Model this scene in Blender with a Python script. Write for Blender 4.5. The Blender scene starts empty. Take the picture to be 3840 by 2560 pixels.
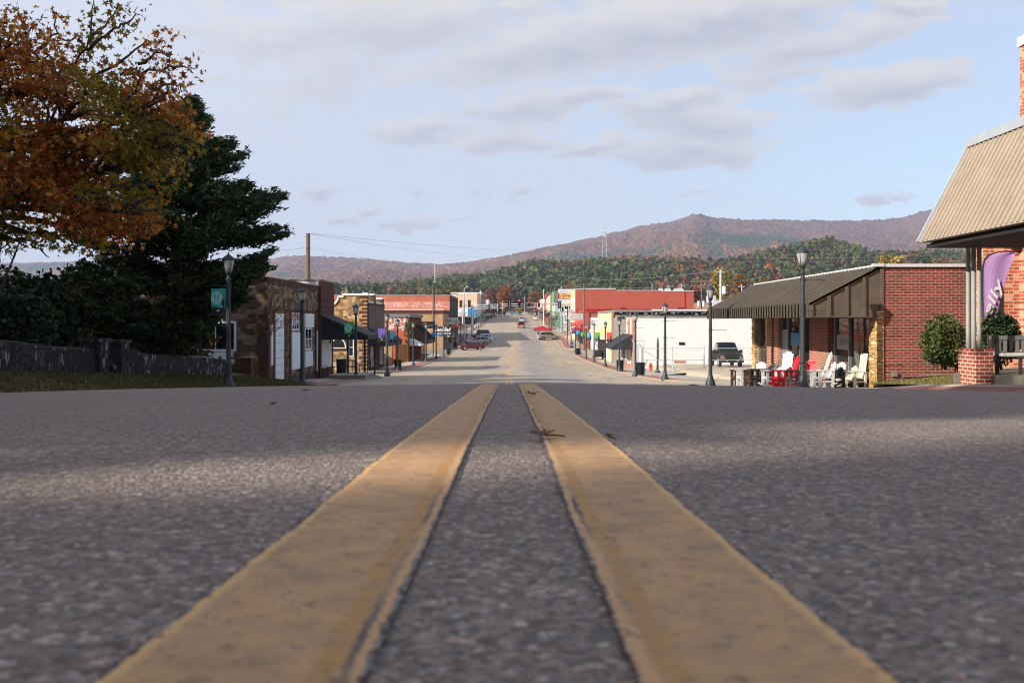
import bpy, math, random
import numpy as np
from mathutils import Vector, Matrix
random.seed(7); rng = np.random.default_rng(7)
SC = bpy.context.scene
COL = SC.collection
F, VX, HY = 3400.0, 1940.0, 1205.0          # focal length and vanishing point of the street, in photo pixels
R = math.radians

def X_(px, D): return (px - VX) * D / F      # survey helpers: read a bearing in the photo at a known distance
def Z_(py, D): return (HY - py) * D / F
def C(r, g, b):
    f = lambda c: (c/255/12.92 if c/255 <= .04045 else ((c/255+.055)/1.055)**2.4)
    return (f(r), f(g), f(b), 1)

# ---------------------------------------------------------------- street profile (centre line height over distance)
_ky = [-80,-40,-10,-3,0,.33,1.37,2,3,4,4.6,5.1,5.6,6.2,7,8,10,15,20,30,38,45,52,58,71,84,100,115,130,148,160,175,190,205,223,245,271,300,354,450,655,900,1300,3000]
_kz = [5.1,2.5,.54,.01,-.118,-.1315,-.173,-.201,-.248,-.297,-.3265,-.353,-.389,-.435,-.502,-.582,-.738,-1.085,-1.425,-2.105,-2.63,-3.055,-3.40,-3.66,-4.17,-4.55,-4.87,-5.08,-5.25,-5.35,-5.3,-5.0,-4.3,-3.5,-2.6,-2.15,-1.8,-1.0,.75,2.2,5,9.5,14,20]
_yy = np.arange(-80, 3000, .25)
_ky = np.array(_ky, float); _kz = np.array(_kz, float); _dl = np.diff(_kz)/np.diff(_ky)
_sl = np.concatenate([[_dl[0]], np.where(_dl[:-1]*_dl[1:] > 0, 2*_dl[:-1]*_dl[1:]/(_dl[:-1]+_dl[1:]+1e-12), 0), [_dl[-1]]])
_ix = np.clip(np.searchsorted(_ky, _yy, 'right')-1, 0, len(_ky)-2); _h = np.diff(_ky)[_ix]; _t = (_yy-_ky[_ix])/_h
_zz = (2*_t**3-3*_t**2+1)*_kz[_ix] + (_t**3-2*_t**2+_t)*_h*_sl[_ix] + (-2*_t**3+3*_t**2)*_kz[_ix+1] + (_t**3-_t**2)*_h*_sl[_ix+1]
def zr(y): return float(np.interp(y, _yy, _zz))
def sw(y): return zr(y) - .05                # top of the pavements
def road_z(x, y): return zr(y) - (.0055*x*x if abs(x) < 4 else .088+.02*(abs(x)-4)*(1 if y < 50 else .4))

# ---------------------------------------------------------------- mesh builder
_tcache = {}
def text_geo(txt, shear=0., bold=0.):
    key = (txt, shear, bold)
    if key not in _tcache:
        cu = bpy.data.curves.new('t', 'FONT'); cu.body = txt; cu.shear = shear; cu.offset = bold
        cu.resolution_u = 3
        ob = bpy.data.objects.new('t', cu); COL.objects.link(ob)
        bpy.context.view_layer.update()
        me = bpy.data.meshes.new_from_object(ob.evaluated_get(bpy.context.evaluated_depsgraph_get()))
        v = np.array([tuple(p.co) for p in me.vertices]); f = [list(p.vertices) for p in me.polygons]
        bpy.data.objects.remove(ob); bpy.data.curves.remove(cu); bpy.data.meshes.remove(me)
        v = v[:, :2] - v[:, :2].min(0); v = v / v.max(0)
        _tcache[key] = (v, f)
    return _tcache[key]

class MB:
    def __init__(s): s.v = []; s.f = []; s.m = []; s.k = 0
    def add(s, vs, fs):
        o = len(s.v); s.v += [tuple(v) for v in vs]
        for f in fs: s.f.append([i+o for i in f]); s.m.append(s.k)
        return s
    def box(s, x0, x1, y0, y1, z0, z1):
        if x0 > x1: x0, x1 = x1, x0
        if y0 > y1: y0, y1 = y1, y0
        if z0 > z1: z0, z1 = z1, z0
        return s.add([(x0,y0,z0),(x1,y0,z0),(x1,y1,z0),(x0,y1,z0),(x0,y0,z1),(x1,y0,z1),(x1,y1,z1),(x0,y1,z1)],
              [(3,2,1,0),(4,5,6,7),(0,1,5,4),(1,2,6,5),(2,3,7,6),(3,0,4,7)])
    def bar(s, p, q, w, h=None, up=(0,0,1)):
        p = Vector(p); q = Vector(q); h = h or w; d = (q-p).normalized(); u = Vector(up)
        if abs(d.dot(u)) > .98: u = Vector((0,1,0))
        a = d.cross(u).normalized()*w/2; b = a.cross(d).normalized()*h/2
        vs = [p-a-b, p+a-b, p+a+b, p-a+b, q-a-b, q+a-b, q+a+b, q-a+b]
        return s.add(vs, [(0,1,2,3),(7,6,5,4),(1,0,4,5),(2,1,5,6),(3,2,6,7),(0,3,7,4)])
    def tube(s, pts, r, n=8, cap=True):
        pts = [Vector(p) for p in pts]; N = len(pts)
        rs = r if isinstance(r, (list, tuple)) else [r]*N
        vs = []; ref = None
        for i, p in enumerate(pts):
            d = (pts[min(i+1, N-1)] - pts[max(i-1, 0)]).normalized()
            if ref is None:
                u = Vector((0,0,1)) if abs(d.z) < .9 else Vector((1,0,0))
                ref = d.cross(u).normalized()
            else:
                ref = (ref - d*ref.dot(d)).normalized()
            b = d.cross(ref)
            for k in range(n):
                t = 2*math.pi*k/n; vs.append(p + (ref*math.cos(t) + b*math.sin(t))*rs[i])
        fs = [(i*n+k, i*n+(k+1)%n, (i+1)*n+(k+1)%n, (i+1)*n+k) for i in range(N-1) for k in range(n)]
        if cap: fs += [tuple(range(n))[::-1], tuple(range((N-1)*n, N*n))]
        return s.add(vs, fs)
    def lathe(s, prof, n=16, c=(0,0,0), flute=0., rot=0.):
        vs = []
        for r, z in prof:
            for k in range(n):
                t = 2*math.pi*k/n + rot; rr = r*(1 - (flute if k % 2 else 0))
                vs.append((c[0]+rr*math.cos(t), c[1]+rr*math.sin(t), c[2]+z))
        N = len(prof)
        fs = [(i*n+k, i*n+(k+1)%n, (i+1)*n+(k+1)%n, (i+1)*n+k) for i in range(N-1) for k in range(n)]
        fs += [tuple(range(n))[::-1], tuple(range((N-1)*n, N*n))]
        return s.add(vs, fs)
    def prism(s, poly, axis, a0, a1):
        mk = {'x': lambda p, a: (a, p[0], p[1]), 'y': lambda p, a: (p[0], a, p[1]), 'z': lambda p, a: (p[0], p[1], a)}[axis]
        n = len(poly)
        return s.add([mk(p, a0) for p in poly] + [mk(p, a1) for p in poly],
              [tuple(range(n)), tuple(range(2*n-1, n-1, -1))] + [(i, i+n, (i+1)%n+n, (i+1)%n) for i in range(n)])
    def slab(s, a, b, c, d, t):
        P = [Vector(p) for p in (a,b,c,d)]; n = (P[1]-P[0]).cross(P[3]-P[0]).normalized()*t
        return s.add(P + [p+n for p in P], [(3,2,1,0),(4,5,6,7),(0,1,5,4),(1,2,6,5),(2,3,7,6),(3,0,4,7)])
    def text(s, txt, o, ux, uz, w, h, shear=0., bold=.0):
        v, f = text_geo(txt, shear, bold); o = Vector(o); ux = Vector(ux); uz = Vector(uz)
        return s.add([o + ux*(p[0]*w) + uz*(p[1]*h) for p in v], f)
    def build(s, name, mats, parent=None, smooth=False, world=True, angle=None):
        me = bpy.data.meshes.new(name)
        off = Vector((0,0,0))
        if parent is not None and world:
            q = parent
            while q is not None: off += q.location; q = q.parent
        v = s.v if off.length == 0 else [tuple(Vector(p)-off) for p in s.v]
        me.from_pydata(v, [], s.f)
        if not isinstance(mats, (list, tuple)): mats = [mats]
        for m in mats: me.materials.append(m)
        me.polygons.foreach_set('material_index', s.m)
        if smooth: me.polygons.foreach_set('use_smooth', [True]*len(s.f))
        me.update()
        if smooth and angle: me.set_sharp_from_angle(angle=R(angle))
        ob = bpy.data.objects.new(name, me); COL.objects.link(ob)
        if parent is not None: ob.parent = parent
        return ob

def tag(o, label, cat, group=None, kind=None):
    o['label'] = label; o['category'] = cat
    if group: o['group'] = group
    if kind: o['kind'] = kind
    return o
def struct(o, kind='structure'):
    o['kind'] = kind; return o
def thing(name, label, cat, loc=(0,0,0), rz=0., group=None):
    o = bpy.data.objects.new(name, None); COL.objects.link(o); o.empty_display_size = .3
    o.location = loc; o.rotation_euler = (0,0,rz)
    return tag(o, label, cat, group)
def copy_tree(o, parent=None):
    c = o.copy(); COL.objects.link(c); c.parent = parent
    if parent is not None: c.matrix_parent_inverse = Matrix()
    for ch in list(o.children): copy_tree(ch, c)
    return c

def fbox(mb, face, p, a0, a1, z0, z1, t, inn=.02):
    "a box standing t proud of a wall plane p that looks S (-Y), E (+X) or W (-X)"
    if face == 'S': mb.box(a0, a1, p-t, p+inn, z0, z1)
    elif face == 'E': mb.box(p-inn, p+t, a0, a1, z0, z1)
    else: mb.box(p-t, p+inn, a0, a1, z0, z1)
    return mb
def panel(parent, name, face, p, a0, a1, z0, z1, mat, t=.03):
    return fbox(MB(), face, p, a0, a1, z0, z1, t).build(name, mat, parent)
def window(parent, face, p, a0, a1, z0, z1, fm, gm, nx=1, nz=1, fw=.09, t=.06):
    m = MB()
    fbox(m, face, p, a0-fw, a0, z0-fw, z1+fw, t); fbox(m, face, p, a1, a1+fw, z0-fw, z1+fw, t)
    fbox(m, face, p, a0, a1, z0-fw, z0, t); fbox(m, face, p, a0, a1, z1, z1+fw, t)
    for i in range(1, nx):
        a = a0+(a1-a0)*i/nx; fbox(m, face, p, a-.025, a+.025, z0, z1, t*.8)
    for i in range(1, nz):
        z = z0+(z1-z0)*i/nz; fbox(m, face, p, a0, a1, z-.025, z+.025, t*.7)
    w = m.build('window', fm, parent)
    fbox(MB(), face, p, a0, a1, z0, z1, .02).build('pane', gm, w)
    return w

def np_mesh(name, V, Fa, mat, tint=None, parent=None, smooth=False):
    "V (N,3), Fa (M,k), tint (M,3) per face"
    V = np.asarray(V, dtype=np.float32); Fa = np.asarray(Fa, dtype=np.int32)
    off = np.zeros(3); q = parent
    while q is not None: off += np.array(q.location); q = q.parent
    V = V - off
    me = bpy.data.meshes.new(name); M, k = Fa.shape
    me.vertices.add(len(V)); me.vertices.foreach_set('co', V.astype(np.float32).ravel())
    me.loops.add(M*k); me.loops.foreach_set('vertex_index', Fa.ravel())
    me.polygons.add(M); me.polygons.foreach_set('loop_start', np.arange(0, M*k, k, dtype=np.int32))
    me.update(calc_edges=True)
    if smooth: me.polygons.foreach_set('use_smooth', np.ones(M, dtype=bool))
    if tint is not None:
        a = me.attributes.new('tint', 'FLOAT_COLOR', 'FACE')
        a.data.foreach_set('color', np.concatenate([tint, np.ones((M,1))], 1).astype(np.float32).ravel())
    me.materials.append(mat); me.validate()
    ob = bpy.data.objects.new(name, me); COL.objects.link(ob)
    if parent is not None: ob.parent = parent
    return ob

QUAD = np.array([(-.5,-.35),(.5,-.35),(.6,.3),(-.4,.45)])
TRI = np.array([(-.5,-.18),(.5,0.),(-.5,.18)])
STAR = np.array([(math.cos(math.pi/2+i*math.pi/5+.0)*(.5 if i % 2 == 0 else .2), math.sin(math.pi/2+i*math.pi/5)*(.5 if i % 2 == 0 else .2)) for i in range(10)])
def leaf_faces(P, size, tmpl, direction=None, spread=1.0):
    "little flat leaves at points P; returns V, F"
    n = len(P); k = len(tmpl)
    a = rng.normal(size=(n,3))
    if direction is not None: a = direction + spread*a
    a /= np.linalg.norm(a, axis=1)[:,None]
    b = rng.normal(size=(n,3)); b -= a*(a*b).sum(1)[:,None]; b /= np.linalg.norm(b, axis=1)[:,None]
    size = np.broadcast_to(np.asarray(size, dtype=float), (n,))
    V = P[:,None,:] + (a[:,None,:]*tmpl[None,:,0,None] + b[:,None,:]*tmpl[None,:,1,None])*size[:,None,None]
    return V.reshape(-1,3), np.arange(n*k).reshape(n,k)
def pick(cols, n, jit=.15, w=None):
    cols = np.array([c[:3] for c in cols]); i = rng.choice(len(cols), n, p=w)
    return np.clip(cols[i]*(1+jit*rng.normal(size=(n,1))), .004, 1)
HAZE=0.0001; EXPO=1.25
# ---------------------------------------------------------------- materials
class NT:
    def __init__(s, name):
        s.mat = bpy.data.materials.new(name); s.mat.use_nodes = True; s.t = s.mat.node_tree; s.t.nodes.clear()
        s.out = s.n('ShaderNodeOutputMaterial')
    def n(s, t, **kw):
        nd = s.t.nodes.new(t)
        for k, v in kw.items(): setattr(nd, k, v)
        return nd
    def l(s, a, b): s.t.links.new(a, b)
    def inp(s, nd, i, v):
        if v is None: return
        sk = nd.inputs[i]
        if isinstance(v, bpy.types.NodeSocket): s.l(v, sk)
        else: sk.default_value = v
    def math(s, op, a, b=None, clamp=False):
        nd = s.n('ShaderNodeMath', operation=op, use_clamp=clamp); s.inp(nd, 0, a); s.inp(nd, 1, b); return nd.outputs[0]
    def mix(s, f, a, b, bt='MIX'):
        nd = s.n('ShaderNodeMix', data_type='RGBA', blend_type=bt); s.inp(nd, 0, f); s.inp(nd, 6, a); s.inp(nd, 7, b); return nd.outputs[2]
    def ramp(s, f, stops, interp='LINEAR'):
        nd = s.n('ShaderNodeValToRGB'); cr = nd.color_ramp; cr.interpolation = interp
        while len(cr.elements) < len(stops): cr.elements.new(.5)
        for e, (p, c) in zip(cr.elements, stops): e.position = p; e.color = c if len(c) == 4 else (*c, 1)
        s.l(f, nd.inputs[0]); return nd.outputs[0]
    def mr(s, v, a, b, c=0., d=1., smooth=False):
        nd = s.n('ShaderNodeMapRange', interpolation_type='SMOOTHSTEP' if smooth else 'LINEAR')
        for i, x in enumerate((v, a, b, c, d)): s.inp(nd, i, x)
        return nd.outputs[0]
    def noise(s, vec, scale, detail=4, rough=.55, out=0, dim='3D'):
        nd = s.n('ShaderNodeTexNoise', noise_dimensions=dim)
        s.inp(nd, 'Vector', vec); s.inp(nd, 'Scale', scale); s.inp(nd, 'Detail', detail); s.inp(nd, 'Roughness', rough); return nd.outputs[out]
    def vmul(s, v, k):
        nd = s.n('ShaderNodeVectorMath', operation='MULTIPLY'); s.inp(nd, 0, v); s.inp(nd, 1, k); return nd.outputs[0]
    def vadd(s, a, b):
        nd = s.n('ShaderNodeVectorMath', operation='ADD'); s.inp(nd, 0, a); s.inp(nd, 1, b); return nd.outputs[0]
    def pos(s): return s.n('ShaderNodeNewGeometry').outputs['Position']
    def obj(s): return s.n('ShaderNodeTexCoord').outputs['Object']
    def wallvec(s):
        g = s.n('ShaderNodeNewGeometry'); p = s.n('ShaderNodeSeparateXYZ'); s.l(g.outputs['Position'], p.inputs[0])
        q = s.n('ShaderNodeSeparateXYZ'); s.l(g.outputs['True Normal'], q.inputs[0])
        k = s.math('GREATER_THAN', s.math('ABSOLUTE', q.outputs[0]), .7)
        u = s.math('ADD', s.math('MULTIPLY', p.outputs[0], s.math('SUBTRACT', 1., k)), s.math('MULTIPLY', p.outputs[1], k))
        c = s.n('ShaderNodeCombineXYZ'); s.l(u, c.inputs[0]); s.l(p.outputs[2], c.inputs[1]); return c.outputs[0]
    def bsdf(s, color, rough=.7, metal=0., spec=.4, bump=None, bd=.02, bs=.6, **kw):
        nd = s.n('ShaderNodeBsdfPrincipled'); s.inp(nd, 'Base Color', color); s.inp(nd, 'Roughness', rough); s.inp(nd, 'Metallic', metal)
        s.inp(nd, 'Specular IOR Level', spec)
        for k, v in kw.items(): s.inp(nd, k.replace('_', ' '), v)
        if bump is not None:
            b = s.n('ShaderNodeBump'); b.inputs['Distance'].default_value = bd; b.inputs['Strength'].default_value = bs
            s.l(bump, b.inputs['Height']); s.l(b.outputs[0], nd.inputs['Normal'])
        s.l(nd.outputs[0], s.out.inputs[0]); return nd

def paint(name, c, rough=.55, metal=0., var=.18, scale=1.6, spec=.4, coords='pos', fine=12.):
    t = NT(name); v = t.pos() if coords == 'pos' else t.obj()
    n = t.noise(v, scale, 5); n2 = t.noise(v, fine, 3)
    k = t.mr(t.math('ADD', t.math('MULTIPLY', n, .7), t.math('MULTIPLY', n2, .3)), .3, .7, 1-var, 1+var)
    col = t.n('ShaderNodeVectorMath', operation='SCALE'); col.inputs[0].default_value = c[:3]; t.l(k, col.inputs['Scale'])
    t.bsdf(col.outputs[0], t.mr(n2, .3, .7, rough*.85, min(1, rough*1.15)), metal, spec); return t.mat
def glossy(name, c, rough=.25, metal=0.):
    t = NT(name); v = t.obj(); n = t.noise(v, 3., 3)
    col = t.mix(t.mr(n, .3, .7), c, tuple(x*.8 for x in c[:3])+(1,))
    t.bsdf(col, t.mr(n, .3, .7, rough*.8, rough*1.3), metal, .5, Coat_Weight=.5 if metal < .9 else 0.); return t.mat
def brick(name, c1, c2, mort, w=.24, h=.085, ms=.013, stain=.35, bump=True, third=None):
    t = NT(name); v = t.wallvec()
    b = t.n('ShaderNodeTexBrick', offset=.5); t.l(v, b.inputs['Vector'])
    for i, val in (('Color1', c1), ('Color2', c2), ('Mortar', mort), ('Scale', 1.), ('Mortar Size', ms), ('Mortar Smooth', .2), ('Brick Width', w), ('Row Height', h), ('Bias', -.1)):
        t.inp(b, i, val)
    col = b.outputs['Color']
    if third:   # odd pale bricks
        vv = t.n('ShaderNodeVectorMath', operation='SNAP'); t.l(v, vv.inputs[0]); vv.inputs[1].default_value = (w, h, 1)
        wn = t.n('ShaderNodeTexWhiteNoise'); t.l(vv.outputs[0], wn.inputs[0])
        col = t.mix(t.math('MULTIPLY', t.math('GREATER_THAN', wn.outputs[0], .72), t.math('SUBTRACT', 1., b.outputs['Fac'])), col, third)
    n = t.noise(t.pos(), .9, 6, .65)
    col = t.mix(t.mr(n, .35, .75, 0., stain), col, (.06,.04,.035,1))
    n2 = t.noise(t.pos(), 25., 3)
    col = t.mix(t.mr(n2, .3, .8, 0., .10), col, mort)
    inv = t.math('SUBTRACT', 1., b.outputs['Fac'])
    t.bsdf(col, .85, 0, .25, bump=t.math('ADD', inv, t.math('MULTIPLY', n2, .3)) if bump else None, bd=.012); return t.mat
def stone(name, stops, mort, scale=(2.2, 3.4), edge=.05, dark=.3):
    t = NT(name); v = t.wallvec()
    wob = t.noise(v, 3., 3, out=1); v2 = t.vadd(t.vmul(v, (scale[0], scale[1], 1.)), t.vmul(wob, (.55, .55, 0.)))
    a = t.n('ShaderNodeTexVoronoi', voronoi_dimensions='2D', feature='F1'); t.l(v2, a.inputs['Vector']); a.inputs['Scale'].default_value = 1.
    e = t.n('ShaderNodeTexVoronoi', voronoi_dimensions='2D', feature='DISTANCE_TO_EDGE'); t.l(v2, e.inputs['Vector']); e.inputs['Scale'].default_value = 1.
    sep = t.n('ShaderNodeSeparateColor'); t.l(a.outputs['Color'], sep.inputs[0])
    col = t.ramp(sep.outputs[0], stops, 'CONSTANT')
    n = t.noise(t.pos(), 9., 5, .6)
    col = t.mix(t.mr(n, .35, .7, 0., .5), col, tuple(x*.55 for x in stops[0][1][:3])+(1,))
    m = t.mr(e.outputs['Distance'], edge*.5, edge*1.3)
    col = t.mix(m, mort, col)
    big = t.noise(t.pos(), .7, 4)
    col = t.mix(t.mr(big, .4, .7, 0., dark), col, (.03,.025,.02,1))
    t.bsdf(col, .9, 0, .2, bump=t.math('ADD', m, t.math('MULTIPLY', n, .4)), bd=.05, bs=.8); return t.mat
def glass(name, c=(.012,.015,.018,1), rough=.06):
    t = NT(name); n = t.noise(t.pos(), .8, 2)
    t.bsdf(c, rough, 0., .6, bump=n, bd=.02, bs=.15); return t.mat
def leafmat(name, trans=.35, rough=.6):
    t = NT(name); a = t.n('ShaderNodeAttribute', attribute_name='tint')
    d = t.n('ShaderNodeBsdfPrincipled'); t.l(a.outputs['Color'], d.inputs['Base Color']); d.inputs['Roughness'].default_value = rough; d.inputs['Specular IOR Level'].default_value = .25
    tr = t.n('ShaderNodeBsdfTranslucent'); t.l(a.outputs['Color'], tr.inputs[0])
    m = t.n('ShaderNodeMixShader'); m.inputs[0].default_value = trans
    t.l(d.outputs[0], m.inputs[1]); t.l(tr.outputs[0], m.inputs[2]); t.l(m.outputs[0], t.out.inputs[0]); return t.mat
def tintmat(name, rough=.9, bump=0.):
    t = NT(name); a = t.n('ShaderNodeAttribute', attribute_name='tint')
    n = t.noise(t.pos(), .12, 4)
    col = t.mix(t.mr(n, .35, .7, 0., .35), a.outputs['Color'], (.05,.035,.03,1))
    t.bsdf(col, rough, 0, .1); return t.mat
def bark(name, c=(.06,.045,.035,1)):
    t = NT(name); v = t.vmul(t.obj(), (14., 14., 2.5)); n = t.noise(v, 1., 6, .65)
    t.bsdf(t.mix(n, tuple(x*.45 for x in c[:3])+(1,), tuple(min(1, x*1.7) for x in c[:3])+(1,)), .9, 0, .2, bump=n, bd=.02); return t.mat

def asphalt_mat():
    t = NT('street_surface'); p = t.pos(); sx = t.n('ShaderNodeSeparateXYZ'); t.l(p, sx.inputs[0])
    wob = t.noise(p, 60., 2, out=1)
    vo = t.n('ShaderNodeTexVoronoi', feature='F1'); t.l(t.vadd(p, t.vmul(wob, (.004,.004,.004))), vo.inputs['Vector']); vo.inputs['Scale'].default_value = 230.; vo.inputs['Randomness'].default_value = 1.
    sep = t.n('ShaderNodeSeparateColor'); t.l(vo.outputs['Color'], sep.inputs[0])
    st = t.ramp(sep.outputs[0], [(0,(.06,.046,.040)),(.12,(.14,.112,.092)),(.40,(.255,.206,.170)),(.66,(.315,.246,.197)),(.84,(.425,.35,.283)),(.94,(.70,.58,.46))], 'CONSTANT')
    n = t.noise(p, 420., 3, .7)
    hue = t.ramp(sep.outputs[1], [(0,(1.,.97,1.02)),(.55,(1.25,.92,.75)),(.75,(.82,.95,1.12)),(.9,(1.5,.85,.6))], 'CONSTANT')
    st = t.mix(.5, st, hue, 'MULTIPLY')
    clump = t.noise(p, 45., 4, .7)
    st = t.mix(.30, st, t.mix(t.mr(n, .3, .7), (.10,.08,.067,1), (.46,.36,.28,1)))
    st = t.mix(t.mr(clump, .42, .68, 0., .4), st, (.13,.104,.09,1))
    big = t.noise(p, 1.3, 5, .6)
    st = t.mix(t.mr(big, .35, .7, 0., .3), st, (.17,.135,.115,1))
    tar = t.math('MULTIPLY', t.mr(t.noise(p, 9., 6, .75), .60, .66), t.mr(t.noise(p, .9, 3), .48, .62))
    st = t.mix(t.math('MULTIPLY', tar, .55), st, (.02,.02,.023,1))
    # farther down the hill: old tan concrete with tyre-darkened lanes, patches and cracks
    pl = t.vmul(p, (1., .12, 1.)); n1 = t.noise(pl, .55, 5, .6); n2 = t.noise(p, 1.8, 5, .6)
    tan = t.mix(t.mr(n1, .35, .68), (.43,.335,.232,1), (.33,.265,.195,1))
    tan = t.mix(t.mr(n2, .5, .75, 0., .4), tan, (.27,.22,.17,1))
    lane = t.math('MULTIPLY', t.mr(sx.outputs[0], -.3, 1.4, smooth=True), t.mr(sx.outputs[0], 3.6, 6., 1., 0., True))
    lane2 = t.math('MULTIPLY', t.mr(sx.outputs[0], -6.2, -4.6, smooth=True), t.mr(sx.outputs[0], -3., -1.6, 1., 0., True))
    ln = t.math('MULTIPLY', t.math('ADD', lane, t.math('MULTIPLY', lane2, .35)), t.mr(n1, .25, .6, .35, .95))
    tan = t.mix(ln, tan, (.255,.228,.205,1))
    cr = t.n('ShaderNodeTexVoronoi', feature='DISTANCE_TO_EDGE'); t.l(t.vadd(t.vmul(p, (.11,.035,.0)), t.vmul(t.noise(p, .35, 3, out=1), (.35,.1,0))), cr.inputs['Vector']); cr.inputs['Scale'].default_value = 1.
    tan = t.mix(t.math('MULTIPLY', t.mr(cr.outputs['Distance'], .004, .012, .6, 0.), t.mr(n2, .4, .55)), tan, (.09,.08,.07,1))
    edge = t.math('ADD', sx.outputs[1], t.math('MULTIPLY', t.noise(p, .5, 3), 3.))
    col = t.mix(t.mr(edge, 47., 48.2), st, tan)
    nearer = t.mr(sx.outputs[1], 3., 14., 1., 0.)
    bmp = t.math('ADD', t.math('MULTIPLY', vo.outputs['Distance'], -1.), t.math('MULTIPLY', n, .5))
    t.bsdf(col, .82, 0, .3, bump=t.math('MULTIPLY', bmp, nearer), bd=.004, bs=.8); return t.mat
def line_mat():
    "worn double yellow line: pale repaint lying over an older, oranger stripe; u across, v along are baked as a UV map"
    t = NT('worn_yellow_paint'); p = t.pos(); uv = t.n('ShaderNodeUVMap', uv_map='across').outputs[0]
    s = t.n('ShaderNodeSeparateXYZ'); t.l(uv, s.inputs[0])
    w = t.math('MULTIPLY', t.math('SUBTRACT', t.noise(p, 7., 3, .6), .5), .09)
    w2 = t.math('MULTIPLY', t.math('SUBTRACT', t.noise(p, 130., 4, .75), .5), .11)
    u = t.math('ADD', s.outputs[0], t.math('ADD', w, w2))
    grain = t.noise(p, 350., 4, .75); blot = t.noise(p, 30., 5, .65)
    pale = t.mix(t.mr(grain, .3, .75), (.68,.375,.165,1), (.44,.265,.13,1))
    pale = t.mix(t.mr(blot, .42, .70, 0., .7), pale, (.29,.195,.115,1))
    org = t.mix(t.mr(grain, .35, .7), (.60,.29,.065,1), (.36,.19,.07,1))
    band = t.math('MULTIPLY', t.mr(u, .76, .80), t.mr(u, .88, .90, 1., 0.))
    col = t.mix(t.math('MULTIPLY', band, t.mr(blot, .3, .65, 1., .35)), pale, org)                       # inner border of older paint
    lip = t.math('MULTIPLY', t.mr(u, .90, .92), t.mr(grain, .3, .7, .9, .5)); col = t.mix(lip, col, (.66,.37,.17,1))
    crack = t.math('MULTIPLY', t.math('MULTIPLY', t.mr(u, .885, .90), t.mr(u, .925, .94, 1., 0.)), t.mr(t.noise(p, 5., 3), .45, .6)); col = t.mix(crack, col, (.10,.09,.085,1))
    col = t.mix(t.mr(u, .06, .10, 1., 0.), col, (.72,.42,.17,1))      # thin bright lip on the outer border
    vo = t.n('ShaderNodeTexVoronoi', feature='F1'); t.l(p, vo.inputs['Vector']); vo.inputs['Scale'].default_value = 115.
    sep = t.n('ShaderNodeSeparateColor'); t.l(vo.outputs['Color'], sep.inputs[0])
    st = t.ramp(sep.outputs[0], [(0,(.06,.055,.055)),(.4,(.17,.15,.14)),(.85,(.30,.26,.23))], 'CONSTANT')
    hole = t.math('MULTIPLY', t.math('MAXIMUM', t.mr(t.noise(p, 75., 5, .75), .57, .63), t.mr(t.noise(p, 230., 3, .8), .60, .66)), .6)
    ragged = t.math('MAXIMUM', t.mr(u, .97, .985), t.mr(u, .015, .03, 1., 0.))
    far = t.mr(t.n('ShaderNodeNewGeometry').outputs['Position'], 0, 1)
    sy = t.n('ShaderNodeSeparateXYZ'); t.l(p, sy.inputs[0])
    gone = t.math('MULTIPLY', t.mr(sy.outputs[1], 45., 60.), .30)
    st = t.mix(t.mr(sy.outputs[1], 47., 48.2), st, (.38,.30,.215,1))
    col = t.mix(t.math('MAXIMUM', t.math('MAXIMUM', hole, ragged), gone), col, st)
    t.bsdf(col, .75, 0, .3, bump=grain, bd=.003, bs=.6); return t.mat

M = {}
M['road'] = asphalt_mat(); M['line'] = line_mat()
M['conc'] = paint('pavement_concrete', (.40,.35,.28,1), .9, var=.3, scale=.9)
M['conc_dark'] = paint('old_concrete', (.22,.20,.17,1), .9, var=.4, scale=1.2)
M['curb'] = paint('kerb_concrete', (.36,.29,.20,1), .9, var=.35, scale=1.5)
M['paver'] = brick('red_pavers', C(176,104,92), C(150,84,76), C(170,140,120), .21, .21, .02, .25, False)
def ground_paver():
    t = NT('paver_band'); p = t.pos(); b = t.n('ShaderNodeTexBrick', offset=.5); t.l(p, b.inputs['Vector'])
    for i, val in (('Color1', C(172,104,92)), ('Color2', C(145,84,76)), ('Mortar', C(150,120,104)), ('Scale', 1.), ('Mortar Size', .012), ('Brick Width', .22), ('Row Height', .11)): t.inp(b, i, val)
    t.bsdf(t.mix(t.mr(t.noise(p, 1.5, 5), .4, .7, 0., .45), b.outputs['Color'], (.25,.2,.16,1)), .85, 0, .25); return t.mat
M['paver'] = ground_paver()
M['white_line'] = paint('worn_white_paint', (.62,.60,.56,1), .8, var=.25, scale=6)
M['faint_line'] = paint('faded_white_paint', (.37,.325,.265,1), .85, var=.15, scale=3)
def dirt_mat():
    t = NT('dry_ground'); p = t.pos(); n = t.noise(p, .25, 6, .65); n2 = t.noise(p, 3., 5)
    c = t.ramp(n, [(.3,(.20,.155,.10)),(.5,(.14,.13,.055)),(.7,(.25,.20,.135))])
    t.bsdf(t.mix(t.mr(n2, .3, .7, 0., .5), c, (.08,.07,.04,1)), .95, 0, .1); return t.mat
M['ground'] = dirt_mat()
M['gravel'] = paint('gravel_lot', (.42,.34,.24,1), .95, var=.35, scale=1.1)
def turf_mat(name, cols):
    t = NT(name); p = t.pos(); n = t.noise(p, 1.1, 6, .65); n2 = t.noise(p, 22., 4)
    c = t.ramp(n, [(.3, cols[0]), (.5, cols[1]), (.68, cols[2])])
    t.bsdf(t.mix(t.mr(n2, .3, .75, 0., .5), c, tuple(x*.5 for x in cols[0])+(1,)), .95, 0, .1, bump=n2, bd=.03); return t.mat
M['turf_shade'] = turf_mat('shaded_leafy_turf', [(.075,.080,.024),(.125,.085,.032),(.17,.088,.042)])  # leaf-brown turf, with the bank's shade put into the darker tones
M['turf_sun'] = turf_mat('sunlit_pale_turf', [(.10,.115,.03),(.21,.19,.07),(.28,.23,.10)])  # lawn copy, with sunlight put into the paler tones
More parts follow.
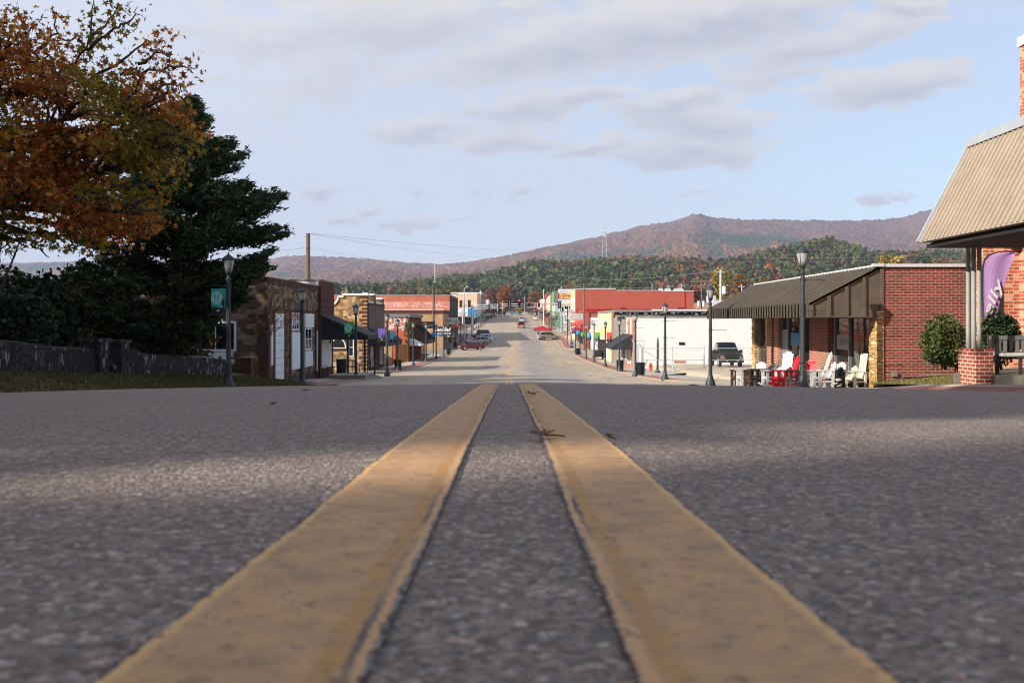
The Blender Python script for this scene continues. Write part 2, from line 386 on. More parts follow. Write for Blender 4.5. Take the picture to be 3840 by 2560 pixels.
M['glass'] = glass('dark_glass'); M['glass2'] = glass('shop_glass', (.02,.022,.022,1), .03)
M['white'] = paint('white_paint', (.74,.74,.73,1), .6, var=.06, scale=1.2)
M['white_wall'] = brick('white_painted_brick', (.78,.77,.74,1), (.73,.72,.69,1), (.70,.69,.66,1), .4, .2, .012, .16, True)
M['cream'] = paint('cream_paint', C(212,194,158), .7, var=.12)
M['peach'] = paint('peach_stucco', C(222,186,160), .8, var=.12)
M['black'] = paint('black_paint', (.012,.012,.013,1), .5, var=.3)
M['awn_black'] = paint('black_canvas', (.025,.026,.030,1), .8, var=.25, scale=2.5)
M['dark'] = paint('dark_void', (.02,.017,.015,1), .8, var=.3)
M['steel'] = paint('grey_steel', (.30,.31,.31,1), .45, .5, var=.2, scale=4)
M['postgrey'] = paint('pale_grey_post_paint', (.30,.32,.29,1), .55, var=.15, scale=3)
M['galv'] = paint('galvanised_steel', (.52,.54,.54,1), .4, .4, var=.15, scale=3)
M['lamp'] = paint('lamp_post_paint', (.034,.044,.050,1), .45, 0, var=.4, scale=5, coords='obj')
M['rib_brown'] = paint('brown_roof_metal', C(96,86,74), .5, .1, var=.3, scale=1.3)
M['rib_tan'] = paint('tan_roof_metal', C(164,149,130), .45, .1, var=.13, scale=1.8)
M['flash'] = paint('metal_flashing', (.50,.53,.54,1), .4, .4, var=.12)
M['brick_red'] = brick('dark_red_brick', C(138,58,43), C(102,40,31), C(184,162,144), .29, .10, .0075, .5)
M['brick_or'] = brick('orange_red_brick', C(182,92,66), C(150,66,48), C(204,176,150), .26, .095, .012, .15, third=C(206,156,126))
M['brick_pier'] = brick('red_pier_brick', C(164,74,54), C(134,54,42), C(204,182,160), .24, .09, .014, .15)
M['brick_far'] = brick('weathered_red_brick', C(178,100,78), C(150,78,62), C(170,130,110), .5, .16, .012, .3, False)
M['brick_tan'] = brick('tan_brick', C(190,146,106), C(164,120,84), C(190,165,135), .5, .16, .012, .3, False)
M['brick_maroon'] = brick('maroon_brick', C(98,48,40), C(72,34,30), C(96,66,56), .3, .10, .010, .4)
M['red_paint'] = brick('red_painted_brick', C(170,90,74), C(163,86,70), C(157,82,67), .6, .2, .01, .10, False)
M['stone_warm'] = stone('warm_fieldstone', [(0,C(150,112,76)),(.2,C(198,164,112)),(.4,C(168,108,72)),(.55,C(214,184,134)),(.7,C(126,94,66)),(.85,C(186,146,98))], C(186,166,138), (2.6,3.3))
M['stone_dark'] = stone('grey_brown_fieldstone', [(0,C(96,76,60)),(.2,C(148,126,102)),(.4,C(112,84,64)),(.6,C(164,138,108)),(.8,C(84,66,54))], C(120,108,96), (2.2,4.2), dark=.35)
M['stone_wall'] = stone('mossy_wall_stone', [(0,(.036,.031,.029)),(.3,(.070,.062,.058)),(.55,(.042,.035,.032)),(.74,(.10,.088,.080)),(.87,(.30,.29,.29))], (.022,.020,.020,1), (7.,3.6), .09, .6)
M['stone_slab'] = stone('stacked_buff_stone', [(0,C(190,156,106)),(.3,C(204,172,124)),(.6,C(188,146,92)),(.8,C(230,204,152))], C(150,112,70), (1.3,9.), .07, .1)
M['shingle'] = brick('grey_wood_shingle', C(128,112,98), C(98,86,76), C(60,52,46), .12, .6, .012, .5)
M['wood'] = brick('brown_boards', C(140,90,54), C(104,68,42), C(40,26,18), .22, 6., .02, .3)
M['pole_wood'] = bark('pole_timber', (.16,.11,.08,1))
M['bark'] = bark('tree_bark'); M['bark_red'] = bark('cedar_bark', (.055,.032,.024,1))
M['leaf'] = leafmat('autumn_leaves', .45); M['needle'] = leafmat('needles', .15, .7); M['farleaf'] = leafmat('far_foliage', .25, .8)
M['tint'] = tintmat('forest_slope')
M['red'] = paint('red_enamel', C(206,44,38), .5, var=.1, coords='obj'); M['crimson'] = paint('dark_red_trim', C(168,44,44), .5, var=.15)
M['blue'] = paint('blue_paint', C(70,150,205), .5, var=.08); M['teal'] = paint('teal_cloth', C(46,158,140), .7, var=.08)
M['green'] = paint('green_cloth', C(70,170,70), .7, var=.1); M['purple'] = paint('purple_cloth', C(108,86,160), .7, var=.1)
M['redcloth'] = paint('red_cloth', C(214,92,80), .7, var=.1); M['orange'] = paint('orange_paint', C(226,108,50), .6, var=.1)
M['lilac'] = paint('lilac_cloth', C(176,138,190), .75, var=.06, scale=2); M['paleplate'] = paint('pale_print', C(150,200,196), .7, var=.05)
M['yellowtxt'] = paint('yellow_print', C(244,226,120), .6, var=.05); M['bluetxt'] = paint('slate_blue_print', C(104,110,150), .6, var=.05)
M['grey'] = paint('grey_print', C(120,118,116), .6, var=.08); M['panelgrey'] = paint('pale_grey_panel', C(196,196,197), .6, var=.05)
M['sage'] = paint('sage_green_paint', C(120,142,118), .6, var=.12); M['sage_light'] = paint('grey_green_paint', C(168,180,172), .7, var=.12)
M['rub'] = paint('rubber', (.012,.012,.012,1), .8, coords='obj'); M['rim'] = paint('alloy_wheel', (.55,.55,.56,1), .3, .8, coords='obj')
M['beige_awn'] = paint('beige_canvas', C(226,200,158), .8, var=.06); M['awn_brown'] = paint('brown_canvas', C(92,62,54), .8, var=.2)
M['roof_grey'] = paint('grey_roof_felt', (.20,.20,.19,1), .9, var=.3)
M['silver'] = paint('torn_foil_insulation', (.6,.62,.64,1), .35, .7, var=.3, scale=5)
def emis(name, c, s):
    t = NT(name); e = t.n('ShaderNodeEmission'); n = t.noise(t.obj(), 9., 2)
    t.l(t.mix(n, c, tuple(x*.8 for x in c[:3])+(1,)), e.inputs[0]); e.inputs[1].default_value = s; t.l(e.outputs[0], t.out.inputs[0]); return t.mat
M['redlight'] = emis('lit_red_signal', (1.,.04,.05,1), 2.2)
def lampglass():
    t = NT('lamp_glass'); n = t.noise(t.obj(), 6., 3)
    t.bsdf(t.mix(n, (.62,.60,.55,1), (.42,.41,.38,1)), .25, 0, .5, Transmission_Weight=.25); return t.mat
M['lampglass'] = lampglass()
# ---------------------------------------------------------------- ground, road, pavements
def grid_sheet(name, xs, ys, zf, mat, kind='structure', smooth=True):
    xs = list(xs); ys = list(ys); nx = len(xs)
    V = [(x, y, zf(x, y)) for y in ys for x in xs]
    Fa = [(j*nx+i, j*nx+i+1, (j+1)*nx+i+1, (j+1)*nx+i) for j in range(len(ys)-1) for i in range(nx-1)]
    return struct(np_mesh(name, V, Fa, mat, smooth=smooth), kind)
def hillfn(x, y):
    return 0.
gy = list(np.arange(-80, 420, 4.)) + list(np.arange(420, 1400, 20.)) + [1400,1700,2200,3000]
gx = [-2500,-1500,-900,-500,-300,-160,-90,-60,-40,-30,-24,-20,-16,-13,-10,-5,0,5,10,13,16,20,24,30,40,60,90,160,300,500,900,1500,2500]
grid_sheet('ground', gx, gy, lambda x, y: zr(y) - .42, M['ground'])
ry = list(np.arange(-12, 0, .5)) + list(np.arange(0, 10, .1)) + list(np.arange(10, 40, .5)) + list(np.arange(40, 420, 1.)) + list(np.arange(420, 1000, 10.))
def curbL(y): return -9.75 if y < 72 else (-11.0 if y < 600 else -9.5)
rx = np.linspace(-11.3, 9.4, 24)
grid_sheet('road', rx, ry, road_z, M['road'])
# side streets: each a sheet just above the ground, passing under the main road's edge
def cross(y0, y1, x0, x1, mat):
    m = MB(); n = 10
    for j in range(n):
        a = y0+(y1-y0)*j/n; b = y0+(y1-y0)*(j+1)/n
        m.add([(x0,a,zr(a)-.16),(x1,a,zr(a)-.16),(x1,b,zr(b)-.16),(x0,b,zr(b)-.16)], [(0,1,2,3)])
    struct(m.build('side_street', mat))
for (y0, y1) in ((67, 80), (152, 170), (212, 240)): cross(y0, y1, -90, -11.25, M['conc_dark'] if y0 > 100 else M['road'])
for (y0, y1) in ((152, 170), (212, 240)): cross(y0, y1, 9.35, 90, M['road'])
# double yellow line
def cx(y): return float(np.interp(y, [-12,0,40,60,80,165,207,300,420,700,1000], [.1,0,-.35,-.58,-.85,-.66,-.6,-.6,-.85,-1.3,-2.]))
def yline(x_out, x_in):
    ys = list(np.arange(-2, 0, .1)) + list(np.arange(0, 4, .02)) + list(np.arange(4, 40, .25)) + list(np.arange(40, 400, 1.))
    V = []; UV = []
    for y in ys:
        wob = .0010*math.sin(y*5.3+x_out*50)
        wide = 1. if y < 50 else min(1.6, 1+(y-50)/60)
        for k in range(9):
            u = k/8; x = cx(y) + (x_out+(x_in-x_out)*u)*wide + wob
            V.append((x, y, road_z(x, y)+.002)); UV.append(u)
    Fa = [(j*9+i, j*9+i+1, (j+1)*9+i+1, (j+1)*9+i) if x_out < x_in else (j*9+i+1, j*9+i, (j+1)*9+i, (j+1)*9+i+1) for j in range(len(ys)-1) for i in range(8)]
    ob = struct(np_mesh('road_line', V, Fa, M['line'], smooth=True)); me = ob.data
    uvl = me.uv_layers.new(name='across'); idx = np.empty(len(me.loops), dtype=np.int32); me.loops.foreach_get('vertex_index', idx)
    uv = np.zeros((len(idx), 2), dtype=np.float32); uv[:,0] = np.array(UV)[idx]; uvl.data.foreach_set('uv', uv.ravel())
yline(-.151, -.053); yline(.141, .046)
# painted markings down the hill
m = MB()
def mark(x0, x1, y0, y1, dz=.006):
    m.add([(x0,y0,road_z(x0,y0)+dz),(x1,y0,road_z(x1,y0)+dz),(x1,y1,road_z(x1,y1)+dz),(x0,y1,road_z(x0,y1)+dz)], [(0,1,2,3)])
for i in range(10): mark(-9.2+i*1.9, -8.45+i*1.9, 80.0, 80.45)
for i in (1, 4, 9): mark(-10+i*1.7, -9.4+i*1.7, 74.5, 74.9)
for i in range(13): mark(-10.6+i*1.55, -9.9+i*1.55, 171.5, 172.5)
for i in range(12): mark(-10.2+i*1.6, -9.4+i*1.6, 241, 243.)
struct(m.build('crosswalk_dashes', M['white_line']))
m = MB()
for k in range(17):
    y = 86 + k*3.7; m.add([(4.3,y+1.5,road_z(4.3,y)+.006),(9.0,y,road_z(9,y)+.006),(9.0,y+.2,road_z(9,y)+.006),(4.3,y+1.7,road_z(4.3,y)+.006)], [(0,1,2,3)])
for k in range(8):
    y = 176 + k*3.7; m.add([(4.6,y+1.5,road_z(4.6,y)+.006),(9.0,y,road_z(9,y)+.006),(9.0,y+.2,road_z(9,y)+.006),(4.6,y+1.7,road_z(4.6,y)+.006)], [(0,1,2,3)])
for k in range(15):
    y = 92 + k*3.7; m.add([(-10.8,y,road_z(-10.8,y)+.006),(-5.8,y+1.6,road_z(-5.8,y)+.006),(-5.8,y+1.8,road_z(-5.8,y)+.006),(-10.8,y+.2,road_z(-10.8,y)+.006)], [(0,1,2,3)])
struct(m.build('parking_lines', M['faint_line']))

# pavements with kerbs; corners rounded where a side street opens
def pavement(name, side, xc, xo, y0, y1, r0=2.5, r1=2.5, pav=True, step=1.):
    ys = list(np.arange(y0, y1, step if y1 < 300 else 4.)) + [y1]
    ys = sorted(set([round(v, 2) for v in ys] + [round(y0+r0*t*t, 2) for t in (.05,.15,.3,.5,.7,.85)] + [round(y1-r1*t*t, 2) for t in (.05,.15,.3,.5,.7,.85)]))
    def off(y):
        o = 0
        for d, r in ((y-y0, r0), (y1-y, r1)):
            if r > 0 and d < r: o = max(o, r - math.sqrt(max(0, r*r-(r-d)**2)))
        return o
    m = MB(); V = []
    for y in ys:
        e = xc + side*off(y); z = sw(y)
        V += [(e, y, z-.30), (e, y, z), (e+side*.17, y, z+.003), (xo, y, z+.01), (xo, y, z-.5)]
    for j in range(len(ys)-1):
        for k in range(4):
            m.k = 1 if k < 2 else 0
            q = [(j*5+k), j*5+k+1, (j+1)*5+k+1, (j+1)*5+k]
            m.f.append(q if side < 0 else q[::-1]); m.m.append(m.k)
    m.v = V
    m.k = 0; m.f.append([0,1,2,3,4]); m.m.append(1); n = (len(ys)-1)*5; m.f.append([n+4,n+3,n+2,n+1,n]); m.m.append(1)
    struct(m.build(name, [M['conc'], M['curb']]))
    if pav:
        m = MB()
        for j in range(len(ys)-1):
            a, b = ys[j], ys[j+1]
            p = [xc+side*(off(a)+.2), xc+side*(off(a)+1.35), xc+side*(off(b)+1.35), xc+side*(off(b)+.2)]
            if side > 0: m.add([(p[0],a,sw(a)+.008),(p[1],a,sw(a)+.010),(p[2],b,sw(b)+.010),(p[3],b,sw(b)+.008)], [(0,1,2,3)])
            else: m.add([(p[1],a,sw(a)+.010),(p[0],a,sw(a)+.008),(p[3],b,sw(b)+.008),(p[2],b,sw(b)+.010)], [(0,1,2,3)])
        struct(m.build('brick_paving', M['paver']))
pavement('pavement', 1, 9.25, 13.3, 56, 71.5, 2.5, 1.5)
pavement('pavement', 1, 9.15, 13.5, 79.5, 151, 2.8, 3.2)
pavement('pavement', 1, 9.15, 13.6, 171, 211, 3.2, 3)
pavement('pavement', 1, 9.15, 12.2, 241, 640, 3, 0)
pavement('pavement', -1, -9.75, -13.55, 44, 66.5, 2.0, 3.5)
pavement('pavement', -1, -11.0, -14.1, 81, 151, 3.2, 3)
pavement('pavement', -1, -11.0, -14.1, 171, 211, 3, 3)
pavement('pavement', -1, -11.0, -14.1, 241, 640, 3, 0)
# right: flush paved forecourt with a red brick strip, the shop pavement, and the sloping lot
def flush(name, x0, x1, y0, y1, dz0, dz1, mat, n=12):
    m = MB()
    for j in range(n):
        a = y0+(y1-y0)*j/n; b = y0+(y1-y0)*(j+1)/n
        for (i0, i1) in ((0,.5),(.5,1)):
            xa = x0+(x1-x0)*i0; xb = x0+(x1-x0)*i1; da = dz0+(dz1-dz0)*i0; db = dz0+(dz1-dz0)*i1
            m.add([(xa,a,zr(a)+da),(xb,a,zr(a)+db),(xb,b,zr(b)+db),(xa,b,zr(b)+da)], [(0,1,2,3)])
    return struct(m.build(name, mat))
def fore_z(x, y):
    k_ = 1-min(1, max(0, (y-23)/6)); return zr(y) - .19 + (.05+.18*k_)*min(1, (x-9.3)/1.2)
grid_sheet('forecourt', [9.3,9.6,9.9,10.2,10.5,12,14,26], np.arange(2, 31.01, .5), fore_z, M['conc'])
grid_sheet('brick_paving', [9.45,9.7,9.95,10.2], np.arange(2, 30.6, .5), lambda x, y: fore_z(x, y)+.006, M['paver'])
flush('shop_pavement', 9.3, 13.3, 31.0, 56, -.13, -.10, M['conc'])
flush('brick_paving', 9.45, 10.1, 31.2, 44, -.122, -.122, M['paver'])
def lot_z(x, y):
    s = min(1, max(0, (x-9.35)/8.0)); s = s*s*(3-2*s)
    return (zr(y)-.13)*(1-s) + s*float(np.interp(y, [50.5,60,72,79,92,110], [-3.15,-3.45,-3.75,-3.95,-4.32,-4.6]))
grid_sheet('car_park', [13.29]+list(np.linspace(13.3, 42, 26)), [45.5,49.5]+list(np.linspace(50.8, 112, 32)), lambda x, y: (lot_z(x, y) if y > 46 else zr(45.5)-.5)-(.9 if x < 13.295 else 0), M['gravel'])
grid_sheet('driveway', np.linspace(9.30, 13.3, 10), np.linspace(71.3, 80, 10), lambda x, y: lot_z(x, y)-.006, M['conc'])
# grass beside the brick side wall on the right
def lawn_z(x, y):
    return (zr(y)-.04) + np.interp(x, [12.5,16,24], [0.06,.42,.70])*np.interp(y, [24,33], [.3,1.])
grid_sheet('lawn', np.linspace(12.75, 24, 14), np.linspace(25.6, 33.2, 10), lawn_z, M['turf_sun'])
# left: leafy turf bank rising from the road edge to the old stone wall
def bank_z(x, y):
    t = min(1, max(0, (-9.55-x)/3.6)); return zr(y)-.17 + .56*t + (.025*math.sin(y*.9+x)*t) + max(0, -13-x)*.12
bx = list(np.linspace(-9.55, -13.4, 12)) + [-15,-18,-22,-28,-36]
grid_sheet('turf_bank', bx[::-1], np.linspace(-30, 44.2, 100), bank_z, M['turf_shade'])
def bank2_z(x, y): return zr(y)-.17 + .35*min(1, max(0, (-9.9-x)/3.6)) + max(0, -13.6-x)*.05
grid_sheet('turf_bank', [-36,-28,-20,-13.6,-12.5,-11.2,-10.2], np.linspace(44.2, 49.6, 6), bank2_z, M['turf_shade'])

# ---------------------------------------------------------------- hills, mountain, woods
def fnoise(x, y, s, seed=0, oct=4):
    "cheap value noise"
    out = np.zeros_like(x, dtype=float); amp = 1.; tot = 0
    for o in range(oct):
        xs = x/s*2**o + seed*17.3 + o*7.1; ys = y/s*2**o + seed*5.7 + o*3.3
        xi = np.floor(xs); yi = np.floor(ys); fx = xs-xi; fy = ys-yi; fx = fx*fx*(3-2*fx); fy = fy*fy*(3-2*fy)
        h = lambda a, b: np.modf(np.abs(np.sin(a*127.1+b*311.7+seed*74.7)*43758.5453))[0]
        out += amp*((h(xi,yi)*(1-fx)+h(xi+1,yi)*fx)*(1-fy)+(h(xi,yi+1)*(1-fx)+h(xi+1,yi+1)*fx)*fy); tot += amp; amp *= .5
    return out/tot
k = 3840/2352
sk = [(-900,620),(0,605),(400,598),(600,598),(650,590),(700,588),(760,590),(850,597),(950,605),(1010,607),(1080,602),(1150,590),(1250,570),(1330,553),(1400,537),(1450,525),(1490,516),(1530,512),(1570,502),(1592,493),(1610,494),(1640,500),(1680,503),(1800,505),(1950,506),(2020,505),(2080,497),(2140,482),(2200,465),(2300,448),(2500,430),(3300,470)]
SKU = np.array([(a*k-VX)/F for a, b in sk]); SKV = np.array([(HY-b*k)/F for a, b in sk])
AUT = [(.225,.092,.036),(.18,.070,.036),(.27,.122,.042),(.14,.068,.045),(.20,.13,.05),(.115,.082,.068),(.18,.075,.050)]
EVG = [(.050,.080,.034),(.065,.095,.040),(.042,.065,.032)]
def mountain():
    nu, nt = 900, 270
    u = np.linspace(SKU[0]+.02, .72, nu); t = np.linspace(0, 1.12, nt)
    Uu, T = np.meshgrid(u, t)
    yr = np.interp(u, [-.6,-.3,-.12,.05,.2,.4,.7], [5600,5200,4700,4300,4200,4700,5200])
    Yb = 1750.
    Y = Yb + (yr[None,:]-Yb)*T; Xx = Uu*Y
    zr_ = np.interp(u, SKU, SKV)*yr; base = 20.
    prof = np.where(T < 1, T**1.55, 1-(T-1)*1.2)
    spur = ((fnoise(Xx, Y*.35, 900., 3)-.5)+.35*(fnoise(Xx, Y*.3, 260., 4)-.5))*np.sin(np.clip(T, 0, 1)*math.pi)
    Z = base + (zr_[None,:]-base)*prof + spur*260*np.clip(zr_[None,:]/420, .3, 1.)
    bump = (rng.random((nt,nu))-.5)*15. + (fnoise(Xx, Y, 60., 9, 3)-.5)*16
    Z = Z + bump*np.where(T > .97, .75, 1.)
    V = np.stack([Xx, Y, Z], -1).reshape(-1,3)
    i = np.arange(nu-1)[None,:] + np.arange(nt-1)[:,None]*nu
    Fa = np.stack([i, i+1, i+nu+1, i+nu], -1).reshape(-1,4)
    xc = Xx[:-1,:-1].ravel(); yc = Y[:-1,:-1].ravel(); zc = Z[:-1,:-1].ravel(); uc = xc/yc
    n = len(xc)
    g = fnoise(xc, yc*.5, 700., 5) + .5*(fnoise(xc, yc, 120., 6)-.5)
    # pines run up the near shoulder of the peak
    sh = np.exp(-((uc-.10)/.09)**2)*np.exp(-((zc-190)/130)**2)
    ev = (g + .22*sh + .05*rng.normal(size=n)) > .66
    col = pick(AUT, n, .26); e = pick(EVG, n, .22); col[ev] = e[ev]
    col = col*(.72+.62*fnoise(xc, yc*.6, 110., 21, 3))[:,None]*(.85+.3*fnoise(xc, yc*.4, 420., 22, 2))[:,None]
    hi = np.clip((zc-330)/120, 0, 1)[:,None]*.65                    # bare grey-brown crowns near the top
    col = col*(1-hi) + hi*np.array([.20,.12,.11])
    ob = struct(np_mesh('mountain', V, Fa, M['tint'], tint=col, smooth=False)); return ob
mountain()
# wooded hill behind the town: skyline read from the photo at a distance of about 1.2 km
hs = [(-700,1090),(900,1080),(1450,1075),(1600,1062),(1653,1050),(1755,1036),(1893,1012),(2005,975),(2100,985),(2199,985),(2393,972),(2587,980),(2675,990),(2808,968),(2974,928),(3112,905),(3223,940),(3278,962),(3471,950),(3700,965),(4300,990)]
HU = np.array([(a-VX)/F for a, b in hs]); HV = np.array([(HY-b)/F for a, b in hs])
def hill_h(x, y):
    u = x/y; top = np.interp(u, HU, HV)*1250. - 15
    t = np.clip((y-620)/(1250-620), 0, 1); t = t*t*(3-2*t)
    back = np.clip((y-1250)/500, 0, 1)
    base = np.interp(y, _yy, _zz) - 2.
    cor = np.clip((np.abs(x)-45)/40, 0, 1); t = t*cor + np.clip((y-930)/300, 0, 1)**.8*(1-cor)
    return np.maximum(base + (top-base)*t*(1-.8*back), base)
def wooded_hill():
    ys = np.linspace(560, 1760, 50); us = np.linspace(-.75, .75, 110)
    Uu, Yy = np.meshgrid(us, ys); Xx = Uu*Yy; Z = hill_h(Xx, Yy) + np.where(Yy < 600, -3, 0)
    V = np.stack([Xx,Yy,Z], -1).reshape(-1,3); nu = len(us)
    i = np.arange(nu-1)[None,:] + np.arange(len(ys)-1)[:,None]*nu
    Fa = np.stack([i,i+1,i+nu+1,i+nu], -1).reshape(-1,4)
    col = pick([(.06,.045,.025),(.05,.05,.02)], len(Fa), .2)
    struct(np_mesh('hill', V, Fa, M['tint'], tint=col, smooth=True))
wooded_hill()
def crowns(P, W, H, cols, nq, pine, size=.17):
    "P base points (n,3), crown widths, heights; each crown is a ragged cloud of nq leaf clumps"
    n = len(P); d = rng.normal(size=(n,nq,3)); d /= np.linalg.norm(d, axis=2)[:,:,None]
    r = rng.random((n,nq,1))**.4; d = d*r
    lob = 1 + .35*np.sin(d[:,:,0]*5 + rng.random((n,1))*6)*np.cos(d[:,:,2]*4 + rng.random((n,1))*6)
    d = d*lob[:,:,None]
    zc = np.where(pine[:,None], .62, .56)
    wid = np.where(pine[:,None], 1-.35*(d[:,:,2]), 1.)
    Q = np.stack([P[:,0,None]+d[:,:,0]*W[:,None]/2*wid, P[:,1,None]+d[:,:,1]*W[:,None]/2*wid, P[:,2,None]+H[:,None]*(zc+d[:,:,2]*np.where(pine[:,None], .38, .44))], -1).reshape(-1,3)
    col = np.repeat(cols, nq, 0)*(1+.13*rng.normal(size=(n*nq,1)))
    V, Fa = leaf_faces(Q, np.repeat(W, nq)*size*2*(.7+.6*rng.random(n*nq)), QUAD)
    return V, Fa, np.clip(col, .004, 1)
def forest(name, n, ufn, yr, nq, evfn, wr, hr, auto=AUT, label=None):
    u = ufn(n); y = yr[0] + (yr[1]-yr[0])*rng.random(n)**.8; x = u*y
    k_ = ~((np.abs(x) < 22) & (y < 960)); u = u[k_]; y = y[k_]; x = x[k_]; n = len(x)
    z = hill_h(x, y) - 1
    g = evfn(x, y); pine = rng.random(n) < g
    W = wr[0]+(wr[1]-wr[0])*rng.random(n); H = hr[0]+(hr[1]-hr[0])*rng.random(n); H = np.where(pine, H*1.1, H)
    c = pick(auto, n, .25); e = pick([(.100,.118,.038),(.076,.098,.032),(.125,.132,.045)], n, .2); c[pine] = e[pine]
    V, Fa, col = crowns(np.stack([x,y,z],-1), W, H, c, nq, pine)
    o = np_mesh(name, V, Fa, M['farleaf'], tint=col); struct(o, 'stuff')
    if label: o['label'] = label; o['category'] = 'woods'
BR = AUT + [(.22,.10,.03),(.25,.15,.035),(.16,.05,.03)]
def ev_hill(x, y):
    u = x/y; g = fnoise(x, y, 160., 11, 3)
    base = np.interp(u, [-.5,-.1,-.02,.09,.12,.2,.24,.30,.38,.42,.5], [.25,.55,.75,.75,.45,.30,.62,.85,.7,.25,.2])
    return np.clip(base + (g-.5)*1.6, .03, .97)
forest('hillside_woods', 5200, lambda n: rng.uniform(-.14, .55, n), (760, 1420), 56, ev_hill, (7, 11.5), (12, 19), label='green pines mixed with rust coloured trees covering the low hill behind town')
forest('valley_woods', 800, lambda n: rng.uniform(-.55, .55, n), (560, 800), 90, lambda x, y: np.clip(.25+(fnoise(x,y,90.,2,2)-.5), .05, .8), (8, 13), (9, 15), BR, label='low autumn trees along the foot of the hill beyond the last roofs')
forest('valley_woods', 900, lambda n: rng.uniform(-.6, -.08, n), (900, 1700), 50, lambda x, y: np.clip(.35+(fnoise(x,y,200.,4,2)-.5)*1.5, .05, .9), (10, 15), (13, 19), BR, label='autumn and evergreen trees on the valley floor below the left ridge')
# ---------------------------------------------------------------- buildings, left side
def block(parent, x0, x1, y0, y1, z0, z1, mat, cop=None, ct=.14, name='wall', over=.06):
    w = MB().box(x0, x1, y0, y1, z0, z1).build(name, mat, parent)
    if cop: MB().box(min(x0,x1)-over, max(x0,x1)+over, y0-over, y1+over, z1, z1+ct).build('coping', cop, parent)
    return w
def shed(parent, x0, z0, x1, z1, y0, y1, mat, val=.3, th=.04, name='awning', post=None):
    "sloping awning from (x0,z0) at the wall to (x1,z1) at the outer edge, with a hanging valance and cheeks"
    m = MB(); s = 1 if x1 > x0 else -1
    a = [(x0,z0),(x1,z1),(x1,z1-val),(x1-s*th,z1-val),(x1-s*th,z1-th*1.3),(x0,z0-th*1.3)]
    m.prism(a if s > 0 else a[::-1], 'y', y0, y1)
    for y in (y0, y1-.03):
        q = [(x0,z0-th*1.3),(x1-s*th,z1-th*1.3),(x1-s*th,z1-val),(x0,z1-val)]
        m.prism(q if s > 0 else q[::-1], 'y', y+.002, y+.028)
    return m.build(name, mat, parent)

# --- L1: grey-brown stone building with brick trim, white boards and the black porch
b = thing('stone_building', 'long grey brown stone building with white boards and white garage door beside the lawn', 'building', (-18, 57, zr(57)))
block(b, -22, -13.5, 49, 61.5, -5, 2.25, M['stone_dark'], M['brick_maroon'], .16)
block(b, -22, -13.5, 61.5, 66, -5, 2.72, M['white'], None, name='end_wall')
m = MB(); fbox(m, 'E', -13.5, 61.52, 66.02, .42, 2.74, .16); fbox(m, 'E', -13.5, 61.52, 66.02, -5, -3.25, .12)
fbox(m, 'E', -13.5, 61.52, 62.1, -3.25, .42, .10); fbox(m, 'E', -13.5, 65.7, 66.02, -3.25, .42, .10); fbox(m, 'S', 61.5, -14.1, -13.5, -5, 2.2, .01)
for z in (.95, 1.5, 2.05): fbox(m, 'E', -13.34, 61.52, 66.0, z, z+.05, .03)
m.build('brick_front', M['brick_maroon'], b)
MB().box(-22, -13.3, 61.45, 66.08, 2.74, 2.86).build('coping', M['conc_dark'], b)
for (a0, a1, z0, z1) in ((49.02,49.4,-5,.2),(50.05,50.35,-5,.6),(52.4,52.7,-5,.6),(53.7,54.0,-5,.6),(56.3,56.6,-5,.6),(60.6,61.2,-5,.9),(50.0,61.4,.60,.72)): panel(b, 'brick_trim', 'E', -13.5, a0, a1, z0, z1, M['brick_maroon'], .05)
for (a0, a1) in ((-14.0, -13.55), (-20.3, -19.6)): panel(b, 'brick_trim', 'S', 49, a0, a1, -5, .4, M['brick_maroon'], .05)
panel(b, 'white_board', 'E', -13.5, 49.55, 49.95, -2.4, -.15, M['white'], .06)
m = MB()
for i in range(9): fbox(m, 'E', -13.5, 50.5, 52.3, -3.3+i*.42, -3.3+i*.42+.40, .05 if i % 1 == 0 else .04)
m.build('garage_door', M['white'], b)
window(b, 'E', -13.5, 54.2, 55.8, -.45, .45, M['white'], M['glass'], 3, 2)
panel(b, 'white_board', 'E', -13.5, 54.1, 56.1, -2.9, -.6, M['white'], .07)
panel(b, 'white_board', 'E', -13.5, 57.4, 59.8, -.38, .5, M['white'], .10)
window(b, 'E', -13.5, 57.6, 59.3, -1.75, -.5, M['white'], M['glass'], 2, 2)
panel(b, 'white_board', 'E', -13.5, 57.5, 59.6, -2.9, -1.9, M['white'], .07)
MB().tube([(-13.38, 60.6, -3.3), (-13.38, 60.6, -.6)], .05).build('downpipe', M['white'], b)
d = panel(b, 'door', 'E', -13.5, 62.3, 65.6, -3.2, .42, M['white'], .07); fbox(MB(), 'E', -13.43, 64.9, 65.1, -1.6, -1.2, .06).build('handle', M['black'], d)
m = MB(); fbox(m, 'E', -13.5, 49, 61.4, 2.05, 2.2, .06); m.build('brick_band', M['brick_maroon'], b)
for (a0, a1) in ((-19.4, -17.6), (-17.3, -15.3)):
    window(b, 'S', 49, a0, a1, -1.5, -.1, M['white'], M['glass'], 2, 1, .12); panel(b, 'white_board', 'S', 49, a0, a1, -2.7, -1.65, M['white'], .06)
aw = shed(b, -13.34, .40, -10.2, -.93, 61.9, 66.6, M['awn_black'], .32)
MB().bar((-13.2,61.85,.1), (-10.3,61.85,-1.1), .08).build('awning_frame', M['black'], aw)
for (x, y) in ((-10.45, 62.1), (-10.45, 66.4), (-11.6, 62.1)): MB().tube([(x,y,sw(y)), (x,y,-.85 if x > -11 else -.5)], .07).build('post', M['dark'], b)

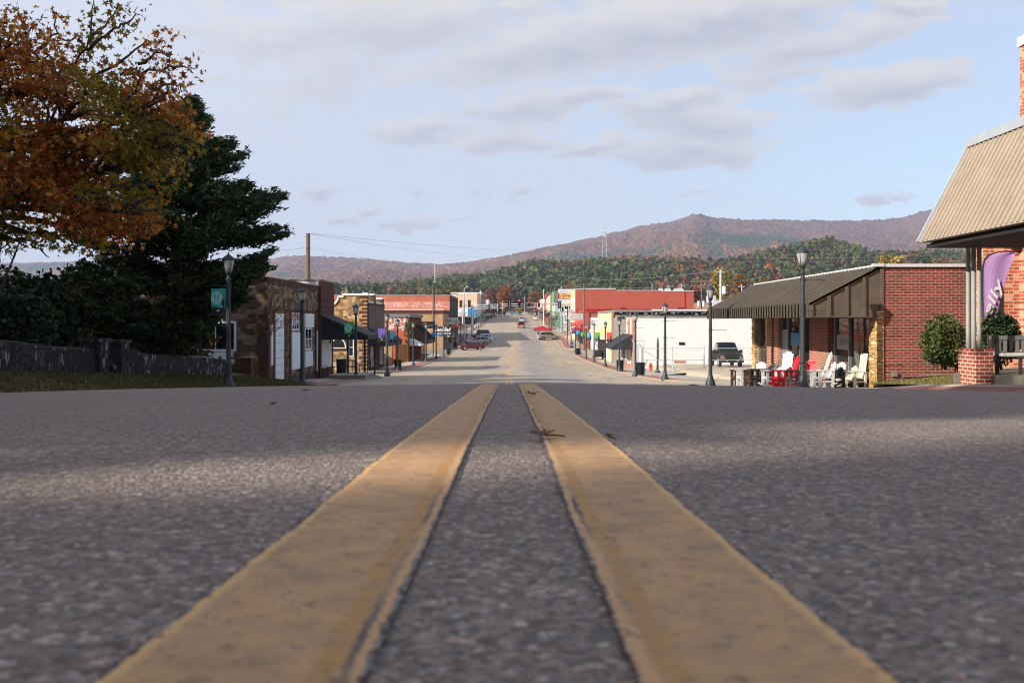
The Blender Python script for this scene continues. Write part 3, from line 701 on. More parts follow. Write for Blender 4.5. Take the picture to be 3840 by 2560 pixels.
# --- L2: warm fieldstone building with a curved white-edged parapet
b = thing('stone_building', 'warm fieldstone building with curved white edged parapet and half round window', 'building', (-20, 90, zr(90)))
Y2, X2 = 84.4, -14.0
arc = [(-17.9,1.30)] + [(-17.9+1.35*math.sin(t)*.9, 1.30+.95*(1-math.cos(t))) for t in np.linspace(.15, math.pi/2, 7)]
prof = [(-34,-6),(X2,-6),(X2,2.42),(-16.15,2.42),(-16.15,2.25)] + arc[::-1] + [(-34,1.30)]
MB().prism(prof, 'y', Y2, Y2+.45).build('front_gable', M['stone_warm'], b)
m = MB()
path = [(-34,1.30)] + arc + [(-16.2,2.25)]
for p, q in zip(path[:-1], path[1:]): m.bar((p[0],Y2+.2,p[1]+.06), (q[0]+.02,Y2+.2,q[1]+.06), .62, .16)
m.box(-16.28, X2+.1, Y2-.1, Y2+.55, 2.42, 2.60); m.build('coping', M['white'], b)
block(b, -34, X2, Y2+.45, 95, -6, 1.15, M['stone_warm'], M['roof_grey'], .05, over=0)
m = MB()
for i in range(22):
    z = -5.2+i*.35; fbox(m, 'S', Y2, X2-(.75 if i % 2 else .45), X2-.001, z, z+.19, .03)
    z2 = z; fbox(m, 'E', X2, Y2+.02, Y2+(.5 if i % 2 else .8), z2, z2+.19, .03)
m.build('brick_quoins', M['brick_maroon'], b)
for (y0, y1, z1) in ((Y2+.45, 88.0, 1.75), (88.0, 89.6, 2.55), (89.6, 93.6, 1.75), (93.6, 95, 2.3)):
    MB().box(X2-.6, X2+.02, y0, y1, .0, z1).build('parapet', M['stone_dark'], b); MB().box(X2-.66, X2+.08, y0-.04, y1+.03, z1, z1+.14).build('coping', M['white'], b)
MB().box(-16.1, X2-.62, 88.3, 88.5, 1.2, 2.5).build('parapet', M['white'], b); MB().box(-15.6, X2-.62, 93.7, 93.9, 1.2, 2.3).build('parapet', M['white'], b)
panel(b, 'shingle_panel', 'E', X2, Y2+.5, 94.9, -.75, 1.55, M['shingle'], .10)
panel(b, 'brick_band', 'E', X2, Y2+.5, 94.9, 1.5, 1.76, M['brick_maroon'], .12)
shed(b, X2+.05, -.62, X2+1.9, -1.85, Y2+.9, 95.2, M['awn_black'], .5)
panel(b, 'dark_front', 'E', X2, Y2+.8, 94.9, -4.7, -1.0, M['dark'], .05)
for a0 in (86.3, 92.0):
    window(b, 'E', X2+.05, a0, a0+1.3, -4.2, -1.9, M['white'], M['glass'], 2, 2, .12, .08)
panel(b, 'brick_pier', 'E', X2, 88.6, 91.2, -5, -1.2, M['brick_maroon'], .12)
lu = [(-16.65+.62*math.cos(t), -2.42+.82*math.sin(t)) for t in np.linspace(0, math.pi, 15)]
lo = [(-16.65+.74*math.cos(t), -2.50+1.0*math.sin(t)) for t in np.linspace(0, math.pi, 15)]
lb = [(-16.65+1.06*math.cos(t), -2.50+1.36*math.sin(t)) for t in np.linspace(0, math.pi, 15)]
MB().prism(lb, 'y', Y2-.05, Y2+.05).build('brick_arch', M['brick_maroon'], b)
w = MB().prism(lo, 'y', Y2-.09, Y2+.05).build('window', M['white'], b); MB().prism(lu, 'y', Y2-.10, Y2-.05).build('pane', M['glass'], w)
window(b, 'S', Y2, -15.65, -15.3, -3.2, -1.6, M['white'], M['glass'], 1, 2, .08)
panel(b, 'brick_sill', 'S', Y2, -17.8, -15.9, -2.68, -2.5, M['brick_maroon'], .12)

# --- L3: red brick shop with flaking white paint and timber front
b = thing('brick_shop', 'low red brick shop with flaking white paint and upright timber boards along its front', 'building', (-19, 122, zr(122)))
Y3 = 115.9
def flaked():
    t = NT('flaking_white_on_brick'); v = t.wallvec()
    bb = t.n('ShaderNodeTexBrick', offset=.5); t.l(v, bb.inputs['Vector'])
    for i, val in (('Color1', C(184,92,66)), ('Color2', C(160,76,56)), ('Mortar', C(190,130,105)), ('Scale', 1.), ('Mortar Size', .012), ('Brick Width', .34), ('Row Height', .13)): t.inp(bb, i, val)
    p = t.n('ShaderNodeSeparateXYZ'); t.l(t.pos(), p.inputs[0])
    n = t.noise(t.pos(), 2.6, 6, .75); band = t.mr(p.outputs[2], -3.0, -.6, -.1, .1)
    k = t.mr(t.math('ADD', n, band), .60, .64)
    t.bsdf(t.mix(k, bb.outputs['Color'], (.62,.58,.55,1)), .9, 0, .2); return t.mat
M['flaked'] = flaked()
block(b, -30, -14, Y3, 131.9, -7, .55, M['flaked'], None)
MB().box(-30, -13.7, Y3-.15, 132, .56, .95).build('roof_edge', M['roof_grey'], b)
m = MB()
for i in range(22): fbox(m, 'E', -14, Y3+.3+i*.72, Y3+.62+i*.72, -5.3, -1.4 if i < 3 else .5, .10)
m.build('timber_boards', M['wood'], b)
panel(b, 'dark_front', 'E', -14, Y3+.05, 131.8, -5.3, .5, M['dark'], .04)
shed(b, -13.9, -.55, -11.9, -2.5, 121, 131.5, M['awn_brown'], .5)
m = MB()
for i in range(14): m.bar((-13.9, 121.4+i*.75, -.50), (-11.88, 121.4+i*.75, -2.46), .05)
m.build('awning_rib', M['dark'], b)
shed(b, -13.9, -2.2, -12.4, -3.0, 116.6, 124, M['white'], .12, name='canopy')
for i in range(5): MB().box(-12.5, -12.4, 117+i*1.6, 117.1+i*1.6, -5.2, -3.0).build('post', M['wood'], b)
# boarded corner at the near side
m = MB()
for i in range(9): m.box(-15.6+i*.19, -15.44+i*.19, Y3-.12, Y3-.06, -5.6, -2.9)
m.build('timber_boards', M['wood'], b)
panel(b, 'board', 'S', Y3, -18.2, -16.0, -5.6, -2.6, M['brick_tan'], .05)

# --- L4: tan brick corner block and the tall weathered brick block behind
b = thing('brick_block', 'tan brick corner block with red and white cornice below taller weathered brick wall', 'building', (-25, 176, zr(176)))
block(b, -50, -14, 170.5, 186, -8, 1.55, M['brick_tan'], None)
m = MB(); m.box(-50, -13.85, 170.3, 186.1, 1.56, 2.15); m.build('cornice', M['brick_maroon'], b)
MB().box(-50, -13.8, 170.2, 186.2, 2.152, 2.3).build('coping', M['white'], b)
panel(b, 'blue_fascia', 'S', 170.5, -14.9, -14, -2.6, -2.1, M['blue'], .25); panel(b, 'shop_front', 'E', -14, 171.5, 185.5, -5, -2.1, M['glass'], .05)
shed(b, -13.95, -1.9, -12.6, -2.5, 172, 185, M['roof_grey'], .3, name='canopy')
b = thing('brick_block', 'tall weathered red brick block with patches of flaked white paint', 'building', (-25, 200, zr(200)))
def worn_brick():
    t = NT('painted_out_brick'); p = t.n('ShaderNodeSeparateXYZ'); t.l(t.pos(), p.inputs[0])
    n = t.noise(t.pos(), .35, 6, .7); n2 = t.noise(t.pos(), 3., 5, .8)
    band = t.math('MULTIPLY', t.mr(p.outputs[2], 2.6, 3.1, 0, 1), t.mr(p.outputs[2], 4.2, 3.9, 0, 1))
    k = t.math('MULTIPLY', t.mr(t.math('ADD', n2, t.math('MULTIPLY', n, .3)), .58, .7), band)
    c = t.mix(t.mr(n, .3, .7), C(178,104,80), C(152,84,66)); c = t.mix(t.mr(p.outputs[2], 2.7, 2.75, 1., 0.), c, C(186,96,74))
    t.bsdf(t.mix(t.math('MULTIPLY', k, .7), c, C(204,172,160)), .9, 0, .2); return t.mat
block(b, -52, -13.9, 186.2, 212, -8, 5.35, worn_brick(), M['roof_grey'], .15)
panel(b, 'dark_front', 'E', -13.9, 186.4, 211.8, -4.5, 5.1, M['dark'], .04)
panel(b, 'brick_pier', 'E', -13.9, 186.3, 188.2, -4.5, 5.2, M['brick_maroon'], .08)
shed(b, -13.8, -.2, -12.2, -1.2, 190, 200, M['orange'], .3)
shed(b, -13.8, .3, -12.2, -.9, 201, 211, M['crimson'], .3)
panel(b, 'orange_door', 'E', -13.9, 188.4, 189.8, -4.0, -.6, M['orange'], .3)
for i in range(6): window(b, 'E', -13.9, 189+i*3.7, 191+i*3.7, -3.4, -1.4, M['white'], M['glass'], 2, 1, .1, .09)

# --- L5: peach stucco building with a blue panelled storefront, L6 brick beyond
b = thing('stucco_building', 'peach stucco two storey building with arched windows above a blue panelled shop', 'building', (-20, 340, zr(340)))
prof = [(-23,-5),(-14,-5),(-14,9.75),(-17.2,9.75),(-17.2,9.35),(-20.6,9.35),(-20.6,9.0),(-23,9.0)]
MB().prism(prof, 'y', 315, 352).build('wall', M['peach'], b)
m = MB(); m.box(-17.25,-13.9,314.9,352.1,9.75,10.05); m.box(-20.65,-17.25,314.9,352.1,9.35,9.65); m.box(-23.1,-20.65,314.9,352.1,9.0,9.3); m.build('coping', M['white'], b)
for x in (-22.3, -20.1, -17.2):
    w = window(b, 'S', 315, x, x+.9, 4.9, 7.0, M['peach'], M['glass'], 1, 2, .1)
    MB().prism([(x+.45+.6*math.cos(t), 7.05+.35*math.sin(t)) for t in np.linspace(0, math.pi, 9)], 'y', 314.9, 315.1).build('lintel', M['dark'], b)
m = MB()
for i in range(26): fbox(m, 'S', 315, -23+i*.36, -23+i*.36+.2, 1.8, 4.5, .12)
m.build('blue_panels', M['blue'], b); panel(b, 'fascia', 'S', 315, -23, -14, 1.8, 4.5, M['blue'], .06)
m = MB(); fbox(m, 'S', 315, -20.9, -17.2, 1.9, 4.4, .2); m.k = 1
for (z, a, c2) in ((3.9,-19.4,-18.7),(3.35,-19.6,-18.5),(3.0,-20.5,-17.6),(2.65,-20.5,-17.6),(2.25,-20.1,-18.0)): fbox(m, 'S', 314.79, a, c2, z, z+.16, .02)
m.build('sign_panel', [M['white'], M['grey']], b)
panel(b, 'shop_front', 'S', 315, -23, -14, -1, 1.6, M['glass'], .08); panel(b, 'white_column', 'S', 315, -19.2, -18.8, -1, 1.6, M['white'], .2)
panel(b, 'shop_front', 'E', -14, 316, 351, -.6, 2.2, M['glass'], .05)
b = thing('brick_building', 'red brick two storey building beyond peach stucco building with flag on its front', 'building', (-20, 375, zr(375)))
block(b, -26, -13.95, 353, 402, -4, 11.0, M['brick_far'], M['white'], .3)
for i in range(6): window(b, 'E', -13.95, 356+i*7.5, 359+i*7.5, 6, 9, M['white'], M['glass'], 2, 1)
panel(b, 'shop_front', 'E', -13.95, 354, 401, .8, 4, M['glass'], .05)

# --- right side -------------------------------------------------------------
# R1: brown metal mansard shop with the chairs
b = thing('brick_store', 'single storey red brick store under a deep brown ribbed metal awning roof', 'building', (18, 42, zr(42)))
XR, YN, YF, ZT = 13.2, 33.0, 50.5, 1.98
MB().box(XR+.02, 36, YN, YN+.35, -4, ZT-.02).build('side_wall', M['brick_red'], b)
m = MB(); m.box(XR+2.2, 36, YN+.35, YF, -5, ZT-.3); m.build('rear_wall', M['brick_red'], b)
MB().box(XR-.02, 36.1, YN-.1, YF+.1, ZT, ZT+.11).build('coping', M['panelgrey'], b)
MB().box(XR, 36, YN+.36, YF-.05, ZT-.28, ZT-.02).build('roof_deck', M['roof_grey'], b)
m = MB().box(XR+.02, XR+.4, YF-.3, YF, -5, ZT-.3).build('end_wall', M['brick_red'], b)
# front: piers, glass, door
base = lambda y: zr(y)-.2
def pier(y0, y1, mat, t=.0, name='pier'): return MB().box(XR-t, XR+.45, y0, y1, base(y1)-.6, .35).build(name, mat, b)
m = MB()
for i in range(52):
    z = -3.0+i*.065; a = random.uniform(0,.025)
    m.box(XR-.10-a, XR+.12, YN-.04-random.uniform(0,.02), YN+.74+random.uniform(0,.03), z, z+.062)
m.build('stone_pier', M['stone_slab'], b)
m = MB()
for i in range(56):
    z = -3.9+i*.075; a = random.uniform(0,.05)
    m.box(XR-.10-a, XR+.35, 49.9, YF+.02+a, z, z+.072)
m.build('stone_pier', M['stone_slab'], b)
pier(38.4, 40.8, M['brick_pier'], .06); pier(45.7, 46.5, M['brick_pier'], .05); pier(46.9, 47.8, M['brick_pier'], .05)
MB().box(XR+.16, XR+.22, 33.7, 49.95, -4, .35).build('window_glass', M['glass2'], b)
for y in (33.75, 36.3, 37.95, 40.9, 42.6, 44.5, 45.6, 47.9, 49.85): MB().box(XR+.06, XR+.16, y-.05, y+.05, base(y)-.3, .35).build('window_mullion', M['steel'], b)
for (y0, y1) in ((33.8, 38.3), (40.9, 44.5), (47.9, 49.8)): MB().box(XR+.02, XR+.15, y0, y1, base(y1)-.6, base(y1)+.35).build('window_sill', M['conc_dark'], b)
dr = MB().box(XR+.10, XR+.157, 44.6, 45.6, base(45), -.4).build('door', M['steel'], b); MB().bar((XR+.06,44.75,-2.2), (XR+.06,44.75,-1.7), .05).build('handle', M['galv'], dr)
m = MB(); m.k = 0
fbox(m, 'W', XR+.16, 42.9, 44.2, -1.15, -.55, .03); m.build('blue_reflection', M['blue'], b)  # blue patch standing in for a sign reflected in the window
m = MB(); fbox(m, 'W', XR+.16, 36.5, 37.8, -1.15, -.55, .03); m.k = 1
m.text('OPEN', (XR+.125, 37.6, -1.0), (0,-1,0), (0,0,1), 1.0, .3); m.build('window_sign', [M['panelgrey'], M['grey']], b)
MB().box(XR-.0, XR+.5, YN+.7, YF-.6, .16, .34).build('lintel', M['dark'], b)
# awning: soffit, ribbed slope, corrugated valance, end panels
XE, ZE, VH = 10.6, .60, .46
aw = MB().prism([(XE+.02,ZE-VH+.02),(XR+.02,ZE-VH+.02),(XR+.02,ZT-.03),(XE+.02,ZE-.01)], 'y', YN+.03, YF-.03).build('awning', M['rib_brown'], b)
m = MB(); N = 44; dy = (YF-YN)/N
for i in range(N+1):
    y = YN + i*dy
    m.bar((XE, y, ZE+.04), (XR+.01, y, ZT+.01), .07, .13)
m.build('roof_ribs', M['rib_brown'], aw)
m = MB()
for i in range(N):
    y = YN+.06+i*dy
    vs = [(XE, y, 0), (XE-.07, y+.05, 0), (XE-.07, y+.20, 0), (XE, y+.25, 0)]
    for p, q in zip(vs[:-1], vs[1:]): m.add([(p[0],p[1],ZE-VH),(q[0],q[1],ZE-VH),(q[0],q[1],ZE+.03),(p[0],p[1],ZE+.03)], [(0,1,2,3),(3,2,1,0)])
    m.add([(XE-.0,y+.25,ZE-VH),(XE-.0,y+dy,ZE-VH),(XE-.0,y+dy,ZE),(XE-.0,y+.25,ZE)], [(0,1,2,3)])
m.build('valance', M['rib_brown'], aw)
m = MB()
for k2 in range(5):
    x = XE+.1+k2*.64; zt = ZE + (x-XE)/(XR-XE)*(ZT-ZE)
    m.bar((x, YN-.02, ZE-VH+.02), (x, YN-.02, zt-.06), .05, .12, up=(1,0,0))
m.bar((XE, YN-.005, ZE), (XR, YN-.005, ZT-.02), .06, .10); m.bar((XE, YN-.005, ZE-VH+.03), (XR, YN-.005, ZE-VH+.03), .06, .06)
m.build('end_ribs', M['rib_brown'], aw)
m = MB(); m.bar((XR-.3, YN-.03, ZT+.06), (XR+.1, YN-.03, ZT+.06), .22, .10)
m.build('ridge_cap', M['panelgrey'], aw)
MB().tube([(14.0,YN-.06,-2.0),(17.6,YN-.06,-1.85)], .02).build('conduit', M['steel'], b)
m = MB(); m.box(13.60,13.80,YN-.10,YN,-2.0,-1.84); m.build('meter_box', M['steel'], b)

# R2: white painted brick building with black awning
b = thing('white_building', 'white painted brick side wall of a shop with black canvas awning', 'building', (18, 100, zr(100)))
X2R, Y2R = 11.9, 92.
block(b, X2R, 44, Y2R, 111.5, -7, .30, M['white_wall'], None)
m = MB(); m.box(X2R, 13.4, Y2R, 111, .302, .42); m.box(13.4, 44, Y2R, 111, .302, .36); m.build('coping', M['conc'], b)
panel(b, 'brick_front', 'W', X2R, Y2R+.02, 99.5, -5.2, .28, M['brick_pier'], .12)
panel(b, 'plaster_front', 'W', X2R, 99.5, 111, -5.2, .28, M['conc_dark'], .10)
for y in (93.6, 96.8): panel(b, 'pilaster', 'W', X2R-.12, y, y+.75, -1.3, .2, M['white'], .05)
shed(b, X2R-.12, -1.35, X2R-2.2, -2.55, 92.6, 101.5, M['awn_black'], .35)
window(b, 'W', X2R-.12, 94.2, 96.6, -4.2, -2.7, M['white'], M['glass'], 2, 1, .2)
panel(b, 'window_board', 'W', X2R-.12, 97.2, 98.8, -4.1, -2.7, M['white'], .05)
d = panel(b, 'door', 'W', X2R-.1, 101, 103, -4.9, -2.4, M['conc'], .08)
for y in (94.2, 96.2, 98.):
    lm = MB(); lm.tube([(X2R, y, .5), (X2R-.25, y, .8), (X2R-.7, y, .75), (X2R-.9, y, .45)], .03, 6); lm.lathe([(.06,.1),(.10,.05),(.30,-.15),(.28,-.17)], 10, (X2R-.9, y, .42)); lm.build('sign_light', M['black'], b)
m = MB(); fbox(m, 'S', Y2R, 16.4, 17.0, -2.4, -2.1, .03); m.build('notice_board', M['black'], b)
m = MB(); fbox(m, 'S', Y2R, 15.9, 17.1, -4.25, -3.95, .02); m.build('vent_cover', M['brick_pier'], b)

# R3: cream building with beige awning; long flat roof edge with torn foil insulation
b = thing('cream_building', 'cream shop with beige canvas awning and torn foil under its roof edge', 'building', (18, 122, zr(122)))
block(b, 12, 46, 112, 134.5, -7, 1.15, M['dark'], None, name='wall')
m = MB(); m.box(12.1, 46, 111.6, 112, .36, .80); m.build('plaster_strip', M['conc_dark'], b)
m = MB(); m.box(11.9, 46, 111.2, 134.6, 1.16, 1.42); m.build('roof_edge', M['roof_grey'], b)
m = MB(); m.box(16.5, 46, 110.9, 111.2, 1.30, 1.48); m.build('white_fascia', M['white'], b)
m = MB()
for i in range(60):
    x = 12.6 + i*.55 + random.uniform(-.2,.2) if i < 22 else 24+ (i-22)*.9
    if i < 22 or i % 3 == 0:
        z = .95+random.uniform(-.15,.1); w = random.uniform(.15,.5) if i < 22 else .22
        m.add([(x,111.7,z),(x+w,111.62+random.uniform(-.1,.1),z+random.uniform(-.1,.1)),(x+w*.8,111.55,z+random.uniform(.1,.3)),(x+w*.1,111.68,z+random.uniform(.1,.25))], [(0,1,2,3)])
m.build('torn_insulation', M['silver'], b)
panel(b, 'cream_front', 'W', 12, 112.2, 134.4, -5.4, 1.1, M['cream'], .08)
for y in (112.3, 114.1, 116.2, 119.6): panel(b, 'pilaster', 'W', 11.92, y, y+.55, -5.3, 1.1, M['cream'], .18)
panel(b, 'brick_edge', 'W', 11.9, 112.0, 112.25, -5.3, 1.1, M['brick_pier'], .25)
shed(b, 11.9, .15, 10.75, -1.28, 121, 135, M['beige_awn'], .75)
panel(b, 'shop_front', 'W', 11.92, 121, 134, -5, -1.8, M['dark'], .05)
panel(b, 'white_door', 'W', 11.92, 117.0, 119.4, -5.1, -2.6, M['white'], .35)
panel(b, 'sign_board', 'W', 11.9, 120, 120.8, -2.4, -2.0, M['panelgrey'], 1.0)

# R4: one-storey red shop with mural wall, and tall red painted block behind
b = thing('red_shop', 'one storey red trimmed shop with faded white mural wall on its side', 'building', (20, 182, zr(182)))
block(b, 13.0, 50, 171.4, 194.8, -8, 1.75, M['brick_far'], None)
m = MB(); m.box(12.85, 50, 171.1, 195, 1.76, 2.25); m.build('roof_trim', M['crimson'], b)
MB().box(12.8, 50, 171.0, 195, 2.252, 2.36).build('coping', M['crimson'], b)
m = MB()
for i in range(7): m.box(12.8, 13.6, 171.2, 172.0, -5.2+i, -5.2+i+.96)
m.build('corner_pier', M['red_paint'], b)
m = MB(); fbox(m, 'S', 171.4, 13.75, 18.6, -6, .75, .05); m.k = 1
m.text('Ella', (14.0,171.33,-.75), (1,0,0), (0,0,1), 2.2, .9); 
for (cxm, czm) in ((15.3,-4.1),(16.6,-4.1)):
    for r in (.55,): m.tube([(cxm+r*math.cos(t), 171.33, czm+r*math.sin(t)) for t in np.linspace(0, 6.28, 16)], .05, 4, False)
m.build('mural_wall', [M['white'], M['grey']], b)
shed(b, 13.0, -.2, 11.0, -1.3, 172.5, 182, M['crimson'], .5); shed(b, 13.0, .3, 11.0, -.6, 183, 194, M['redcloth'], .4)
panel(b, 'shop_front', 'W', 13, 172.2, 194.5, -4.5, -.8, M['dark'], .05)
b = thing('red_block', 'tall long red painted brick block with blank side wall', 'building', (25, 205, zr(205)))
prof = [(12.5,-8),(38,-8),(38,6.5),(31,6.5),(31,6.62),(21.2,6.62),(21.2,6.95),(12.5,6.95)]
MB().prism(prof, 'y', 195.4, 211).build('wall', M['red_paint'], b)
m = MB(); m.box(12.45,21.25,195.3,211.1,6.952,7.06); m.box(21.25,31.05,195.3,211.1,6.622,6.73); m.box(31.05,38.1,195.3,211.1,6.502,6.6); m.build('coping', M['white'], b)
panel(b, 'cream_edge', 'W', 12.5, 195.5, 210.8, -4, 6.8, M['cream'], .08)
panel(b, 'downpipe', 'S', 195.4, 36.0, 36.15, 1, 6.4, M['crimson'], .12)
for x in (22.8, 35.2): panel(b, 'vent_box', 'S', 195.4, x-.6, x+.6, 2.3, 2.95, M['dark'], .5)
for (x, w) in ((32.5, 1.2), (34.5, 2.0), (31.2,.8)): MB().prism([(x,6.5),(x+w,6.5),(x+w,7.1),(x+w*.7,7.35),(x+w*.2,7.3),(x,7.0)], 'y', 199, 201).build('roof_fan', M['galv'], b)
for i in range(4): window(b, 'W', 12.42, 197+i*3.6, 198.6+i*3.6, 2.8, 5.2, M['white'], M['glass'], 1, 2)

# R5: green shop under the welcome billboard, cream building beyond
b = thing('green_building', 'sage green shop building behind the traffic signals under the welcome billboard', 'building', (16, 280, zr(280)))
block(b, 11.0, 40, 267, 296, -5, 4.6, M['sage_light'], None)
panel(b, 'glass_band', 'S', 267, 12.4, 30, 2.9, 4.4, M['glass'], .06)
m = MB()
for i in range(5): fbox(m, 'S', 267, 12.4+i*2.6, 12.6+i*2.6, 2.9, 4.4, .10)
m.build('glazing_bar', M['white'], b)
panel(b, 'green_front', 'S', 267, 11.0, 12.3, -3, 2.8, M['sage'], .08); panel(b, 'green_wall', 'S', 267, 12.3, 30, -3, 1.7, M['sage'], .05)
m = MB()
for i in range(8): m.box(10.6+i*.22, 10.75+i*.22, 266.8, 267, 5.2, 8.8)
m.box(10.6, 12.3, 267, 280, 5.0, 8.9); m.build('corrugated_tower', M['sage'], b)
panel(b, 'shop_front', 'W', 11, 268, 295, -1.6, 1.4, M['glass'], .05)
m = MB(); fbox(m, 'S', 266.9, 14.0, 16.6, 1.75, 2.65, .15); m.k = 1; m.text('BOOK', (14.2,266.72,1.95), (1,0,0), (0,0,1), 2.2, .55); m.build('fascia_sign', [M['panelgrey'], M['black']], b)
b = thing('cream_building', 'tall narrow cream building beyond the green shop', 'building', (14, 310, zr(310)))
block(b, 10.9, 30, 298, 330, -4, 8.6, M['cream'], M['panelgrey'], .2)
panel(b, 'shop_front', 'W', 10.9, 299, 329, -1, 2.2, M['glass'], .05); shed(b, 10.85, 3.3, 8.9, 2.2, 300, 315, M['awn_black'], .3)
b = thing('red_tower', 'small dark red round topped tower beyond the cream building', 'tower', (11.4, 352, zr(352)))
MB().lathe([(.75,0),(.75,9),(.70,9.5),(.5,9.9),(0.05,10.05)], 14, (11.4,352,.6)).build('shaft', M['crimson'], b)
# distant storefront rows
rows = [(-1, 405, 440, 5.5, 'brick_far', 'white building'), (-1, 442, 470, 8, 'panelgrey', ''), (-1, 472, 520, 6, 'brick_tan', ''), (-1, 522, 600, 5, 'brick_far', ''),
        (1, 334, 372, 7.5, 'peach', ''), (1, 374, 420, 6.5, 'brick_far', ''), (1, 422, 470, 8, 'panelgrey', ''), (1, 472, 540, 6.5, 'brick_tan', ''), (1, 542, 620, 5, 'cream', '')]
names = ['low red brick shop row at the far left of the street past the brick building', 'pale grey flat fronted building far down the left side', 'tan brick row far down the left side beyond the pale grey building', 'last low brick building on the far left before the trees',
         'peach storefront far down the right side past the cream building', 'far red brick storefront on the right with grey awning', 'far pale grey storefront on the right side', 'far tan brick storefront on the right side', 'last cream building on the far right before the trees']
for (s, y0, y1, h, mt, _), lb in zip(rows, names):
    x0 = -14 if s < 0 else 11.2; x1 = x0 + s*22; z0 = zr((y0+y1)/2)
    b = thing('shop_building', lb, 'building', (x0+s*10, (y0+y1)/2, z0), group='distant shops along the main street')
    block(b, min(x0,x1), max(x0,x1), y0, y1, z0-5, z0+h, M[mt], M['white'], .25)
    fc = 'E' if s < 0 else 'W'
    panel(b, 'shop_front', fc, x0, y0+1, y1-1, z0+.2, z0+2.6, M['glass'], .05)
    shed(b, x0-s*.03, z0+3.6, x0-s*1.8, z0+2.9, y0+.5, y1-.5, M[random.choice(['awn_black','crimson','roof_grey','blue','awn_brown'])], .3)
# roofs showing behind the front row
for (x0, x1, y0, y1, z1, mt, nm, lb) in ((44,66,230,250,4.6,'brick_tan','tan_building','tan flat roofed building behind the red block by the power poles'),(-62,-24,330,360,8.6,'panelgrey','grey_building','pale grey building rising behind the left row with a roof box'),
        (28,44,150,166,1.6,'brick_far','brick_annex','low brick annex behind the mural wall shop'),(-52,-26,100,114,.75,'brick_tan','tan_annex','tan brick annex behind the warm fieldstone building')):
    b = thing(nm, lb, 'building', ((x0+x1)/2, y0, zr(y0))); block(b, x0, x1, y0, y1, zr(y0)-4, z1, M[mt], M['roof_grey'], .2)
    for i in range(5):
        a = x0+1.5+i*(x1-x0)/5; window(b, 'S', y0, a, a+1.6, z1-2.6, z1-1.2, M['white'], M['glass'], 2, 1)
    MB().box(x0+5, x0+7, y0+3, y0+5, z1+.2, z1+2).build('roof_box', M['panelgrey'], b)

# --- near right: porch with tan mansard roof, brick hall behind
b = thing('porch_building', 'orange red brick hall with tan ribbed mansard porch roof and brick chimney', 'building', (14, 18, zr(18)))
YE = 21.8
MB().box(12.95, 30, 25.2, 25.65, -3, 3.7).build('wall', M['brick_or'], b); MB().box(16.4, 30, 25.65, 32, -3, 3.6).build('rear_wall', M['brick_or'], b)
MB().box(13.95, 30, 6, 25.2, -2, 3.7).build('side_wall', M['brick_or'], b)
m = MB(); XE2, ZE2, XT2, ZT2 = 9.68, 1.90, 10.86, 4.18
m.prism([(XE2,ZE2),(XE2+.12,ZE2-.02),(XT2+.3,ZT2-.25),(XT2+.3,ZT2),(XT2,ZT2)], 'y', 4, YE)
rf = m.build('roof', M['rib_tan'], b)
m = MB(); n = int((YE-4)/.205)
for i in range(n+1): m.bar((XE2-.01, 4+i*.205, ZE2+.02), (XT2-.01, 4+i*.205, ZT2), .045, .045)
m.build('roof_ribs', M['rib_tan'], rf)
m = MB(); m.box(XT2-.06, XT2+.5, 4, YE+.03, ZT2, ZT2+.20); m.build('ridge_cap', M['flash'], rf)
m = MB(); m.bar((XE2-.02, YE+.02, ZE2), (XT2, YE+.02, ZT2), .08, .12); m.build('verge_trim', M['flash'], rf)
MB().box(XT2+.3, 14.2, 4, YE-.05, ZT2-.3, ZT2-.1).build('roof_deck', M['roof_grey'], rf)
MB().box(XE2+.15, 14, 4, YE-.02, ZE2-.14, ZE2-.06).build('soffit', M['dark'], rf)
MB().prism([(XE2+.2,ZE2-.05),(13.9,ZE2-.05),(13.9,ZT2-.35),(XT2+.25,ZT2-.35)], 'y', YE-.15, YE-.06).build('gable_end', M['rib_tan'], rf)
c = MB().box(13.75, 15.2, 23.3, 24.8, 3.2, 7.5).build('chimney', M['brick_or'], b); MB().box(13.70, 15.26, 23.24, 24.86, 7.5, 7.75).build('cap', M['white'], c)
MB().box(10.73, 11.13, 21.2, 22.07, zr(21.5)-.5, zr(21.5)+.80).build('brick_pier', M['brick_pier'], b)
MB().box(10.71, 11.15, 21.18, 22.09, zr(21.5)+.80, zr(21.5)+.88).build('pier_cap', M['brick_pier'], b)
for (x, y) in ((10.87,21.86),(10.87,21.60),(10.87,21.34)): MB().tube([(x,y,zr(21.5)+.88),(x,y,ZE2-.1)], .052, 12).build('post', M['postgrey'], b)
panel(b, 'window', 'S', 25.2, 13.3, 13.5, -.2, 1.0, M['glass'], .02); panel(b, 'wall_lamp', 'S', 25.2, 13.72, 13.95, 2.0, 2.12, M['black'], .2)
def slab_poly():
    m = MB(); zt = zr(21.)+.24
    q = [(11.14,21.3),(11.2,21.0),(11.8,20.7),(15,20.6),(15,24.9),(13.3,24.9),(11.5,21.9)]
    m.prism(q, 'z', zr(21)-.6, zt); return m.build('porch_step', M['conc'], b)
slab_poly()
MB().box(10.6,10.725,21.95,22.05,zr(21.5)-.4,zr(21.5)+.28).build('kerb_block', M['conc_dark'], b)
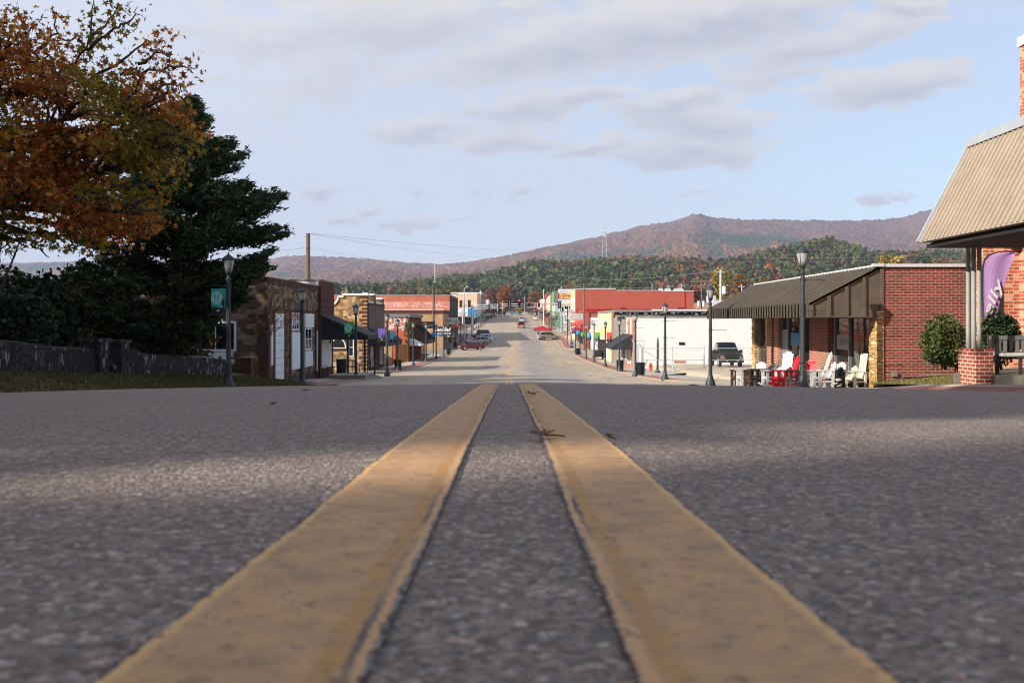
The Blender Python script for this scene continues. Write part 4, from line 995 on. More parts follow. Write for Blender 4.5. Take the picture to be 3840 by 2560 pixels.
# ---------------------------------------------------------------- street lamps and banners
def make_lamp():
    r = thing('street_lamp', 'x', 'street lamp', (0,0,0), group='street lamps along the kerbs')
    MB().lathe([(.25,-.3),(.25,.03),(.235,.10),(.21,.14),(.17,.22),(.13,.34),(.115,.42),(.108,.44)], 16).build('base', M['lamp'], r, smooth=True, angle=40)
    MB().lathe([(.098,.42),(.092,.90),(.070,3.92)], 20, flute=.09).build('pole', M['lamp'], r)
    MB().lathe([(.10,.885),(.115,.90),(.115,.935),(.10,.95)], 16).build('collar', M['lamp'], r, smooth=True, angle=40); MB().lathe([(.072,3.9),(.10,3.93),(.10,3.97),(.066,4.0),(.058,4.06),(.062,4.10),(.10,4.16),(.125,4.19),(.125,4.23)], 16).build('collar', M['lamp'], r, smooth=True, angle=40)
    MB().lathe([(.115,4.23),(.165,4.42),(.20,4.62),(.205,4.66)], 12).build('globe', M['lampglass'], r, smooth=True)
    m = MB()
    for k in range(4):
        t = math.pi/4+k*math.pi/2; c, s = math.cos(t), math.sin(t)
        m.tube([(.122*c,.122*s,4.2),(.172*c,.172*s,4.42),(.207*c,.207*s,4.64)], .011, 5)
    m.build('lantern_frame', M['lamp'], r)
    MB().lathe([(.222,4.64),(.235,4.66),(.225,4.69),(.17,4.76),(.11,4.80),(.085,4.81),(.075,4.84),(.03,4.86),(.022,4.89),(.03,4.91),(.008,4.95)], 14).build('cap', M['lamp'], r, smooth=True, angle=50)
    for z in (2.67, 3.72): MB().tube([(.07,0,z),(.76,0,z)], .012, 6).box(-.09,.09,-.03,.03,z-.05,z+.05).box(.745,.775,-.018,.018,z-.018,z+.018).build('banner_arm', M['lamp'], r)
    return r
LAMP = make_lamp(); _lu = [0]
def lamp(px, D, side, label):
    o = LAMP if _lu[0] == 0 else copy_tree(LAMP); _lu[0] = 1
    x = X_(px, D); z = sw(D)+.01 if D > 44 else (zr(D)-.13)
    if side < 0 and D < 50: z = zr(D)-.14
    o.location = (x, D, z); o.rotation_euler = (0, 0, 0 if side > 0 else math.pi); o['label'] = label; return o
RL = [(3010,31,'lamp post standing before the brown roofed brick store, nearest of the right row'),(2664,44.8,'lamp post at the far corner of the brown roof, second from the porch'),
      (2494,58,'lamp post in front of the white wall beside the driveway'),(2383,71,'lamp post behind the trash can at the driveway corner'),
      (2323,83.7,'lamp post in front of the black canvas awning'),(2270,99.5,'lamp post carrying the red banner'),(2228,114,'lamp post with green banner before the beige awning'),
      (2198,129.5,'lamp post carrying the lighter blue banner before the beige awning'),(2175,148,'lamp post with the second, farther green banner'),(2158,161,'lamp post with blue banner by the trash can at the corner'),
      (2142,175,'lamp post rising behind the blue mailbox')]
LL = [(857,32.8,'lamp post on the lawn carrying the teal dining banner'),(1133,45,'lamp post before the white garage door of the stone building'),(1334.6,59,'lamp post with green dining banner beside the concrete ramp'),
      (1452,72,'lamp post with purple banner at the kerb corner'),(1491,86,'lamp post with striped blue banner and a trash can at its foot'),(1550,102,'plain lamp post before the timber fronted brick shop'),
      (1598,116,'pale lamp post past the white canopy on the left kerb'),(1636,130,'lamp post with small blue banner before the black script sign'),(1664,142,'lamp post in front of the black script sign'),(1709.5,175,'lamp post behind the maroon sedan nose'),
      (1728,191,'lamp post left of the tan sport utility car')]
for px, D, lb in RL: lamp(px, D, 1, lb)
for px, D, lb in LL: lamp(px, D, -1, lb)
far = 'one of the small far lamp posts receding along the {} kerb past the traffic signals'
for i, D in enumerate(list(range(246, 420, 14))):
    for s in (1, -1):
        o = copy_tree(LAMP); o.location = (10.2 if s > 0 else -11.8, D, sw(D)); o.rotation_euler = (0,0,0 if s > 0 else math.pi)
        o['label'] = far.format('right' if s > 0 else 'left'); o['group'] = 'far lamp posts on the right kerb' if s > 0 else 'far lamp posts on the left kerb'
# bare arms also on the street side of two posts
def banner(px, D, side, colr, art, label, zlo=2.69, zhi=3.70, group='street banners hung from lamp posts', x0=.13, x1=.74, xw=None):
    x = xw if xw is not None else X_(px, D); z = (zr(D)-.13) if D < 44 else sw(D)
    if side < 0 and D < 50: z = zr(D)-.14
    a, b = (x+x0, x+x1) if side > 0 else (x-x1, x-x0)
    m = MB(); y = D-.0
    n = 8                                                        # the cloth bellies a little between its arms
    zs = np.linspace(z+zlo, z+zhi, n+1)
    for i in range(n):
        y0 = y-.02*math.sin(math.pi*i/n)-.004; y1 = y-.02*math.sin(math.pi*(i+1)/n)-.004
        m.k = 1 if i < 2 else 0
        m.add([(a,y0,zs[i]),(b,y0,zs[i]),(b,y1,zs[i+1]),(a,y1,zs[i+1]),(a,y0+.012,zs[i]),(b,y0+.012,zs[i]),(b,y1+.012,zs[i+1]),(a,y1+.012,zs[i+1])], [(0,1,2,3),(7,6,5,4),(0,3,7,4),(1,5,6,2)])
    w = b-a; yq = y-.034
    def poly(pts, k): m.k = k; m.add([(a+p[0]*w, yq, z+zlo+p[1]*(zhi-zlo)) for p in pts], [tuple(range(len(pts)))])
    def disc(cx_, cz_, r, k, n=20): poly([(cx_+r*math.cos(t), cz_+r*.6*math.sin(t)) for t in np.linspace(0, 2*math.pi, n, endpoint=False)], k)
    asp = 1
    if art == 'dine':
        cl = [(.40+.40*math.cos(t), .62+.27*math.sin(t)) for t in np.linspace(0, 2*math.pi, 24, endpoint=False)]
        poly(cl, 2); yq -= .004
        poly([(.24,.36),(.29,.36),(.295,.62),(.34,.70),(.335,.82),(.31,.82),(.305,.72),(.28,.72),(.275,.82),(.255,.82),(.25,.72),(.225,.72),(.22,.82),(.195,.82),(.19,.70),(.235,.62)], 0)
        poly([(.46,.36),(.51,.36),(.52,.60),(.53,.82),(.47,.78),(.44,.66)], 0)
        yq -= .004
        poly([(.80,.25),(.90,.25),(.91,.40),(.97,.44),(.94,.50),(.88,.48),(.92,.56),(.86,.62),(.80,.58),(.80,.49),(.74,.46),(.72,.55),(.68,.55),(.70,.43),(.78,.41)], 1)
        m.k = 1; m.text('DINE', (a+.06*w, yq, z+zlo+.27*(zhi-zlo)), (1,0,0), (0,0,1), .40*w, .07*(zhi-zlo))
    elif art == 'people':
        for cx_ in (.60, .84):
            poly([(cx_-.07,.25),(cx_+.07,.25),(cx_+.08,.44),(cx_+.05,.50),(cx_+.03,.56),(cx_-.03,.56),(cx_-.05,.50),(cx_-.09,.42)], 1)
    elif art == 'stripes':
        for i in range(5): poly([(.08+i*.17,.27),(.13+i*.17,.27),(.13+i*.17,.98),(.08+i*.17,.98)], 2)
        yq -= .004; poly([(.55,.32),(.95,.30),(.98,.46),(.86,.40),(.78,.55),(.66,.50),(.62,.38)], 1)
    else:
        poly([(.62,.25),(.88,.25),(.84,.38),(.92,.48),(.80,.46),(.78,.62),(.70,.66),(.66,.56),(.70,.44),(.60,.36)], 1)
        if art == 'figure2': poly([(.1,.30),(.3,.4),(.35,.9),(.2,.95),(.12,.6)], 2)
    yq -= .004; m.k = 2; poly([(.40,.10),(.60,.10),(.60,.17),(.40,.17)], 2)
    o = m.build('street_banner', [M[colr], M['dark'], M['paleplate']])
    return tag(o, label, 'banner', group)
M['rub_']=M['rub']
banner(857, 32.8, -1, 'teal', 'dine', 'teal banner printed DINE with white plate, fork and knife', 2.70, 3.62, x0=.10, x1=.62)
banner(1334.6, 59, -1, 'green', 'dine', 'green banner with plate and cutlery beside the black porch awning')
banner(1452, 72, -1, 'purple', 'people', 'purple banner with two dark walking figures')
banner(1491, 86, -1, 'blue', 'stripes', 'bright blue banner with pale stripes before the timber boards')
banner(1636, 130, -1, 'blue', 'figure', 'small blue banner left of the black script sign')
banner(2270, 99.5, 1, 'redcloth', 'figure', 'red banner with dark figure before the cream building')
banner(2228, 114, 1, 'green', 'figure', 'larger green banner hanging before the beige awning')
banner(2198, 129.5, 1, 'blue', 'figure2', 'blue banner beside the red corner pier')
banner(2175, 148, 1, 'green', 'figure2', 'smaller green banner farther down the right kerb')
banner(2158, 161, 1, 'blue', 'figure', 'blue banner above the dark blue mailbox')
banner(2142, 175, 1, 'purple', 'people', 'purple banner behind the mailbox lamp post')
cl = ['blue','redcloth','green','blue','redcloth','blue','orange','teal']
cn = {'redcloth':'red'}
ords = ['nearest','second','third','fourth','fifth','sixth','seventh','eighth']
for i, c in enumerate(cl):
    D = 246+14*i; banner(0, D, 1, c, 'figure', f'tiny far {cn.get(c,c)} banner, {ords[i]} along the right kerb past the signals', xw=10.2)
for i, c in enumerate(('blue','teal','blue','green')):
    D = 260+14*i*2; banner(0, D, -1, c, 'figure', f'tiny far {c} banner, {ords[i]} along the left kerb past the signals', xw=-11.8)

# ---------------------------------------------------------------- bins, hydrant, mailbox, ramp
def make_can():
    r = thing('trash_can', 'x', 'trash can', (0,0,0), group='black slatted trash cans')
    MB().lathe([(.25,.06),(.26,.80),(.24,.84)], 16).build('liner', M['black'], r, smooth=True, angle=40)
    m = MB()
    for k in range(22):
        t = 2*math.pi*k/22; c, s = math.cos(t), math.sin(t); m.bar((.28*c,.28*s,.0),(.31*c,.31*s,.86), .045, .012, up=(c,s,0))
    m.build('slats', M['black'], r)
    MB().lathe([(.32,.84),(.335,.86),(.335,.90),(.30,.92),(.22,.90)], 20).lathe([(.29,.05),(.305,.07),(.305,.10),(.29,.11)], 20).build('rim', M['black'], r)
    return r
CAN = make_can()
cans = [(X_(2402,71),71,'black slatted trash can at the driveway corner, largest in view'),(X_(2324,84)+.1,84.6,'black trash can behind the lamp post by the black awning'),(X_(2165,148),148,'black trash can at the second right street corner'),
        (X_(1491,86)-.05,86.7,'black trash can behind the lamp post with striped blue banner'),(X_(1682,148),148,'black trash can below the black script sign'),(X_(1709,175)-.2,176,'black trash can before the maroon sedan'),(-11.8,60.8,'black trash can on the concrete ramp under the porch awning')]
for i, (x, y, lb) in enumerate(cans):
    o = CAN if i == 0 else copy_tree(CAN); o.location = (x, y, sw(y)+.01 if i < 6 else sw(y)+.30); o['label'] = lb
    o.scale = (1.08,1.08,1.1)
r = thing('fire_hydrant', 'red fire hydrant on the brick paving by the fence', 'hydrant', (X_(2440,78.6), 78.6, -4.32))
MB().lathe([(.16,0),(.16,.05),(.11,.06),(.11,.50),(.15,.51),(.15,.55),(.12,.56),(.12,.62),(.06,.70),(.03,.72),(.03,.76)], 14).build('body', M['red'], r, world=False)
for s in (-1, 1): MB().tube([(0,0,.42),(s*.19,0,.42)], .055, 8).build('outlet', M['red'], r, world=False)
MB().tube([(0,0,.40),(0,-.2,.40)], .075, 8).build('outlet', M['red'], r, world=False)
r = thing('mailbox', 'dark blue round topped mailbox on the right kerb', 'mailbox', (X_(2145,172), 172, sw(172)))
pr = [(-.27,.2),(.27,.2),(.27,.95)] + [(.27*math.cos(t), .95+.27*math.sin(t)) for t in np.linspace(0, math.pi, 10)][1:] ; 
bl = paint('dark_blue_enamel', (.02,.045,.13,1), .4, coords='obj')
MB().prism(pr, 'y', -.3, .3).build('body', bl, r, world=False)
for x in (-.22, .22):
    for y in (-.25, .25): MB().box(x-.03,x+.03,y-.03,y+.03,0,.2).build('leg', bl, r, world=False)
MB().box(-.12,.12,-.32,-.3,.6,.8).build('label_plate', M['panelgrey'], r, world=False)
# concrete ramp with railings under the porch
r = thing('concrete_ramp', 'raised concrete landing and ramp with dark pipe railings at the porch', 'ramp', (-11, 61, sw(61)))
zt = sw(60)+.30
m = MB(); m.box(-12.1,-9.85,58.6,61.6,sw(60)-.6,zt); m.prism([(61.6,sw(61)-.9),(61.6,zt),(66.3,sw(66)-.02),(66.3,sw(66)-.6)], 'x', -11.6, -9.9); m.k = 1
m.box(-12.15,-9.8,58.55,61.6,zt,zt+.05); m.build('landing', [M['conc_dark'], M['conc']], r)
def rail(pts, hs=(.55,.95)):
    m = MB()
    for h in hs: m.tube([(p[0],p[1],p[2]+h) for p in pts], .022, 6)
    for p in pts: m.tube([(p[0],p[1],p[2]-.05),(p[0],p[1],p[2]+hs[-1])], .022, 6)
    return m.build('railing', M['black'], r)
zr_ = lambda y: zt + (sw(66)-.02-zt)*max(0, (y-61.6)/4.7)
rail([(-9.95,y,zr_(y)) for y in (60.2,61.6,63.2,64.8,66.2)]); rail([(-11.5,y,zr_(y)) for y in (61.6,63.2,64.8,66.2)]); rail([(-12.0,58.8,zt),(-11,58.7,zt),(-10.4,58.7,zt)]); rail([(-12.0,61.5,zt),(-11.6,61.55,zt)])
# bike rack loops behind the can
r = thing('hoop_rack', 'black hoop handle rack left of the can under the porch', 'rack', (-12.6, 60.3, sw(60)+.0))
MB().tube([(.0,0,0.0),(0,0,.7)]+[(-.18+.18*math.cos(t),0,.7+.18*math.sin(t)) for t in np.linspace(0,math.pi,8)]+[(-.36,0,.0)], .022, 6).build('hoop', M['black'], r, world=False)

# ---------------------------------------------------------------- signs
def sign(name, label, cx_, D, zc, w, h, mats, draw, frame=None, post=None, cat='sign', t=.06):
    r = thing(name, label, cat, (cx_, D, zc))
    m = MB(); m.box(cx_-w/2, cx_+w/2, D-t/2, D+t/2, zc-h/2, zc+h/2)
    def T(txt, x, z, ww, hh, k, shear=0., bold=0., dy=.006):
        m.k = k; m.text(txt, (cx_-w/2+x*w, D-t/2-dy, zc-h/2+z*h), (1,0,0), (0,0,1), ww*w, hh*h, shear, bold)
    def B(x0, x1, z0, z1, k, dy=.004): m.k = k; m.box(cx_-w/2+x0*w, cx_-w/2+x1*w, D-t/2-dy, D-t/2+.002, zc-h/2+z0*h, zc-h/2+z1*h)
    draw(T, B); m.build('sign_face', mats, r)
    if frame:
        f = MB(); e = .06
        for (x0,x1,z0,z1) in ((-w/2-e,w/2+e,h/2,h/2+e),(-w/2-e,w/2+e,-h/2-e,-h/2),(-w/2-e,-w/2,-h/2,h/2),(w/2,w/2+e,-h/2,h/2)): f.box(cx_+x0,cx_+x1,D-t/2-.03,D+t/2+.03,zc+z0,zc+z1)
        f.build('frame', frame, r)
    if post:
        for p, q, wd in post:
            MB().bar(p, q, wd).build('bracket', M['black'], r)
    return r
W_, K_, G_ = M['white'], M['black'], M['grey']
# welcome billboard over the green shop
D = 266.2; x0, x1 = X_(2093, D), X_(2160, D); z0, z1 = Z_(1135, D), Z_(1084, D)
def bill(T, B):
    B(.0,1.,.26,.72,1); T('GEORGE S. DAV', .06,.79,.92,.14,4,.2,.01,.01)
    T('WELCOMES YO', .06,.55,.88,.15,2,0,.02,.01); T('TO MENA', .06,.30,.66,.19,2,0,.02,.01)
    T("YOU'RE GOING TO LOVE IT HERE", .06,.10,.90,.085,4,0,.01,.01); B(.76,.88,.30,.52,3,.008)
sign('billboard', 'white and red billboard welcoming visitors to town in yellow letters', (x0+x1)/2, D, (z0+z1)/2, x1-x0, z1-z0, [W_, M['crimson'], M['yellowtxt'], M['lilac'], M['bluetxt']], bill,
     post=[((x0+.8,D+.1,zr(D)+4.5),(x0+.8,D+.1,z0+.1),.2),((x1-.8,D+.1,zr(D)+4.5),(x1-.8,D+.1,z0+.1),.2)], cat='billboard')
D = 196.; x0, x1 = X_(2119,D), X_(2166,D)
def rmx(T, B):
    B(0,1,.36,.56,1); T('RE/MAX', .22,.62,.54,.28,2,.2,.01,.008); T('MENA REAL ESTATE', .14,.40,.74,.12,0,0,0,.010); T('479-394', .18,.08,.5,.22,2,.1,.01,.008)
r = sign('realty_sign', 'white and red realty sign hanging above the right pavement', (x0+x1)/2, D, Z_(1169,D), x1-x0, Z_(1158,D)-Z_(1179,D), [W_, M['red'], K_], rmx, post=[((x1-.3,D,Z_(1158,D)),(12.6,D,Z_(1150,D)),.08),((x0+.5,D,sw(D)),(x0+.5,D,Z_(1158,D)+.3),.16)])
D = 197.; x0, x1 = X_(2122,D), X_(2164,D)
sign('blank_sign', 'pale faded sign right below the white and red realty sign', (x0+x1)/2, D, Z_(1189.5,D), x1-x0, Z_(1182,D)-Z_(1197,D), [M['panelgrey'], M['faint_line']], lambda T, B: T('BACK IN', .1,.35,.75,.3,1), post=[((x0+.3,D+.1,Z_(1182,D)),(x0+.3,D+.1,Z_(1178,D)),.06)])
D = 174.; x0, x1 = X_(2145,D), X_(2185,D)
def cor(T, B):
    T('Corner Shoppe', .08,.58,.84,.26,1,.3,.012); B(.10,.30,.49,.52,1); B(.70,.90,.49,.52,1); T('OFFICE SUPPLY', .30,.36,.52,.10,1); T("'N' PRINTING", .08,.10,.84,.22,1,0,.012)
sign('shop_sign', 'framed pale sign with dark script and printing lettering hung by red corner pier', (x0+x1)/2, D, Z_(1186.5,D), x1-x0, Z_(1174,D)-Z_(1199,D), [M['panelgrey'], M['grey']], cor, frame=M['wood'], post=[(((x0+x1)/2,D,Z_(1173,D)),((x0+x1)/2,D,Z_(1150,D)),.07),((x0+.4,D,Z_(1170,D)),(13.0,D,Z_(1155,D)),.05)])
# left side projecting signs
D = 137.; x0, x1 = X_(1557,D), X_(1630,D)
def mkt(T, B):
    T('MENA', .42,.66,.20,.18,2); T('W', .06,.30,.16,.40,1,.2,.02); T('A', .38,.30,.13,.40,1,.2,.02); T('MARKET', .52,.34,.42,.24,2,.2); B(.28,.40,.06,.10,2)
sign('market_sign', 'black hanging sign with red and grey letters over the brown canvas awning', (x0+x1)/2, D, Z_(1218,D), x1-x0, Z_(1205,D)-Z_(1231,D), [K_, M['crimson'], M['grey']], mkt, post=[((x1,D,Z_(1231,D)),(x1,D,Z_(1060,D)),.12)])
D = 155.; x0, x1 = X_(1624,D), X_(1697,D)
def ban(T, B):
    T('Bandified', .10,.42,.82,.50,1,.35,.018); T('DESIGN STUDIO', .07,.11,.85,.17,1,0,.02)
sign('script_sign', 'black sign with white script above block letters reading design studio', (x0+x1)/2, D, Z_(1240,D), x1-x0, Z_(1225,D)-Z_(1256,D), [K_, W_], ban, post=[((x0+.1,D,sw(D)),(x0+.1,D,Z_(1256,D)),.1),((x1-.2,D,sw(D)),(x1-.2,D,Z_(1256,D)),.1)])
D = 179.5; x0, x1 = X_(1666,D), X_(1719,D)
def cof(T, B):
    T('OUACHITA', .06,.58,.46,.15,1,0,.01); T('COFFEE', .06,.38,.46,.14,1,0,.01); T('ROASTERS', .06,.24,.46,.09,2); B(.575,.582,.2,.8,2); T('Cloud', .62,.42,.22,.22,2,.3); T('1873', .80,.30,.13,.2,2)
sign('coffee_sign', 'pale lavender coffee sign with dark capitals hung over the left pavement', (x0+x1)/2, D, Z_(1203,D), x1-x0, Z_(1190,D)-Z_(1216,D), [M['panelgrey'], K_, M['grey']], cof, post=[((-14,D,Z_(1187,D)),(x1,D,Z_(1187,D)),.08),((x0+.3,D,Z_(1187,D)),(x0+.3,D,Z_(1190,D)),.05)])
sign('green_light_sign', 'small bright green sign under the black script sign', X_(1681,158), 158., Z_(1260,158), .5, .32, [M['green'], W_], lambda T, B: T('OPEN', .15,.3,.7,.4,1), post=[((X_(1681,158),158.,Z_(1257,158)),(X_(1681,158),158.,Z_(1225,158)),.05)])
# route markers
def rt(lbl, num, pz):
    D = 178.; x = X_(2119, D)
    r = thing('route_marker', lbl, 'road sign', (x, D, pz)); m = MB()
    sh = [(-.30,-.30),(-.12,-.33),(0,-.30),(.12,-.33),(.30,-.30),(.34,-.05),(.28,.18),(.30,.30),(.12,.27),(0,.31),(-.12,.27),(-.30,.30),(-.28,.18),(-.34,-.05)]
    m.box(x-.36,x+.36,D-.02,D,pz-.37,pz+.37); m.k = 1; m.prism([(x+a, pz+b) for a, b in sh], 'y', D-.028, D-.015); m.k = 0
    m.text(num, (x-.2, D-.034, pz-.17), (1,0,0), (0,0,1), .4 if len(num) > 1 else .2, .36, 0, .02); m.build('shield', [K_, W_], r); return r
rt('upper black and white shield sign numbered 59 on the right kerb', '59', Z_(1220,178)); rt('lower black and white shield sign numbered 71 on the right kerb', '71', Z_(1234,178))
r = sign('direction_plate', 'small white plate above the two route shields', X_(2119,178), 178., Z_(1209,178), .7, .4, [W_, K_], lambda T, B: T('EAST', .15,.3,.7,.4,1), post=[((X_(2119,178),178.06,sw(178)),(X_(2119,178),178.06,Z_(1206,178)),.07)])
# post with its sign edge-on, bare post and patio chair beside the fence
r = thing('bare_post', 'short bare tapered post with narrow sign plates by the hydrant', 'post', (X_(2466,75.5), 75.5, -4.25))
MB().lathe([(.22,0),(.22,.05),(.18,.14),(.11,.3),(.09,.32),(.075,2.5),(.02,2.95)], 14).build('shaft', M['lamp'], r, world=False)
MB().box(.10,.125,-.05,.35,1.0,2.9).build('plate', M['galv'], r, world=False)
r = thing('patio_chair', 'dark folding patio chair behind the largest trash can', 'chair', (X_(2412,79), 79.5, -4.35))
for (nm, p) in (('seat', ((-.3,0,.42),(.2,0,.42))), ('backrest', ((.2,0,.42),(.42,0,1.0)))): MB().bar(*p, .5, .03).build(nm, M['roof_grey'], r, world=False)
for y in (-.24,.24):
    MB().tube([(-.3,y,0),(-.25,y,.62),(.3,y,.62)], .015, 5).build('arm', M['black'], r, world=False); MB().tube([(.3,y,0),(.1,y,.42)], .015, 5).build('leg', M['black'], r, world=False)

# ---------------------------------------------------------------- chain link fence with gate
r = thing('chain_link_fence', 'grey chain link fence and double gate in front of the white wall', 'fence', (16, 74.5, -4.2))
FX = [9.96, 10.35, 12.75, 15.35, 15.7, 20.6, 20.85]; fy = 74.5
gz = lambda x: lot_z(max(x, 13.4), fy) if x > 13 else -4.22
for x in FX: MB().tube([(x,fy,gz(x)-.1),(x,fy,-1.75 if x in (10.35,20.85) else -2.0)], .045, 8).build('fence_post', M['galv'], r)
def links(x0, x1, z0, z1, y=fy, dy=0.):
    m = MB(); s = .14; n = int((x1-x0+(z1-z0))/s)
    for i in range(n):
        for d in (1, -1):
            a = x0 + i*s - ((z1-z0) if d > 0 else 0); b = a + d*(z1-z0) if d > 0 else x0+i*s-(z1-z0)
            xa, za, xb, zb = (a, z0, a+(z1-z0), z1) if d > 0 else (a, z0, a-(z1-z0), z1)
            lo_, hi_ = (xa, xb)
            def clip(x): return min(max(x, x0), x1)
            if max(xa, xb) <= x0 or min(xa, xb) >= x1: continue
            f = lambda x: za + (x-xa)/(xb-xa)*(zb-za)
            ca, cb = clip(xa), clip(xb)
            m.tube([(ca,y,f(ca)),(cb,y,f(cb))], .0018, 3, False)
    return m.build('wire_mesh', M['steel'], r)
for (a, b) in ((10.35,15.35),(15.7,20.6)):
    links(a, b, -4.0, -2.2)
    for z in (-2.2,-3.15): MB().tube([(a,fy,z),(b,fy,z)], .028, 6).build('rail', M['galv'], r)
    MB().tube([(a,fy,-4.05),(b,fy,-3.95)], .022, 6).build('rail', M['galv'], r)
for k2, z in enumerate((-2.05,-1.9)): MB().tube([(20.85,fy,z),(30,fy,z)], .012, 5).build('wire', M['galv'], r)
links(20.85, 30, -3.8, -2.2); MB().tube([(20.85,fy,-2.2),(30,fy,-2.2)], .028, 6).build('rail', M['galv'], r)
for i, y in enumerate((76, 80, 84, 88, 91.5)):
    x = 10.0+ (y-74.5)*.105; MB().tube([(x,y,lot_z(13,y)-.3),(x,y,-2.2),(x-.25,y,-1.8)], .04, 6).build('fence_post', M['galv'], r)
MB().tube([(10.0,74.5,-2.2),(11.8,91.5,-2.35)], .028, 6).build('rail', M['galv'], r)

# ---------------------------------------------------------------- traffic signals and poles
r = thing('signal_mast', 'tall right signal mast with long arm over the street', 'traffic signal mast', (X_(2105,225), 225, sw(211)+1.3))
zb = zr(225)-.1; x = X_(2105,225)
MB().lathe([(.3,0),(.3,.35),(.17,.4),(.11,Z_(1073,225)-zb)], 12, (x,225,zb)).build('mast', M['galv'], r)
MB().tube([(x,225,Z_(1141,225)),(X_(2060,225),225,Z_(1138.5,225)),(X_(1972,225),225,Z_(1137,225))], [.17,.13,.08], 10).build('arm', M['galv'], r)
MB().tube([(x,225,Z_(1141,225)),(X_(2150,225),225,Z_(1141,225))], [.13,.10], 8).build('arm', M['galv'], r)
def lampbox(lbl, px, D, py, hgt, lit, front=True):
    x, z = X_(px, D), Z_(py, D); s = thing('traffic_signal', lbl, 'traffic signal', (x, D, z), group='traffic signals over the junction')
    y = D-.35; w = hgt*.34; m = MB(); m.box(x-w/2, x+w/2, y-.1, y+.12, z-hgt/2, z+hgt/2); m.box(x-w*.66, x+w*.66, y+.12, y+.14, z-hgt*.55, z+hgt*.55); m.build('housing', M['black'], s)
    if front:
        for i in range(3):
            zz = z+hgt*(.32-.32*i); q = hgt*.11
            MB().prism([(x+q*math.cos(t), zz+q*math.sin(t)) for t in np.linspace(0, 2*math.pi, 12, endpoint=False)], 'y', y-.125, y-.098).build('lens', M['redlight'] if (i == 0 and lit) else M['dark'], s)
            MB().prism([(x+q*1.25*math.cos(t), zz+q*1.25*math.sin(t)) for t in np.linspace(0, math.pi, 9)]+[(x+q*1.1*math.cos(t), zz+q*1.1*math.sin(t)) for t in np.linspace(math.pi, 0, 9)], 'y', y-.32, y-.1).build('visor', M['black'], s)
    else:
        MB().box(x-.03, x+.03, y-.16, y-.1, z-hgt/2, z+hgt/2).build('bracket', M['galv'], s)
    return s
lampbox('lit red traffic signal, largest, nearest the street centre', 1947.6, 214.4, 1136, 1.85, True)
lampbox('lit red traffic signal in the middle of the three', 1984, 225, 1140, 1.25, True)
lampbox('lit red traffic signal nearest the right mast', 2021, 225, 1141, 1.25, True)
lampbox('tall dark signal back near the centre of the left arm', 1910, 214.2, 1142, 1.8, False, False)
lampbox('dark signal back between two others on the left arm', 1871, 214.2, 1148, 1.3, False, False)
lampbox('dark signal back nearest the left mast', 1833, 214.2, 1151, 1.2, False, False)
lampbox('dark side signal on the tall left lamp standard', 1760, 201.0, 1137, 1.35, False, False)
lampbox('dark side signal standing beside the tall right mast', 2098, 224.2, 1142, 1.7, False, False)
r = thing('signal_mast', 'shorter left signal mast with arm reaching right', 'traffic signal mast', (X_(1770,214), 214, zr(214)))
x = X_(1770,214); zb = zr(214)-.1
MB().lathe([(.36,0),(.36,.4),(.24,.45),(.20,Z_(1143,214)-zb)], 12, (x,214,zb)).build('mast', M['galv'], r)
MB().tube([(x,214,Z_(1153,214)),(X_(1850,214),214,Z_(1150,214)),(X_(1958,214),214,Z_(1146,214))], [.15,.12,.07], 10).build('arm', M['galv'], r)
MB().lathe([(.22,0),(.22,.3),(.06,.32),(.05,2.6)], 8, (x-1.2,212,sw(210))).build('pedestal', M['dark'], r)
r = thing('light_standard', 'tall galvanised lamp standard with curved top arm on left corner', 'street light', (X_(1741,200), 200, sw(200)))
x = X_(1741,200); zb = sw(200)
MB().lathe([(.2,0),(.2,.3),(.15,.35),(.10,Z_(1082,200)-zb)], 10, (x,200,zb)).build('pole', M['galv'], r)
MB().tube([(x,200,Z_(1084,200)),(x+.3,200,Z_(1079,200)),(x+.55,200,Z_(1075,200))], .07, 8).build('arm', M['galv'], r)
MB().lathe([(.02,-.1),(.16,-.05),(.14,.08),(.05,.12)], 8, (x+.6,200,Z_(1074,200))).build('lamp_head', M['white'], r)
MB().tube([(x,200,Z_(1149,200)),(x+.5,200,Z_(1145,200)),(x+1.0,200.6,Z_(1142,200))], .06, 8).build('bracket', M['galv'], r)
# far mast arms beyond the junction, truss style
r = thing('signal_mast', 'far right white mast with braced arm beyond the tall right mast', 'traffic signal mast', (X_(2115,246), 246, zr(246)))
x = X_(2116,246); MB().lathe([(.16,0),(.12,Z_(1148,246)-zr(246))], 10, (x,246,zr(246))).build('mast', M['white'], r)
m = MB(); za, zc = Z_(1137,246), Z_(1152,246); xa = X_(1976,246)
m.tube([(x,246,za),(xa,246,za)], .07, 6); m.tube([(x,246,zc),(xa,246,zc)], .06, 6)
for px in (2000, 2024, 2048, 2072): m.tube([(X_(px+12,246),246,za),(X_(px,246),246,zc)], .05, 5)
m.build('arm', M['white'], r)
r = thing('signal_mast', 'far left white mast with level arm behind the shorter left mast', 'traffic signal mast', (X_(1773,246), 246, zr(246)))
x = X_(1773,246); MB().lathe([(.16,0),(.12,Z_(1140,246)-zr(246))], 10, (x,246,zr(246))).build('mast', M['white'], r)
m = MB(); za, zc = Z_(1143.5,246), Z_(1158,246); xa = X_(1893,246)
m.tube([(x,246,za),(X_(1960,246),246,Z_(1139,246))], .07, 6); m.tube([(x,246,zc),(xa,246,Z_(1155,246))], .06, 6)
for px in (1815, 1845, 1868): m.tube([(X_(px,246),246,za),(X_(px+12,246),246,zc)], .05, 5)
m.build('arm', M['white'], r)
